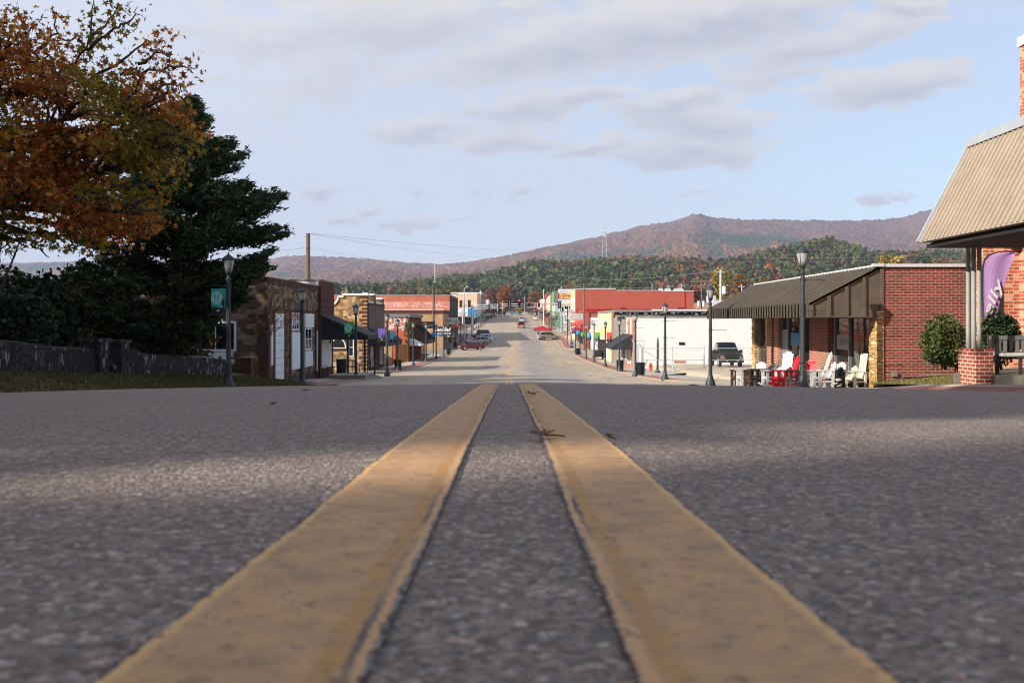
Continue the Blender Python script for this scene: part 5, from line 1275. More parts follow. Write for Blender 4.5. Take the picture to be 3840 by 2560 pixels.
def pole(lbl, px, D, ytop, ybase_z, rad, mt, name='utility_pole', cross=(), extra=None):
    x = X_(px, D); zt = Z_(ytop, D); r = thing(name, lbl, 'pole', (x, D, ybase_z))
    MB().tube([(x,D,ybase_z-.3),(x,D,zt)], [rad*1.2, rad*.8], 10).build('shaft', M[mt], r)
    for (dz, w) in cross: MB().box(x-w, x+w, D-.08, D+.04, zt-dz-.07, zt-dz+.07).build('crossarm', M['pole_wood'] if mt == 'pole_wood' else M['galv'], r)
    if extra:
        for (dx, dz, h, rr) in extra: MB().lathe([(rr*.9,0),(rr,.05),(rr,h),(rr*.6,h+.08)], 12, (x+dx,D-.25,zt-dz)).build('transformer', M['panelgrey'], r)
    return r
pole('tall brown timber pole rising behind the stone building roof', 1155, 80, 875, -4.5, .22, 'pole_wood', cross=())
pole('weathered timber pole behind the tall weathered brick block', 1573, 300, 1020, -2, .28, 'pole_wood')
pole('thin brown pole standing through the black hanging sign', 1624, 139, 1075, -5.4, .10, 'pole_wood')
pole('slim white flagpole above the left roofs', 1631, 330, 975, 0, .11, 'white', 'flagpole')
pole('pale steel power pole with transformers behind the brown roof', 2702, 125, 1010, -4.6, .17, 'galv', cross=((.4,.6),), extra=((.45,3.4,1.0,.28),))
pole('short power pole with transformers left of the pale steel pole', 2631, 160, 1043, -5, .14, 'pole_wood', cross=((.5,1.0),(1.6,.8)), extra=((-.55,5.0,.9,.26),(.3,5.0,.9,.26)))
pole('thin pole with small crossarm just left of the second lamp', 2660, 150, 1052, -5, .12, 'pole_wood', cross=((.2,1.2),))
pole('low power pole with transformers right of the pale steel pole', 2782, 170, 1067, -5, .13, 'galv', cross=((.4,.6),), extra=((.2,2.4,.9,.25),(-.5,2.9,.8,.25)))
pole('brown timber pole standing before the red corner pier', 2190, 168, 1064, -5.2, .15, 'pole_wood')
pole('brown pole on the right kerb beyond the signals', 2066, 245, 1088, -2, .18, 'pole_wood')
pole('white pole before the cream building beyond the signals', 2039, 300, 1086, -1, .12, 'white')
pole('grey post before the welcome billboard', 2142, 232, 1118, -2.4, .3, 'conc')
pole('slim far pole on the red block roof behind', 2445, 260, 1062, 3, .12, 'galv'); pole('farthest slim pole above the red block roof', 2506, 300, 1068, 3, .12, 'galv', cross=((.4,.6),)); pole('slim pole with crossarm above the right end of the red block', 2556, 320, 1063, 3, .12, 'galv', cross=((.6,.9),))
pole('white far pole on the left kerb beyond the signals', 1802, 330, 1090, 0, .16, 'white'); pole('second white far pole on the left kerb', 1865, 420, 1138, 1, .15, 'white'); pole('third white far pole on the left kerb, farthest', 1885, 520, 1130, 2, .14, 'white')
pole('grey far pole left of centre beyond the orange tree', 1968, 520, 1110, 3, .16, 'galv')
# overhead wires
def wire(lbl, pts, sag=1.2, rad=.02):
    m = MB()
    for p, q in zip(pts[:-1], pts[1:]):
        p = Vector(p); q = Vector(q); L = []
        for i in range(17):
            t = i/16; v = p.lerp(q, t); v.z -= sag*4*t*(1-t); L.append(v)
        m.tube(L, rad, 4, False)
    return tag(m.build('power_line', M['steel']), lbl, 'wire')
P1 = lambda px, py, D: (X_(px,D), D, Z_(py,D))
wire('topmost wire running right from the tall brown timber pole', [P1(1155,875,80), P1(2100,925,430)], 1.5, .013)
wire('second wire running right from the tall brown timber pole', [P1(1155,876.5,80), P1(2100,938,430)], 3.0, .012)
wire('lower wire sagging from the middle of the tall brown timber pole', [P1(1156,928,80), P1(1700,992,260)], .8, .009)
wire('wire crossing over the pine hill to the power poles', [P1(1573,1022,300), P1(2040,1005,420), P1(2702,1013,125)], 3., .03)
wire('long upper wire crossing before the mountain', [P1(2000,925,700), P1(3400,965,520)], 3.5, .05)
wire('long lower wire crossing before the mountain', [P1(2000,936,700), P1(3400,972,520)], 5., .05)
wire('sagging wire from left of frame to the power poles', [P1(1800,1000,380), P1(2660,1068,150)], 3.5, .025)
wire('wire between the two transformer poles', [P1(2631,1048,160), P1(2782,1072,170), P1(3000,1070,180)], .5, .02)
wire('dark wire running back from the tall brown timber pole', [P1(1155,928,80), (-30, 60, 5.2)], .6, .010)
# lattice mast on the hill
r = thing('lattice_tower', 'tall lattice communications tower on the hill', 'tower', (X_(2267,1300), 1300, 60))
m = MB(); D = 1300.; x = X_(2267,D); zt, zb = Z_(848,D), Z_(985,D)
for s in (-1, 1): m.tube([(x+s*4.2,D,zb),(x+s*1.0,D,zt)], [.35,.25], 4)
for i in range(14):
    t0, t1 = i/14, (i+1)/14; w0 = 4.2-3.2*t0; w1 = 4.2-3.2*t1; s = 1 if i % 2 else -1
    m.tube([(x+s*w0,D,zb+(zt-zb)*t0),(x-s*w1,D,zb+(zt-zb)*t1)], .2, 4)
m.build('lattice', M['galv'], r)
for dz, w in ((0,3.2),(7,3.6),(13,2.6)): MB().box(x-w,x+w,D-1,D+1,zt-dz-2.5,zt-dz).build('antenna', M['panelgrey'], r)
MB().lathe([(.1,0),(1.4,.2),(1.4,.6),(.1,.8)], 10, (x+1.8,D-2,zt-36)).build('dish', M['white'], r)
# ---------------------------------------------------------------- vehicles
CG = glossy('car_glass', (.02,.025,.03,1), .06)
def car(name, label, cat, pt, st, sides, ws, rw, wheels, loc, rz, wr=.33, front=None, rear=None, s=1., extra=None, roofrack=False, group=None):
    """st: stations (x, z bottom, z shoulder, z top, half width, roof half width) from rear to front"""
    r = thing(name, label, cat, loc, rz, group); r.scale = (s, s, s)
    xs = [q[0] for q in st]
    def at(x, k): return float(np.interp(x, xs, [q[k] for q in st]))
    m = MB(); N = len(st); V = []
    for (x, zb, zs, zt, w, w2) in st:
        h = [(0,zb),(w*.88,zb),(w*.985,zb+.10),(w,zb+.45*(zs-zb)),(w*.985,zb+.8*(zs-zb)),(w*.94,zs),(w2,zt-.06*min(1,(zt-zs)*4)),(w2*.78,zt),(0,zt+.012)]
        V.append(h + [(-y,z) for y, z in h[-2:0:-1]])
    n = len(V[0])
    m.v = [(st[i][0], y, z) for i in range(N) for y, z in V[i]]
    for i in range(N-1):
        for k in range(n): m.f.append([i*n+k, i*n+(k+1)%n, (i+1)*n+(k+1)%n, (i+1)*n+k]); m.m.append(0)
    m.f.append(list(range(n))); m.f.append(list(range((N-1)*n, N*n))[::-1]); m.m += [0,0]
    m.f = [f[::-1] for f in m.f]
    body = m.build('body', pt, r, smooth=True, angle=38, world=False)
    def sp(x, f, sd):
        a = Vector((x, sd*at(x,4)*.94, at(x,2))); b = Vector((x, sd*at(x,5), at(x,3)-.06)); p = a.lerp(b, f); p.y += sd*.014; return p
    for sd in (1, -1):
        for poly in sides:
            g = MB(); P = [sp(x, f, sd) for x, f in poly]; g.add(P, [tuple(range(len(P)))[::sd]]); g.build('side_window', CG, r, world=False)
    for (xa, xb, nm, f0, f1) in (ws + ('windscreen', .06, .94), rw + ('rear_window', .06, .94)):
        P = []
        for f in (f0, f1):
            x = xa+(xb-xa)*f; y = at(x,5)*.84
            P += [Vector((x, y, at(x,3)+.012)), Vector((x, -y, at(x,3)+.012))]
        g = MB(); d = .012*(1 if xb < xa else -1); g.add([p+Vector((d*2,0,.008)) for p in P], [(0,1,3,2),(2,3,1,0)]); g.build(nm, CG, r, world=False)
    for x in wheels:
        for sd in (1, -1):
            y = sd*at(x,4)
            MB().tube([(x,y-sd*.2,wr),(x,y+sd*.008,wr)], wr+.055, 18).build('wheel_arch', M['dark'], body, world=False)
            w = MB().tube([(x,y-sd*.2,wr),(x,y-sd*.03,wr),(x,y+sd*.02,wr)], [wr,wr,wr*.94], 18).build('wheel', M['rub'], r, world=False)
            k = MB(); k.lathe([(.02,.0)], 3) if 0 else None
            for q in range(5):
                t = 2*math.pi*q/5; k.bar((x, y+sd*.026, wr), (x+wr*.62*math.cos(t), y+sd*.026, wr+wr*.62*math.sin(t)), .02, .075, up=(0,1,0))
            k.tube([(x,y+sd*.01,wr),(x,y+sd*.024,wr)], wr*.66, 16); k.build('rim', M['rim'], w, world=False)
    def bx(nm, x0, x1, y0, y1, z0, z1, mt, mir=True):
        for sd in ((1,-1) if mir else (1,)): MB().box(x0, x1, sd*y0, sd*y1, z0, z1).build(nm, mt, r, world=False)
    xf, xr = xs[-1], xs[0]
    hw = at(xf-.05,4)
    if front == 'car':
        zl = at(xf-.15,2)
        for sd in (1,-1): MB().prism([(xf-.42,sd*(hw+.02)),(xf-.12,sd*(hw-.02)),(xf+.012,sd*(hw*.62)),(xf-.08,sd*hw*.55),(xf-.35,sd*hw*.8)][::sd], 'z', zl-.20, zl-.02).build('headlight', M['panelgrey'], r, world=False)
        bx('grille', xf-.02, xf+.015, -hw*.45, hw*.45, zl-.22, zl-.08, M['dark'], False); bx('lower_grille', xf-.02, xf+.015, -hw*.6, hw*.6, .28, .40, M['dark'], False)
        bx('number_plate', xf, xf+.025, -.26, .26, .42, .54, M['panelgrey'], False)
    hr = at(xr+.05,4); zs = at(xr+.1,2)
    if rear: 
        bx('taillight', xr-.015, xr+.12, hr*.66, hr+.012, zs-.30, zs-.05, M['red']); bx('bumper', xr-.06, xr+.1, -hr*.96, hr*.96, .34, .52, rear if rear is not True else pt, False)
        bx('number_plate', xr-.03, xr+.02, -.26, .26, zs-.42, zs-.28, M['panelgrey'], False)
    xm = ws[0]-.35 if ws[0] > ws[1] else ws[0]
    ym = at(xm,4)*.94
    for sd in (1,-1): MB().box(xm-.06, xm+.10, sd*ym, sd*(ym+.20), at(xm,2)+.0, at(xm,2)+.15).build('mirror', pt, r, world=False)
    for x in (extra or []): x(r, at)
    return r
def sedan(L=4.75, H=1.46, w=.89):
    h = L/2
    st = [(-h,.42,.78,.78,w*.80,w*.72),(-h+.12,.30,.95,.97,w*.93,w*.82),(-h+.75,.22,.99,1.01,w,w*.84),(-h+1.45,.20,.97,H-.03,w,w*.66),(-h+2.0,.20,.95,H,w,w*.68),(-h+2.6,.20,.94,H-.02,w,w*.67),(h-1.35,.20,.92,.95,w,w*.84),(h-.6,.20,.84,.86,w*.98,w*.84),(h-.12,.24,.70,.72,w*.90,w*.74),(h,.36,.58,.58,w*.74,w*.64)]
    sides = [[(-h+1.15,.12),(-h+2.02,.10),(-h+2.02,.90),(-h+1.5,.90)],[(-h+2.10,.10),(h-1.75,.12),(-h+2.62,.90),(-h+2.10,.90)]]
    return st, sides, (h-1.35,-h+2.6), (-h+.75,-h+1.45), (-h+.95, h-.9)
def suv(L=4.7, H=1.72, w=.92, box=0.):
    h = L/2
    st = [(-h,.45,.95,.97,w*.86,w*.74),(-h+.06,.34,1.02,1.10,w*.95,w*.78),(-h+.45+box*-.2,.26,1.04,H-.05,w,w*.74),(-h+1.2,.24,1.04,H,w,w*.76),(-h+2.5,.24,1.02,H-.02,w,w*.74),(h-1.25,.24,1.0,1.03,w,w*.84),(h-.5,.24,.94,.96,w*.98,w*.84),(h-.08,.28,.78,.80,w*.92,w*.76),(h,.40,.62,.62,w*.76,w*.66)]
    sides = [[(-h+.42,.15),(-h+1.0,.12),(-h+1.0,.88),(-h+.62,.86)],[(-h+1.08,.12),(-h+2.0,.10),(-h+2.0,.90),(-h+1.08,.90)],[(-h+2.08,.10),(h-1.6,.12),(-h+2.5,.90),(-h+2.08,.90)]]
    return st, sides, (h-1.25,-h+2.5), (-h+.06,-h+.45), (-h+.9, h-.9)
def van(L=5.1, H=1.75, w=.98):
    h = L/2
    st = [(-h,.40,.95,.98,w*.90,w*.78),(-h+.05,.30,1.02,1.08,w*.97,w*.82),(-h+.35,.24,1.02,H-.06,w,w*.80),(-h+1.3,.22,1.02,H,w,w*.82),(-h+2.9,.22,1.0,H-.03,w,w*.80),(h-1.05,.22,1.0,1.02,w,w*.86),(h-.45,.24,.92,.94,w*.97,w*.84),(h-.06,.28,.72,.74,w*.9,w*.74),(h,.4,.6,.6,w*.74,w*.64)]
    sides = [[(-h+.36,.15),(-h+1.35,.12),(-h+1.35,.88),(-h+.46,.86)],[(-h+1.43,.12),(-h+2.5,.10),(-h+2.5,.90),(-h+1.43,.90)],[(-h+2.58,.10),(h-1.4,.12),(-h+2.95,.86),(-h+2.58,.90)]]
    return st, sides, (h-1.05,-h+2.9), (-h+.05,-h+.35), (-h+.95, h-.95)
def coupe(L=4.85, H=1.36, w=.95):
    h = L/2
    st = [(-h,.42,.88,.90,w*.82,w*.72),(-h+.12,.28,1.0,1.03,w*.95,w*.82),(-h+.62,.22,1.0,1.04,w,w*.82),(-h+1.55,.18,.97,H-.05,w,w*.62),(-h+2.15,.18,.95,H,w*.99,w*.64),(-h+2.6,.18,.95,H-.03,w*.99,w*.62),(h-1.75,.18,.95,.98,w,w*.82),(h-.9,.18,.92,.95,w,w*.84),(h-.25,.22,.80,.82,w*.94,w*.80),(h,.30,.62,.62,w*.80,w*.7)]
    sides = [[(-h+1.62,.35),(-h+1.95,.10),(-h+1.95,.86)],[(-h+2.0,.12),(h-2.15,.14),(-h+2.58,.86),(-h+2.0,.88)]]
    return st, sides, (h-1.75,-h+2.6), (-h+.62,-h+1.55), (-h+.95, h-.95)
def pickup(L=5.6, H=1.88, w=.98):
    h = L/2
    st = [(-h,.55,1.12,1.14,w*.97,w*.9),(-h+.04,.45,1.16,1.18,w,w*.92),(-h+1.9,.40,1.16,1.18,w,w*.92),(-h+1.95,.36,1.16,1.22,w,w*.90),(-h+2.12,.34,1.16,H-.03,w,w*.76),(-h+2.9,.34,1.15,H,w,w*.78),(-h+3.3,.34,1.14,H-.03,w,w*.76),(h-1.55,.34,1.12,1.16,w,w*.88),(h-.4,.38,1.06,1.10,w*.98,w*.88),(h-.03,.42,.98,1.0,w*.94,w*.86),(h,.5,.9,.9,w*.9,w*.82)]
    sides = [[(-h+2.15,.15),(-h+2.7,.12),(-h+2.7,.88),(-h+2.22,.88)],[(-h+2.78,.12),(h-1.95,.14),(-h+3.28,.88),(-h+2.78,.88)]]
    return st, sides, (h-1.55,-h+3.3), (-h+1.95,-h+2.12), (-h+1.15, h-1.0)
def road_loc(px, D): x = X_(px, D); return (x, D, road_z(x, D)+.004)
maroon = glossy('maroon_paint', C(92,18,26)); gold = glossy('pale_gold_paint', C(172,160,142), .3, .3); silverp = glossy('silver_paint', C(176,172,164), .28, .35)
tealp = glossy('dark_teal_paint', C(58,78,84)); redp = glossy('bright_red_paint', C(200,16,26)); whitep = glossy('white_car_paint', (.78,.78,.78,1)); greyp = paint('matt_charcoal_paint', C(40,38,38), .75, coords='obj', spec=.12); purp = glossy('dark_plum_paint', C(70,50,80)); ltsil = glossy('light_silver_paint', C(205,208,214), .22, .4)
def put(kind, name, label, cat, pt, px, D, hd, front=None, rear=True, wr=.34, extra=None, s=1., **kw):
    st, sd, ws, rw, wh = kind(**kw)
    return car(name, label, cat, pt, st, sd, ws, rw, wh, road_loc(px, D), R(hd), wr, front, rear, s, extra)
def rack(r, at):
    for sd in (1,-1): MB().bar((-1.6,sd*.58,at(-.5,3)+.05),(.2,sd*.58,at(.1,3)+.06), .04).build('roof_rail', M['galv'], r, world=False)
put(sedan, 'parked_sedan', 'maroon sedan parked nose in at the left kerb', 'car', maroon, 1768, 169, 197, 'car')
put(suv, 'parked_suv', 'pale gold sport utility car parked behind the maroon sedan', 'car', gold, 1790, 184, 200, 'car', extra=[rack], L=4.9)
put(suv, 'parked_suv', 'white sport utility car mostly hidden behind the pale gold one', 'car', whitep, 1806, 191, 200, 'car', L=4.6)
put(suv, 'parked_hatchback', 'dark teal car parked farthest back in the left group', 'car', tealp, 1802, 203, 200, 'car', H=1.9, L=4.2)
put(van, 'parked_minivan', 'silver minivan parked nose in at the right kerb', 'minivan', silverp, 2057, 198, 22, 'car')
put(coupe, 'sports_coupe', 'bright red sports coupe crossing beyond the silver minivan', 'car', redp, 2036, 229, -4, 'car', wr=.36)
def mir(r, at):
    for sd in (1,-1): MB().box(.35,.5,sd*.95,sd*1.28,1.18,1.42).build('tow_mirror', M['black'], r, world=False)
    MB().box(-2.86,-2.76,-.95,.95,.45,.62).build('rear_bumper', M['galv'], r, world=False); MB().box(-2.84,-2.79,-.9,.9,.66,.72).build('chrome_strip', M['galv'], r, world=False)
put(pickup, 'pickup_truck', 'maroon pickup truck driving away in the middle of the street', 'pickup truck', maroon, 1955, 262, 90, None, True, .38, [mir])
put(suv, 'silver_car', 'light silver car just ahead of the maroon pickup truck', 'car', ltsil, 1956, 322, 90, None, True)
put(suv, 'white_suv', 'white sport utility car far up the right lane', 'car', whitep, 2007, 350, 90, None, True)
put(sedan, 'plum_car', 'tiny dark plum car coming down the far left lane', 'car', purp, 1919, 640, 270, 'car', True)
put(suv, 'teal_car', 'tiny teal car crossing at the far end of the street', 'car', glossy('teal_paint', C(70,140,150)), 1933, 690, 5, 'car', True)
put(suv, 'far_dark_car', 'tiny dark blue car climbing the far end of the right lane', 'car', tealp, 1950, 600, 90, None, True)
def guard(r, at):
    x = 2.95
    for z in (.62,.95,1.12): MB().tube([(x,-.9,z),(x,.9,z)], .035, 6).build('guard_bar', M['black'], r, world=False)
    for y in (-.88,-.45,.45,.88): MB().tube([(x-.05,y,.5),(x,y,1.12)], .03, 6).build('guard_upright', M['black'], r, world=False)
    MB().box(2.72,2.95,-.98,.98,.42,.68).build('steel_bumper', M['black'], r, world=False)
    MB().box(2.78,2.83,-.55,.55,.74,1.02).build('grille', M['dark'], r, world=False)
    for sd in (1,-1):
        MB().box(2.76,2.84,sd*.58,sd*.9,.90,1.02).build('headlight', M['panelgrey'], r, world=False); MB().box(2.70,2.82,sd*.80,sd*.99,.78,.88).build('indicator', M['orange'], r, world=False); MB().box(2.70,2.83,sd*.58,sd*.90,.76,.87).build('lamp', M['panelgrey'], r, world=False)
        MB().box(.75,.92,sd*1.02,sd*1.30,1.15,1.45).build('tow_mirror', M['black'], r, world=False); MB().box(2.95,3.0,sd*.40,sd*.5,.50,.6).build('tow_hook', M['galv'], r, world=False)
    MB().box(.35,.42,-.6,.6,1.90,1.97).build('light_bar', M['black'], r, world=False)
    MB().box(-2.8,-.95,-.78,.78,1.18,1.22).build('bed_cover', M['black'], r, world=False)
st, sd, ws, rw, wh = pickup(H=2.0)
st = [(x, zb+.22, zs+.1, zt+.1, w, w2) for (x, zb, zs, zt, w, w2) in st]
ty = 79.; tx = X_(2737, ty)
tr = car('lifted_pickup', 'matt charcoal lifted pickup with grille guard behind the fence', 'pickup truck', greyp, st, sd, ws, rw, wh, (tx, ty+1.6, lot_z(tx, ty)+.01), R(-92), .46, None, True, 1., [guard])
# black motor cart by the white door of the cream building
r = thing('motor_cart', 'black and red motor cart parked by the white door', 'cart', (X_(2244,126), 126, sw(126)), R(80))
MB().box(-.9,.9,-.6,.6,.35,.75).build('body', M['black'], r, world=False); MB().prism([(-.9,.75),(.3,.75),(.1,1.25),(-.8,1.3)], 'y', -.5, .5).build('seat', M['black'], r, world=False); MB().box(.5,.95,-.4,.4,.7,.95).build('hood', M['red'], r, world=False)
for x in (-.6,.65):
    for y in (-.62,.62): MB().tube([(x,y-.1,.3),(x,y+.1,.3)], .3, 12).build('wheel', M['rub'], r, world=False)

# ---------------------------------------------------------------- chairs for sale outside the brown roofed store
def chair_col(nm, c): return paint(nm, c, .5, var=.12, coords='obj', scale=4)
CC = {'white': chair_col('white_chair', (.52,.51,.49,1)), 'red': chair_col('red_chair', C(222,30,34)), 'black': chair_col('black_chair', (.014,.014,.015,1)), 'brown': chair_col('brown_chair', C(74,56,50)),
      'grey': chair_col('grey_chair', C(112,108,104)), 'sand': chair_col('sand_chair', C(212,204,184)), 'taupe': chair_col('taupe_chair', C(88,80,74)), 'pale': chair_col('pale_grey_chair', C(198,198,196))}
def chair(label, colr, px, D, rz, kind='rocker', hb=1.12, rake=.30, s=1., slats=5):
    """front of the chair looks along local -y"""
    x = X_(px, D); z = zr(D)-.115
    r = thing('rocking_chair' if kind == 'rocker' else 'garden_chair', label, 'rocking chair' if kind == 'rocker' else 'chair', (x, D, z), R(rz), 'chairs set out along the shop pavement')
    s = s*.91; r.scale = (s, s, s); mt = CC[colr]; hs = .42 if kind != 'bar' else .66; b0 = .08 if kind == 'rocker' else 0.
    m = MB()
    for i in range(6): m.box(-.27,.27,-.27+i*.092,-.27+i*.092+.082,hs-.012-i*.008,hs+.012-i*.008)
    m.box(-.28,.28,-.29,-.265,hs-.09,hs); m.build('seat', mt, r, world=False)
    yb = lambda zz: .24 + (zz-hs)*rake
    m = MB(); w = .50/slats
    for i in range(slats):
        xx = -.25+i*w; top = hb - .10*((i-(slats-1)/2)/((slats-1)/2))**2*(1 if kind != 'cross' else 0)
        m.bar((xx+w/2,yb(hs-.02),hs-.02), (xx+w/2,yb(top),top), w*.86, .022, up=(0,1,0))
    m.bar((-.26,yb(hb-.14)+.0,hb-.14), (.26,yb(hb-.14),hb-.14), .05, .09, up=(0,0,1)); m.bar((-.25,yb(hs+.14)+.02,hs+.14), (.25,yb(hs+.14)+.02,hs+.14), .03, .07)
    m.build('backrest', mt, r, world=False)
    if kind == 'cross':
        m = MB()
        for (a, b) in (((-.22,hs+.1),(.22,hb-.1)),((.22,hs+.1),(-.22,hb-.1))): m.bar((a[0],yb(a[1])-.03,a[1]),(b[0],yb(b[1])-.03,b[1]), .05, .02, up=(0,1,0))
        m.build('lattice', mt, r, world=False)
    ha = hs+.24
    for sd in (1, -1):
        MB().box(sd*.25,sd*.37,-.36,.30,ha,ha+.028).build('arm', mt, r, world=False)
        MB().box(sd*.28,sd*.34,-.31,-.20,b0,ha).build('leg', mt, r, world=False)
        MB().bar((sd*.31,.22,b0),(sd*.31,.26,ha), .06, .09).build('leg', mt, r, world=False)
        MB().box(sd*.285,sd*.335,-.22,.22,hs*.55,hs*.55+.07).build('side_rail', mt, r, world=False)
        if kind == 'rocker':
            m = MB(); pts = [(sd*.31, -.45+.1*i, .03+.20*((-.45+.1*i-.05)/.62)**2) for i in range(12)]
            for p, q in zip(pts[:-1], pts[1:]): m.bar(p, q, .045, .07)
            m.build('rocker', mt, r, world=False)
    if kind == 'bar': MB().box(-.28,.28,-.29,-.25,.22,.28).build('foot_rail', mt, r, world=False)
    return r
def CH(*a, **k): return chair(*a, **k)
zx = lambda v: 2650+.37*v
CH('sand coloured high chair with cross back, nearest the stacked stone pier', 'sand', 3210, 34.2, -78, 'cross', 1.42, .16, 1.0)
CH('sand low chair tucked behind the cross backed high chair', 'sand', 3180, 35.2, -80, 'chair', .98, .25, .95)
CH('dark grey rocker with a tall back leaning by the right window', 'grey', 3192, 36.0, -72, 'rocker', 1.55, .22, 1.0)
CH('black rocker standing before the white slatted backs', 'black', 3128, 34.6, -70, 'rocker', .86, .25, 1.0)
CH('white slat backed chair behind the black rocker', 'white', 3135, 36.6, -60, 'chair', 1.12, .25)
CH('second white slat backed chair left of the tall dark grey back', 'white', 3168, 37.3, -60, 'chair', 1.1, .25)
CH('big white rocker just right of the nearest lamp post', 'white', 3062, 34.2, -95, 'rocker', 1.42, .34, 1.05)
CH('white armchair with plank legs beside the big white rocker', 'white', 3090, 33.2, -90, 'chair', 1.0, .32, 1.05)
CH('grey folding style chair with crossed planks behind the big white rocker', 'grey', 3046, 37.0, -100, 'chair', 1.15, .55)
CH('red rocker half hidden just behind the nearest lamp post', 'red', 3030, 39.8, -40, 'rocker', 1.28, .2)
CH('taupe low armchair just left of the nearest lamp post', 'taupe', 2982, 34.6, -90, 'chair', .74, .3, 1.05)
CH('red rocker with two narrow red back planks', 'red', 2955, 36.8, -80, 'rocker', 1.35, .28, 1.05, 4)
CH('pale grey rocker behind the two red rockers', 'pale', 2952, 38.6, -85, 'rocker', 1.0, .3)
CH('red rocker in front of the pale grey tall back', 'red', 2932, 36.2, -85, 'rocker', .84, .3, 1.08)
CH('pale rocker with tall rounded back and finials', 'pale', 2936, 39.4, -45, 'rocker', 1.52, .25, 1.1)
CH('pale ladder sided rocker left of the red rockers', 'pale', 2893, 37.2, -88, 'rocker', .84, .3, 1.1)
CH('black armchair with broad flat arms', 'black', 2855, 38.6, -85, 'chair', .78, .3, 1.2)
CH('black high backed chair beside the brick pier with the slot', 'black', 2898, 42.6, -30, 'chair', 1.15, .15)
CH('grey chair with leaning planks behind the black armchair', 'grey', 2872, 41.6, -95, 'chair', 1.35, .45)
CH('white broad backed chair facing the kerb', 'white', 2843, 42.0, -40, 'chair', 1.12, .2, 1.1)
CH('brown low armchair between white chair and black armchair', 'brown', 2826, 39.2, -88, 'chair', .74, .3, 1.15)
CH('white plank legged armchair second from the far end', 'white', 2797, 40.2, -88, 'chair', .76, .3, 1.18)
CH('brown armchair at the far end of the row', 'brown', 2775, 41.0, -88, 'chair', .76, .3, 1.18)
CH('brown chair with two pointed planks at the far end', 'brown', 2812, 43.6, -95, 'chair', 1.3, .3)

# ---------------------------------------------------------------- bench, table, feather flag on the porch
zp = zr(21.)+.24
r = thing('bench', 'dark slatted wooden bench with pale seat cushion on the porch', 'bench', (12.15, 21.75, zp), R(-8)); bm = CC['taupe']
dk = paint('dark_stained_wood', (.045,.043,.042,1), .55, coords='obj')
m = MB(); m.bar((-.72,.22,.86),(.72,.22,.86), .05, .10); m.bar((-.72,.20,.50),(.72,.20,.50), .04, .07)
for i in range(10): m.bar((-.62+i*.138,.205,.5),(-.62+i*.138,.225,.84), .085, .02, up=(0,1,0))
m.build('backrest', paint('grey_bench_slat', C(104,104,104), .6, coords='obj'), r, world=False)
MB().box(-.72,.72,-.28,.20,.36,.41).build('seat', dk, r, world=False)
for sd in (1,-1):
    MB().box(sd*.66,sd*.74,-.30,-.22,0,.62).build('leg', dk, r, world=False); MB().bar((sd*.70,.2,0),(sd*.70,.24,.92), .07).build('leg', dk, r, world=False); MB().box(sd*.65,sd*.77,-.34,.22,.60,.635).build('arm', dk, r, world=False)
cu = tag(MB().box(11.45,12.8,21.42,21.86,zp+.413,zp+.50).build('seat_cushion', paint('mottled_cushion', (.52,.50,.46,1), .9, var=.3, scale=14)), 'pale mottled cushion lying on the porch bench', 'cushion')
bv = cu.modifiers.new('b', 'BEVEL'); bv.width = .03; bv.segments = 3
r = thing('side_table', 'low dark table in front of the porch bench', 'table', (12.35, 21.15, zp), R(-6))
MB().box(-.55,.55,-.24,.24,.40,.44).build('tabletop', dk, r, world=False)
for a in (-.5,.5):
    for bb in (-.2,.2): MB().box(a-.035,a+.035,bb-.03,bb+.03,0,.40).build('leg', dk, r, world=False)
r = thing('feather_flag', 'lilac feather flag with white script leaning by the porch wall', 'flag', (12.55, 24.0, zr(24)))
yf = 24.0; zq = lambda py: Z_(py, yf); xq = lambda px: X_(px, yf)
edge = [(3693,1300),(3686,1180),(3684,1080),(3685,1000),(3692,973),(3712,955),(3745,944),(3775,942),(3806,946)]
MB().tube([(xq(a),yf+.01,zq(b)) for a, b in edge], .018, 6).build('pole', M['black'], r)
L_ = [(3688,1192),(3686,1150),(3686,1080),(3687,1000),(3695,974),(3714,957),(3746,948),(3776,947),(3806,948)]
Rr = [(3736,1196),(3744,1160),(3757,1110),(3770,1060),(3785,1010),(3795,985),(3800,970),(3803,958),(3807,949)]
m = MB(); n = 9; VV = []
for i in range(n):
    for k2 in range(9):
        f = k2/8; px = L_[i][0]*(1-f)+Rr[i][0]*f; py = L_[i][1]*(1-f)+Rr[i][1]*f
        VV.append((xq(px), yf+.014*math.sin(f*7+i*.5), zq(py)))
m.add(VV, [(i*9+j, i*9+j+1, (i+1)*9+j+1, (i+1)*9+j) for i in range(n-1) for j in range(8)])
m.k = 1
ux = Vector((.36, 0, .93)); uz = Vector((-.93, 0, .36))
m.text('elly', (xq(3722), yf-.05, zq(1190)), ux, uz, 1.02, .34, .25, .012)
m.build('flag_cloth', [M['lilac'], M['white']], r, smooth=False)
r = thing('street_flag', 'small red and white flag on a staff beside the route shields', 'flag', (X_(2122,170), 170, sw(170)))
MB().tube([(0,0,0),(0,0,2.2)], .025, 6).build('staff', M['galv'], r, world=False); MB().slab((0,0,2.1),(.12,0,2.1),(.55,.05,.9),(.25,.05,1.0), .02).build('cloth', M['crimson'], r, world=False)
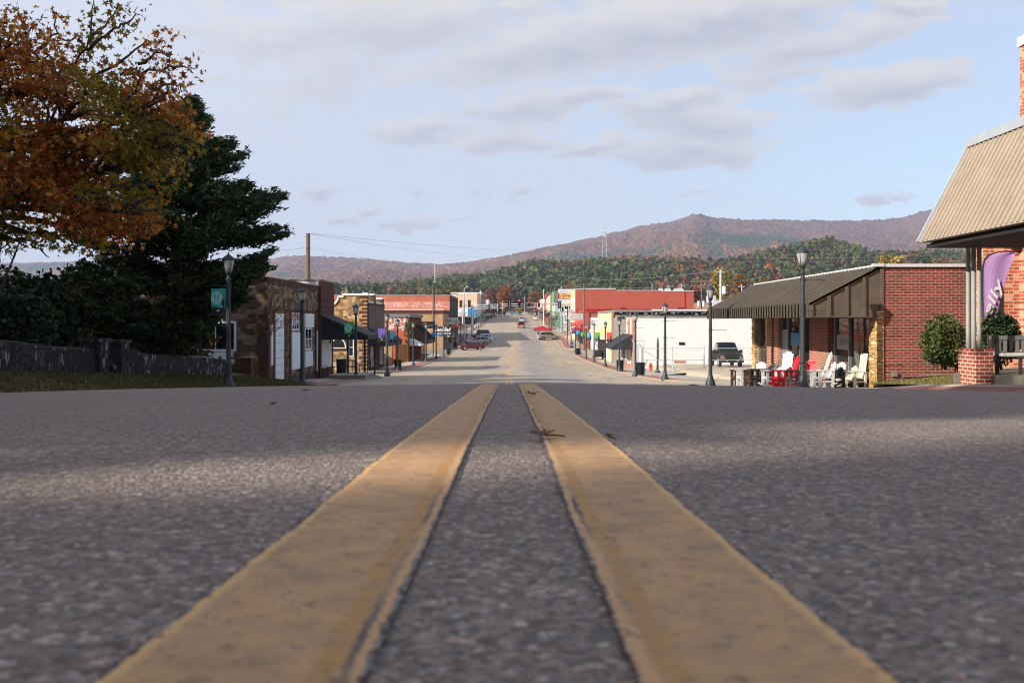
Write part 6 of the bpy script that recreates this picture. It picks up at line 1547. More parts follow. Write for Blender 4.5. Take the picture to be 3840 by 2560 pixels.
# fallen leaves lying on the asphalt
lf = NT('dry_leaf'); n_ = lf.noise(lf.obj(), 40., 4); lf.bsdf(lf.mix(n_, (.07,.026,.014,1), (.17,.065,.028,1)), .7, 0, .3); lf = lf.mat
def leaf(label, x, y, s, rz, curl, seed):
    rr = random.Random(seed); r0 = road_z(x, y)
    pts = []
    for i in range(14):
        t = 2*math.pi*i/14; q = (1. if i % 2 == 0 else .5)*rr.uniform(.8,1.1); pts.append((q*math.cos(t), q*math.sin(t)))
    vs = [(0,0,.008)] + [(a*s*.5, b*s*.5, .010 + curl*s*(a*a+b*b)*rr.uniform(.3,1.)*.5) for a, b in pts] + [(a*s, b*s, .010 + curl*s*(a*a+b*b)*rr.uniform(.1,.9)) for a, b in pts]
    n = 14; fs = [(0,1+i,1+(i+1)%n) for i in range(n)] + [(1+i,1+n+i,1+n+(i+1)%n,1+(i+1)%n) for i in range(n)]
    m = MB().add(vs, fs); m.tube([(0,0,.008),(s*1.1,s*.2,.006),(s*1.6,s*.1,.004)], .0012, 4)
    o = m.build('fallen_leaf', lf); o.location = (x, y, r0); o.rotation_euler = (0,0,rz)
    md = o.modifiers.new('s', 'SOLIDIFY'); md.thickness = .0008
    return tag(o, label, 'leaf', 'fallen leaves on the road')
leaf('large curled brown leaf between the yellow lines', .034, 1.30, .023, .3, .35, 3); leaf('brown leaf lying farther up on the right yellow line', .048, 3.0, .028, 1.2, .35, 5)
leaf('pale leaf on the dark road left of the lines', -.84, 3.6, .026, 2., .25, 8); leaf('small dry leaf on the road at far left', -.62, 2.3, .012, 2., .5, 9)
leaf('tiny leaf curled against the right yellow line', .128, 1.27, .007, .5, .6, 11)
# ---------------------------------------------------------------- trees and shrubs
def limb(m, pts, r0, r1, n=7):
    P = [Vector(p) for p in pts]; L = []
    for i in range(len(P)-1):
        for k in range(4): L.append(P[i].lerp(P[i+1], k/4))
    L.append(P[-1]); N = len(L)
    L = [p + Vector((random.uniform(-1,1),random.uniform(-1,1),random.uniform(-1,1)))*.04*min(1,i) for i, p in enumerate(L)]
    m.tube(L, [r0+(r1-r0)*(i/(N-1))**.8 for i in range(N)], n)
ORANGE = [C(186,110,42)[:3], C(160,80,34)[:3], C(196,136,54)[:3], C(144,68,34)[:3], C(164,122,50)[:3], C(136,94,40)[:3], C(178,94,34)[:3], C(206,154,66)[:3]]
TOSUN = np.array([-.87,-.50,math.tan(R(26))*math.hypot(.87,.5)])
def dapple(P, prob=.95):
    "openings cut in the canopy to lay sun streaks on the road: keep the leaves that do not stand in the gaps the low sun shines through"
    t = (P[:,2]-np.array([zr(v) for v in np.clip(P[:,1],-70,100)]))/TOSUN[2]; t = (P[:,2]-np.interp(P[:,1]-TOSUN[1]*t, _yy, _zz))/TOSUN[2]
    qx = P[:,0]-TOSUN[0]*t; qy = P[:,1]-TOSUN[1]*t; a = qy-.575*qx
    gap = np.zeros(len(P), dtype=bool)
    for c, w in ((1.62,.41),(1.10,.36),(15.5,.7)): gap |= np.abs(a-c+.1*np.sin(qx*3)) < w  # bands of leaves removed so sun streaks fall across the asphalt
    return P[~(gap & (rng.random(len(P)) < prob) & (np.abs(qx) < 12))]
# the big orange tree over the road edge at upper left
D0 = 14.6
t = thing('maple_tree', 'large orange leaved tree leaning in from the left above the stone wall', 'tree', (-12.2, 15.5, zr(15.5)+.3))
P3 = lambda px, py, D=D0: Vector((X_(px,D), D, Z_(py,D)))
m = MB(); base = Vector((-12.2,15.5,zr(15.5)+.2)); crotch = Vector((-11.9,15.4,1.2))
limb(m, [base, (-12.1,15.5,0), crotch], .30, .22, 10)
blobs = [(250,500,330,260,1.),(500,470,230,180,1.),(615,415,110,110,.8),(120,720,250,230,1.),(400,745,190,150,.9),(530,800,80,60,.7),(50,190,170,150,.8),(230,890,150,75,.8),(660,545,75,60,.7),(-150,500,300,500,1.),(330,420,200,100,.8),(60,900,170,110,.8),(330,860,130,90,.7),(250,660,330,200,.8),(70,480,200,260,.8),(590,610,110,90,.8),(470,640,140,120,.9),(130,330,140,90,.7)]
tips = []
for (px, py, rx, ry, d) in blobs:
    c = P3(px, py, D0+random.uniform(-.8,.8)); mid = crotch.lerp(c, .5) + Vector((0,0,.5))
    limb(m, [crotch, mid, c], .13, .03); tips.append(c)
    for k2 in range(5):
        e = c + Vector((random.uniform(-1,1)*rx, 0, random.uniform(-1,1)*ry))*(D0/F)*.9 + Vector((0,random.uniform(-1.2,1.2),0)); limb(m, [c.lerp(mid,.2), c.lerp(e,.5)+Vector((0,0,.1)), e], .032, .008, 5)
sprays = [[(150,300),(230,270),(330,190),(345,60),(350,-20)],[(330,190),(420,110),(500,70),(510,30)],[(345,130),(400,90),(450,10)],[(350,290),(470,220),(560,160),(625,155)],[(450,280),(600,265),(690,245),(735,252)],[(560,330),(650,310),(700,345)],[(520,240),(590,200),(640,215)],[(650,400),(700,410),(715,440)],[(150,180),(210,120),(200,40)],[(330,190),(290,140),(240,150)],[(640,500),(720,520),(745,550)]]
Pt = []; Sc = []
for sp_ in sprays:
    pts = [P3(a, b, D0+random.uniform(-.5,.5)) for a, b in sp_]; limb(m, [tuple(p) for p in pts], .03, .006, 5)
    for p, q in zip(pts[:-1], pts[1:]):
        L = (q-p).length
        for k2 in range(int(L*60)):
            w = p.lerp(q, random.random()); Pt.append((w.x+random.gauss(0,.13), w.y+random.gauss(0,.16), w.z+random.gauss(0,.12)-.03))
m.build('trunk', M['bark'], t)
Pt = [np.array(Pt)]
for (px, py, rx, ry, d) in blobs:
    n = int(rx*ry*math.pi/900*21*d*(.45 if px < 0 else 1)); v = rng.normal(size=(n,3)); v /= np.linalg.norm(v, axis=1)[:,None]; v *= rng.random((n,1))**.42
    v *= (1+.22*np.sin(v[:,:1]*7+px)*np.cos(v[:,2:]*6+py))
    Pt.append(np.stack([X_(px,D0)+v[:,0]*rx*D0/F, D0+v[:,1]*1.7, Z_(py,D0)+v[:,2]*ry*D0/F], -1))
Pt = np.concatenate(Pt)
g = fnoise(Pt[:,0]*10+200, Pt[:,2]*10+200, 6., 3, 3); keep = (g > .385+.08*rng.random(len(Pt))) | (np.arange(len(Pt)) < len(Pt)*.04); Pt = Pt[keep]
# a part of the crown out over the frame edge, carried by the same trunk
v = rng.normal(size=(5200,3)); v /= np.linalg.norm(v, axis=1)[:,None]; v *= rng.random((5200,1))**.4
Pt = np.concatenate([Pt, np.array([-12.3,14.6,5.2]) + v*np.array([3.4,3.8,3.2])])
Pt = dapple(Pt)
cols = pick(ORANGE, len(Pt), .22); gr = fnoise(Pt[:,0]*10+90, Pt[:,2]*10+90, 9., 8, 2) > .62; cols[gr] = pick([C(140,124,48)[:3],C(118,112,44)[:3],C(176,134,48)[:3]], int(gr.sum()), .2)
V, Fa = leaf_faces(Pt, .118*(.4+.9*rng.random(len(Pt))), STAR)
np_mesh('crown', V, Fa, M['leaf'], tint=cols, parent=t)

# dark cedar behind the wall
t = thing('cedar_tree', 'tall dark green cedar standing behind the stone wall', 'tree', (-13.9, 36, zr(36)+.6))
m = MB(); limb(m, [(-13.9,36,zr(36)+.3),(-13.75,36,1.5),(-13.3,36,5.),(-13.0,36,8.7)], .24, .03, 10)
zs_ = [-1.0,-.3,.6,2.,3.2,4.65,6.,6.8,7.8,8.9]; ls_ = [1.7,2.8,3.5,4.0,4.5,3.75,2.75,2.0,1.1,.1]
Pc = []; Dc = []
NB = 190
for i in range(NB):
    z = -1.1+9.9*(i/NB)**.92; az = random.uniform(0, 6.283); L = np.interp(z, zs_, ls_)*random.uniform(.72,1.08)
    tx_ = float(np.interp(z, [-2,1.5,5,8.7], [-13.9,-13.75,-13.3,-13.0])); d = Vector((math.cos(az), math.sin(az)*.85, 0)); up = random.uniform(.05,.42)
    pts = []
    for k2 in range(7):
        s_ = k2/6; pts.append(Vector((tx_,36,z)) + d*(L*s_) + Vector((0,0,L*(up*s_ - .22*s_*s_ + .22*s_**4))))
    if L > .5: m.tube(pts, [.035*(1-k2/7.2)*min(1.4,L/2) for k2 in range(7)], 4, False)
    nn = int(36*L)+14
    for k2 in range(nn):
        s_ = random.uniform(.14,1)**.75; j = min(5, int(s_*6)); p = pts[j].lerp(pts[j+1], s_*6-j); wd = .07+.24*(1-abs(s_-.55))*min(1,L/2)
        side = Vector((-d.y,d.x,0)); p = p + side*random.gauss(0,wd) + Vector((0,0,random.gauss(.02,.07)))
        for q in range(4):
            Pc.append(p + Vector((random.gauss(0,.10),random.gauss(0,.10),random.gauss(0,.06)))); Dc.append(d*.8 + side*random.gauss(0,.7) + Vector((0,0,random.uniform(-.1,.75))))
m.build('trunk', M['bark_red'], t)
Pc = np.array([tuple(p) for p in Pc]); Dc = np.array([tuple(p) for p in Dc])
V, Fa = leaf_faces(Pc, .24*(.6+.8*rng.random(len(Pc))), TRI, Dc, .35)
np_mesh('crown', V, Fa, M['needle'], tint=pick([(.032,.056,.018),(.045,.072,.023),(.022,.038,.014),(.064,.088,.028)], len(Fa), .25), parent=t)

def shrub(name, label, c, r, n, cols, size, squash=(1,1,1), mt='farleaf', lobes=5, cat='shrub', stems=4, tmpl=QUAD, fill=.35, gap=0.):
    c = np.array(c, dtype=float); zb = c[2]-r*squash[2]
    t = thing(name, label, cat, (c[0], c[1], zb))
    m = MB()
    for i in range(stems):
        e = c + np.array([random.uniform(-.6,.6)*r*squash[0], random.uniform(-.6,.6)*r*squash[1], random.uniform(0,.6)*r*squash[2]])
        limb(m, [(c[0]+random.uniform(-.1,.1), c[1]+random.uniform(-.1,.1), zb-.2), tuple((c+e)/2-np.array([0,0,.1])), tuple(e)], .02+.012*r, .006, 5)
    m.build('stems', M['bark'], t)
    v = rng.normal(size=(n,3)); v /= np.linalg.norm(v, axis=1)[:,None]
    ph = rng.random(3)*6; bump = 1+.14*np.sin(v[:,:1]*lobes+ph[0])*np.cos(v[:,2:]*lobes+ph[1]) + .08*np.sin(v[:,1:2]*lobes*2+ph[2])
    P = c + v*bump*(rng.random((n,1))**fill)*r*np.array(squash)
    if gap:
        g = fnoise(P[:,0]*10+500, P[:,2]*10+500, 5., 7, 3); P = P[g > gap]
    V, Fa = leaf_faces(P, size*(.6+.8*rng.random(len(P))), tmpl)
    np_mesh('foliage', V, Fa, M[mt], tint=pick(cols, len(Fa), .28), parent=t); return t
GR = [(.075,.105,.026),(.055,.082,.022),(.10,.125,.035),(.13,.12,.05)]; DG = [(.024,.042,.015),(.036,.056,.020),(.018,.030,.012)]
shrub('round_shrub', 'rounded olive green shrub against the dark red brick wall', (X_(3540,29.5),29.5,Z_(1268,29.5)), .80, 6200, GR, .075, (.86,.8,1.02), gap=.30)
shrub('round_shrub', 'loose side lobe of the olive shrub spreading low toward the porch posts', (X_(3590,29.2),29.2,Z_(1330,29.2)), .45, 1500, GR, .075, (1,.8,.9), gap=.25)
shrub('round_shrub', 'lower lobe of green shrub drooping beside the brick pier', (X_(3505,29),29,Z_(1330,29)), .36, 900, GR[:2]+DG[:1], .07, (1,.8,.75))
shrub('dark_shrub', 'dark glossy shrub behind the porch bench', (X_(3748,23.4),23.4,Z_(1262,23.4)), .52, 3600, [(.022,.048,.016),(.03,.062,.02),(.018,.036,.012),(.045,.08,.03)], .06, (1.05,.7,1.25))
shrub('dark_shrub', 'small dark shrub low beside the brick pier behind the bench', (X_(3700,23.0),23.0,Z_(1320,23.0)), .35, 900, DG, .06)
# evergreen mass and understorey behind the wall on the left
shrub('evergreen_shrub', 'broad dark evergreen shrub behind the wall at far left', (-15.6,22.5,zr(22.5)+1.7), 1.5, 6500, DG, .12, (1.7,.9,1.0), mt='needle', lobes=6)
shrub('evergreen_shrub', 'second dark evergreen shrub left of the wall pillars', (-15.6,27.5,zr(27.5)+1.7), 1.25, 4600, DG, .12, (1.2,.9,1.0), mt='needle', lobes=6)
shrub('evergreen_shrub', 'low dark evergreen behind the right part of the stone wall', (-15.2,38.5,zr(38.5)+1.0), 1.0, 3000, DG, .11, (1.9,.8,.75), mt='needle')
shrub('autumn_shrub', 'rusty brown shrub behind the wall right of the cedar trunk', (-14.6,42.0,zr(42)+1.3), 1.0, 1500, [(.10,.045,.02),(.07,.035,.018),(.12,.07,.02)], .12, (1.0,.7,1.2), gap=.45)
shrub('autumn_shrub', 'yellow green bush beside the brick corner of the stone building', (-13.9,45.6,zr(45.6)+.75), .75, 1300, [(.14,.12,.03),(.08,.085,.02),(.16,.08,.02)], .10, (1.,.8,1.1), gap=.4)
shrub('autumn_shrub', 'thin yellow leaved bush behind the pillars under the orange tree', (-17.5,34,zr(34)+2.2), 1.4, 1500, [(.16,.11,.03),(.10,.085,.025),(.15,.07,.02)], .12, (1.3,.8,1.1), gap=.42)
shrub('evergreen_shrub', 'tall dark evergreen mass filling the gap left of the cedar', (X_(330,41),41,zr(41)+3.0), 2.2, 9000, DG, .16, (1.15,.7,1.15), mt='needle', lobes=7, gap=.30)
shrub('evergreen_shrub', 'dark evergreen behind the wall below the orange tree', (X_(90,33),33,zr(33)+2.4), 1.7, 6500, DG, .14, (1.2,.7,1.05), mt='needle', lobes=7, gap=.28)
# many stemmed bare tree at far left
t = thing('bare_stem_tree', 'many stemmed bare small tree behind the wall at far left', 'tree', (-15.3,26.5,zr(26.5)+.6)); m = MB()
for i in range(11):
    b_ = Vector((-15.6+random.uniform(-.35,.35),26.5+random.uniform(-.3,.3),zr(26.5)+.3)); e = b_ + Vector((random.uniform(-1.6,1.2),random.uniform(-.6,.6),random.uniform(4.0,5.6))); limb(m, [b_, b_.lerp(e,.5)+Vector((random.uniform(-.15,.15),0,.2)), e], .06, .015, 6)
    for k2 in range(5):
        a = b_.lerp(e, random.uniform(.45,.95)); limb(m, [a, a+Vector((random.uniform(-.8,.8),random.uniform(-.3,.3),random.uniform(.4,1.1)))], .015, .004, 4)
m.build('stems', M['bark'], t)
# thin branches beside the stone building roof
t = thing('bare_branch_tree', 'thin bare branched young tree between cedar and stone building', 'tree', (-13.2,46.5,zr(46.5)+.1)); m = MB(); lp = []
def tw(p, d, L, r, lev):
    q = p + d*L; limb(m, [p, p.lerp(q,.5)+Vector((random.gauss(0,.05),0,random.gauss(0,.05)))*L, q], r, r*.5, 5)
    if lev == 0:
        for _ in range(3): lp.append(tuple(q+Vector((random.gauss(0,.1),random.gauss(0,.1),random.gauss(0,.1)))))
        return
    for _ in range(3 if lev > 1 else 2):
        tw(p.lerp(q, random.uniform(.5,1)), (d + Vector((random.gauss(.15,.55),random.gauss(0,.35),random.gauss(.05,.4)))).normalized(), L*random.uniform(.5,.75), r*.55, lev-1)
tw(Vector((-13.4,46.5,zr(46.5)-.1)), Vector((.05,0,1)), 2.6, .05, 4)
m.build('branches', M['bark'], t)
V, Fa = leaf_faces(np.array(lp), .08, QUAD); np_mesh('foliage', V, Fa, M['leaf'], tint=pick(ORANGE, len(Fa)), parent=t)
shrub('ivy_vine', 'yellowing ivy hanging at the corner of the flaking brick shop', (-13.95,115.6,-1.2), 1.0, 900, [(.16,.14,.05),(.10,.10,.03),(.20,.17,.08)], .16, (.5,.3,1.8), cat='vine', gap=.4)

# old stone wall with gate pillars
w = thing('stone_wall', 'old mossy stone wall with white patched stones along the grass', 'wall', (-13.1, 30, zr(30)))
def wallrun(y0, y1, h=.74):
    m = MB(); ys = np.arange(y0, y1+.01, .5)
    for a, b_ in zip(ys[:-1], ys[1:]):
        za, zb_ = bank_z(-13.1,a)+h+.015*math.sin(a*1.7), bank_z(-13.1,b_)+h+.015*math.sin(b_*1.7)
        o = len(m.v); 
        for (y, z) in ((a,za),(b_,zb_)):
            m.v += [(-13.0,y,z-h-.6),(-13.02,y,z-.05),(-13.10,y,z),(-13.35,y,z),(-13.42,y,z-.05),(-13.45,y,z-h-.6)]
        for k2 in range(5): m.f.append([o+k2,o+k2+6,o+k2+7,o+k2+1]); m.m.append(0)
    m.f.append(list(range(6))); m.f.append(list(range(len(m.v)-6,len(m.v)))[::-1]); m.m += [0,0]
    return m.build('wall_run', M['stone_wall'], w)
wallrun(12, 28.0); wallrun(30.0, 40.5)
for y in (28.25, 29.75):
    p = MB().box(-13.5,-12.85,y-.3,y+.3,bank_z(-13,y)-.5,bank_z(-13,y)+.98).build('pillar', M['stone_wall'], w); MB().box(-13.55,-12.80,y-.35,y+.35,bank_z(-13,y)+.98,bank_z(-13,y)+1.09).build('cap', M['stone_wall'], p)
r = thing('brick_gatepost', 'short brick gatepost at the end of the stone wall', 'gatepost', (-13.4,45.2,zr(45.2)))
MB().box(-13.75,-13.2,44.9,45.5,zr(45.2)-.4,zr(45.2)+1.25).build('shaft', M['brick_maroon'], r); MB().box(-13.8,-13.15,44.85,45.55,zr(45.2)+1.25,zr(45.2)+1.33).build('cap', M['conc_dark'], r)
b = thing('stone_cottage', 'warm stone cottage glimpsed through the trees above the wall', 'building', (-23, 48, zr(48))); block(b, -24.2, -22.3, 46.5, 52, -4, 1.0, M['stone_warm'], M['white'], .12)
# leaf litter and grass on the bank
n = 900; x = rng.uniform(-13,-9.7,n); y = 8+36*rng.random(n)
P = np.array([(a, b_, bank_z(a,b_)+.02) for a, b_ in zip(x,y)]); up = np.tile(np.array([1.,0,.0]), (n,1))
V, Fa = leaf_faces(P, .10*(.6+.8*rng.random(n)), STAR); V[:,2] = np.repeat(P[:,2],10) + np.clip(V[:,2]-np.repeat(P[:,2],10), -.012, .05)
o = struct(np_mesh('fallen_leaves', V, Fa, M['leaf'], tint=pick([(.16,.07,.03),(.12,.05,.025),(.20,.11,.05),(.30,.20,.11)], n, .25)), 'stuff'); o['label'] = 'dry autumn leaves scattered over the shaded bank'; o['category'] = 'leaves'
def grass(name, label, n, xr, yr, zf, cols, h):
    x = rng.uniform(*xr, n); y = rng.uniform(*yr, n); z = np.array([float(zf(a,b_)) for a, b_ in zip(x,y)])
    P = np.stack([x,y,z],-1); a = rng.random(n)*6.28; lean = rng.normal(size=(n,2))*.35*h; hh = h*(.5+rng.random(n))
    V = np.stack([P+np.stack([np.cos(a)*.012,np.sin(a)*.012,0*a],-1), P-np.stack([np.cos(a)*.012,np.sin(a)*.012,0*a],-1), P+np.stack([lean[:,0],lean[:,1],hh],-1)],1).reshape(-1,3)
    o = struct(np_mesh(name, V, np.arange(n*3).reshape(n,3), M['leaf'], tint=pick(cols,n,.25)), 'stuff'); o['label'] = label; o['category'] = 'grass'
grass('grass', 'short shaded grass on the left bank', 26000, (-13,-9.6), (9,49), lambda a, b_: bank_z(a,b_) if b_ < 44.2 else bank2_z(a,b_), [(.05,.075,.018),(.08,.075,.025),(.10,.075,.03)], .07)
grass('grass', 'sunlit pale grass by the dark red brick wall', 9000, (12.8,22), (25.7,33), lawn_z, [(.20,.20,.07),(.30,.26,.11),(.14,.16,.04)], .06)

# single trees in and beyond the town
def town_tree(label, px, D, py_top, wpx, cols, n=1600, pine=False, zb=None, name='autumn_tree'):
    x = X_(px, D); zt = Z_(py_top, D); z0 = zr(D)-.5 if zb is None else zb; H = zt-z0; W = wpx*D/F
    t = thing(name, label, 'tree', (x, D, z0)); m = MB(); limb(m, [(x,D,z0-.3),(x+.05*W,D,z0+H*.4),(x,D,z0+H*.85)], .035*H**.7+.1, .05, 7)
    for k2 in range(5): limb(m, [(x,D,z0+H*.35),(x+random.uniform(-.4,.4)*W,D+random.uniform(-.3,.3)*W,z0+H*random.uniform(.55,.85))], .08, .03, 5)
    m.build('trunk', M['bark'], t)
    v = rng.normal(size=(n,3)); v /= np.linalg.norm(v,axis=1)[:,None]; v *= rng.random((n,1))**.38; ph = rng.random(4)*6
    v *= 1+.20*np.sin(v[:,:1]*6+ph[0])*np.cos(v[:,2:]*5+ph[1])+.1*np.sin(v[:,2:]*11+ph[2])
    tp = np.clip(1-.75*(v[:,2]+.6), .12, 1) if pine else 1
    P = np.stack([x+v[:,0]*W/2*tp, D+v[:,1]*W/2*tp, z0+H*(.58 if not pine else .55)+v[:,2]*H*(.42 if not pine else .46)],-1)
    V, Fa = leaf_faces(P, W*.085*(.6+.8*rng.random(n)), QUAD); np_mesh('crown', V, Fa, M['farleaf'], tint=pick(cols, n, .25), parent=t)
OR = [(.30,.10,.025),(.24,.075,.022),(.34,.14,.04)]; YE = [(.32,.22,.045),(.24,.18,.04),(.36,.26,.07)]; RU = [(.20,.065,.035),(.15,.05,.03),(.24,.09,.04)]; OL = [(.12,.10,.03),(.09,.085,.025),(.15,.11,.035)]
town_tree('bright orange round tree above the far end of the street', 1892, 560, 1066, 62, OR); town_tree('dusky red brown tree left of the bright orange one', 1845, 600, 1075, 50, RU)
town_tree('dark evergreen in front of the bright orange tree', 1855, 520, 1092, 34, EVG, 1500, True, name='evergreen_tree'); town_tree('rust coloured tree right of the far street end', 2010, 520, 1085, 56, [(.20,.10,.03),(.16,.10,.035),(.24,.13,.04)])
town_tree('yellow brown tree at the end of the street', 1950, 800, 1150, 40, YE); town_tree('olive green tree above the left roofs', 1690, 480, 1062, 75, OL); town_tree('ochre tree left of the flagpole', 1612, 520, 1085, 60, YE+OL)
town_tree('tall yellow tree behind the power pole', 2697, 320, 990, 78, YE, 2200); town_tree('orange tree right of the tall yellow tree', 2772, 360, 1015, 62, [(.26,.11,.03),(.22,.10,.035),(.3,.14,.04)], 1800)
town_tree('red tree behind the transformer pole', 2600, 380, 1070, 70, RU); town_tree('low orange trees behind the brown roof', 2880, 420, 1050, 110, OR+YE, 1600); town_tree('broad yellow tree above the brick side wall', 3345, 420, 952, 120, YE, 2400)
town_tree('brown autumn tree above the right end of brick wall', 3520, 460, 985, 130, RU+OL, 2000); town_tree('olive tree behind the tall weathered block', 1520, 420, 1090, 60, OL); town_tree('orange brown tree above the billboard', 2130, 420, 1056, 40, OL+OR)
# unseen tall trees, added on the left so their shade falls over the road
def shade_tree(label, x, y, H, W, n, hole=.0):
    z0 = zr(y)+.5; t = thing('shade_tree', label, 'tree', (x,y,z0), 0, 'unseen trees added left of the road'); m = MB(); limb(m, [(x,y,z0-.4),(x+.2,y,z0+H*.4),(x,y,z0+H*.8)], .42, .1, 8)
    for k2 in range(8): limb(m, [(x,y,z0+H*.3),(x+random.uniform(-.4,.4)*W,y+random.uniform(-.4,.4)*W,z0+H*random.uniform(.5,.9))], .14, .04, 5)
    m.build('trunk', M['bark'], t)
    v = rng.normal(size=(n,3)); v /= np.linalg.norm(v,axis=1)[:,None]; v *= rng.random((n,1))**.4
    P = np.stack([x+v[:,0]*W/2, y+v[:,1]*W/2, z0+H*.56+v[:,2]*H*.46],-1)
    P = dapple(P)
    if hole: g = fnoise(P[:,0]*10+900, P[:,1]*10+P[:,2]*8+900, 22., 4, 2); P = P[g > hole]
    V, Fa = leaf_faces(P, .62*(.6+.8*rng.random(len(P))), QUAD); np_mesh('crown', V, Fa, M['leaf'], tint=pick(ORANGE, len(Fa), .2), parent=t)
for i, (x, y, H, W) in enumerate(((-15,-6,15,11),(-16,4,14,10),(-24,-14,18,13),(-26,2,19,13),(-28,14,20,13),(-31,25,20,13),(-34,36,19,12),(-13,-15,14,11),(-22,-26,17,13),(-36,47,19,12))):
    shade_tree(f'unseen leafy autumn tree added left of the frame to shade the road and bank', x, y, H, W, 3200, .36)
# ---------------------------------------------------------------- sky, sun, air, camera
SUN_EL, SUN_AZ = R(26), (-.87, -.50)
def sky():
    w = bpy.data.worlds.new('World'); SC.world = w; w.use_nodes = True; nt = w.node_tree; nt.nodes.clear()
    t = NT.__new__(NT); t.t = nt; t.out = t.n('ShaderNodeOutputWorld')
    st = t.n('ShaderNodeTexSky', sky_type='NISHITA', sun_disc=False, sun_elevation=SUN_EL, sun_rotation=math.atan2(SUN_AZ[0], SUN_AZ[1]), altitude=350., air_density=1., dust_density=.6, ozone_density=1.5)
    bg = t.n('ShaderNodeBackground'); bg.inputs[1].default_value = SKY_K; t.l(st.outputs[0], bg.inputs[0])
    d = t.n('ShaderNodeTexCoord').outputs['Generated']; s = t.n('ShaderNodeSeparateXYZ'); t.l(d, s.inputs[0])
    y = t.math('MAXIMUM', s.outputs[1], .08)
    u = t.math('DIVIDE', s.outputs[0], y); v = t.math('DIVIDE', s.outputs[2], y)
    uv = t.n('ShaderNodeCombineXYZ'); t.l(u, uv.inputs[0]); t.l(v, uv.inputs[1]); uv = uv.outputs[0]
    stretch = t.vmul(uv, (1., 2.6, 1.))
    wob = t.noise(stretch, 9., 6, .62, out=1)
    uvw = t.vadd(uv, t.vmul(t.vadd(wob, (-.5,-.5,0)), (.16, .060, 0.)))
    dens = None; low = None
    # cloud bank centres and half sizes over the town (bearing, slope)
    for (px, py, rx, ry, a, st_) in CLOUDS:
        off = t.vadd(uvw, (-(px-VX)/F, -(HY-py)/F, 0))
        rot = t.n('ShaderNodeVectorRotate', rotation_type='Z_AXIS'); t.l(off, rot.inputs[0]); rot.inputs['Angle'].default_value = -a
        q = t.vmul(rot.outputs[0], (F/rx/1.2, F/ry/1.2, 0.))
        ln = t.n('ShaderNodeVectorMath', operation='LENGTH'); t.l(q, ln.inputs[0])
        e = t.math('MULTIPLY', t.mr(ln.outputs['Value'], 1.15, .25, 0., 1., True), st_)
        sy = t.n('ShaderNodeSeparateXYZ'); t.l(q, sy.inputs[0]); sh = t.math('MULTIPLY', e, t.mr(sy.outputs[1], .45, -.35, 0., 1., True))
        dens = e if dens is None else t.math('MAXIMUM', dens, e)
        low = sh if low is None else t.math('MAXIMUM', low, sh)
    fine = t.noise(t.vmul(uv, (1., 1.9, 1.)), 26., 7, .62)
    dn = t.mr(t.math('ADD', dens, t.math('MULTIPLY', t.math('SUBTRACT', fine, .5), 1.9)), .22, .60, 0., .95, True)
    # thin high veil, denser to the left and overhead than low on the right
    veil = t.math('ADD', t.mr(t.noise(t.vmul(uv, (1., 3.5, 1.)), 2.6, 6, .6), .28, .70, .62, .98),
                  t.math('ADD', t.mr(u, -.45, .45, .26, -.34), t.mr(v, .02, .20, .12, 0.)), True)
    veil = t.math('MULTIPLY', veil, t.mr(s.outputs[1], -.2, .1, .55, 1.))
    grad = t.mr(v, 0., .40)
    vb = t.n('ShaderNodeBackground'); t.l(t.mix(grad, C(217,225,236), C(215,221,237)), vb.inputs[0]); vb.inputs[1].default_value = CLOUD_K*1.04
    cb = t.n('ShaderNodeBackground'); t.l(t.mix(t.math('MULTIPLY', low, t.mr(fine, .3, .7, 1., .55)), C(230,227,228), C(184,186,203)), cb.inputs[0]); cb.inputs[1].default_value = CLOUD_K
    m1 = t.n('ShaderNodeMixShader'); t.l(veil, m1.inputs[0]); t.l(bg.outputs[0], m1.inputs[1]); t.l(vb.outputs[0], m1.inputs[2])
    m2 = t.n('ShaderNodeMixShader'); t.l(dn, m2.inputs[0]); t.l(m1.outputs[0], m2.inputs[1]); t.l(cb.outputs[0], m2.inputs[2])
    t.l(m2.outputs[0], t.out.inputs[0])
    w.cycles.sampling_method = 'MANUAL'; w.cycles.sample_map_resolution = 512
SKY_K, CLOUD_K = .085, .43
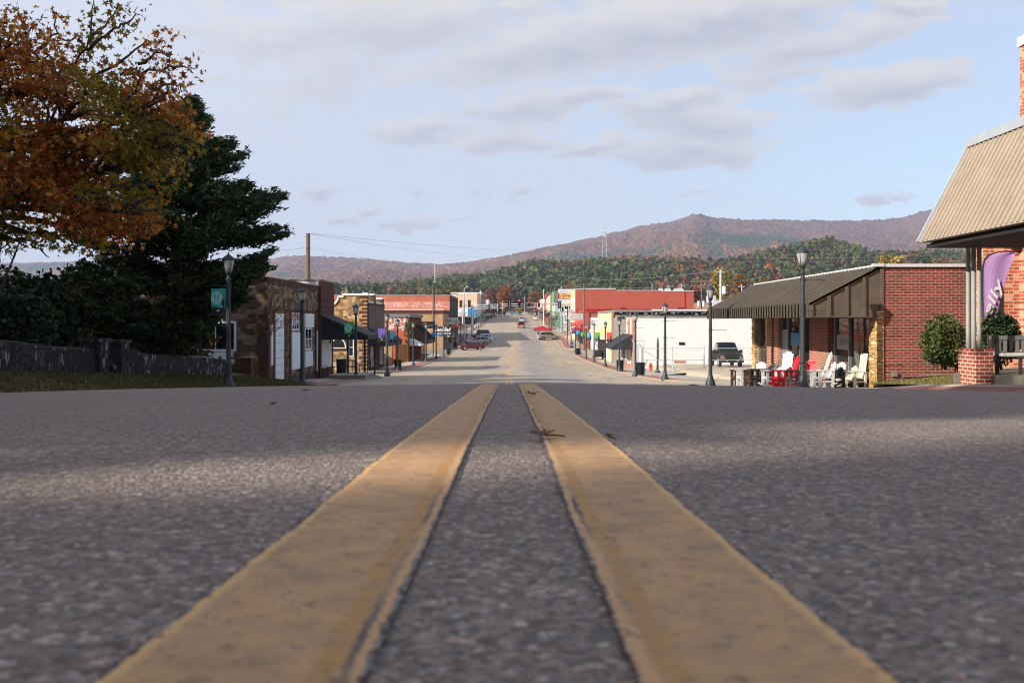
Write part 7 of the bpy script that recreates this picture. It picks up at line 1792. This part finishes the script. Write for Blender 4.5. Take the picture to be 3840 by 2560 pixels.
CLOUDS = [(2620,70,620,165,.12,1.),(2150,170,560,150,.16,.95),(3130,150,480,80,.20,.8),(1500,90,420,170,.05,.85),(1250,250,300,180,.5,.55),(900,280,280,120,.3,.4),
  (3320,330,360,85,.10,.9),(2640,440,330,110,-.08,.9),(2560,560,330,85,.02,.85),(2520,390,260,60,.3,.75),
  (1960,400,300,70,.05,.85),(2230,380,180,55,.12,.85),(1560,490,230,60,.05,.85),(1890,545,240,55,.08,.9),(2200,545,190,45,.22,.9),(1420,480,110,70,0,.6),
  (1230,700,90,30,.1,.9),(1290,820,100,32,.05,.85),(1420,780,60,34,.0,.8),(1600,825,110,36,.12,.85),(1490,832,50,22,.1,.8),(1960,720,60,20,.1,.9),(1575,715,40,20,0,.8),(1770,705,40,14,0,.8),(1740,822,60,12,.08,.8),
  (3340,745,120,22,.08,.7),(2610,728,40,14,0,.6),(1270,355,90,42,0,.6),(3420,10,140,60,0,.8),(1900,30,330,70,.1,.6),(620,330,240,160,.2,.35),(1060,530,120,60,0,.35),(1150,120,520,150,.2,.6),(1750,260,420,90,.15,.55),(700,120,260,120,.1,.5),(1000,420,300,90,.2,.42),(1900,470,330,60,.05,.45),(2900,270,300,60,.12,.6)]
sky()
sun = bpy.data.lights.new('Sun', 'SUN'); sun.energy = 3.0; sun.angle = R(.5); sun.color = (1., .92, .81)
so = bpy.data.objects.new('Sun', sun); COL.objects.link(so)
ce = math.cos(SUN_EL); nrm = math.hypot(*SUN_AZ)
tosun = Vector((SUN_AZ[0]/nrm*ce, SUN_AZ[1]/nrm*ce, math.sin(SUN_EL)))
so.rotation_euler = tosun.to_track_quat('Z', 'Y').to_euler(); so.location = (-40, -30, 60)
if HAZE:
    m = MB().box(-4400, 4400, -90, 6400, -9, 900); t = NT('thin_air')
    vo = t.n('ShaderNodeVolumePrincipled'); vo.inputs['Color'].default_value = (.62,.74,1.,1); vo.inputs['Density'].default_value = HAZE
    vo.inputs['Anisotropy'].default_value = .1
    t.l(vo.outputs[0], t.out.inputs[1])
    hz = struct(m.build('haze', t.mat), 'stuff'); hz['label'] = 'pale blue air lying over the valley before the mountain'; hz['category'] = 'haze'
cam = bpy.data.cameras.new('Camera'); co = bpy.data.objects.new('Camera', cam); COL.objects.link(co)
cam.sensor_width = 36; cam.lens = 36*F/3840; co.rotation_euler = (R(90), 0, 0); co.location = (0, 0, 0)
cam.shift_x = (1920-VX)/3840; cam.shift_y = (HY-1280)/3840
cam.clip_start = .02; cam.clip_end = 20000
cam.dof.use_dof = True; cam.dof.focus_distance = 70; cam.dof.aperture_fstop = 13.
SC.camera = co
SC.view_settings.view_transform = 'Standard'; SC.view_settings.look = 'None'; SC.view_settings.gamma = 1; SC.view_settings.exposure = EXPO
SC.render.engine = 'CYCLES'; cy = SC.cycles; cy.filter_width = 1.1
cy.max_bounces = 6; cy.diffuse_bounces = 3; cy.glossy_bounces = 3; cy.transmission_bounces = 4; cy.transparent_max_bounces = 8; cy.volume_bounces = 0
cy.use_denoising = True; cy.use_adaptive_sampling = True; cy.sample_clamp_indirect = 6
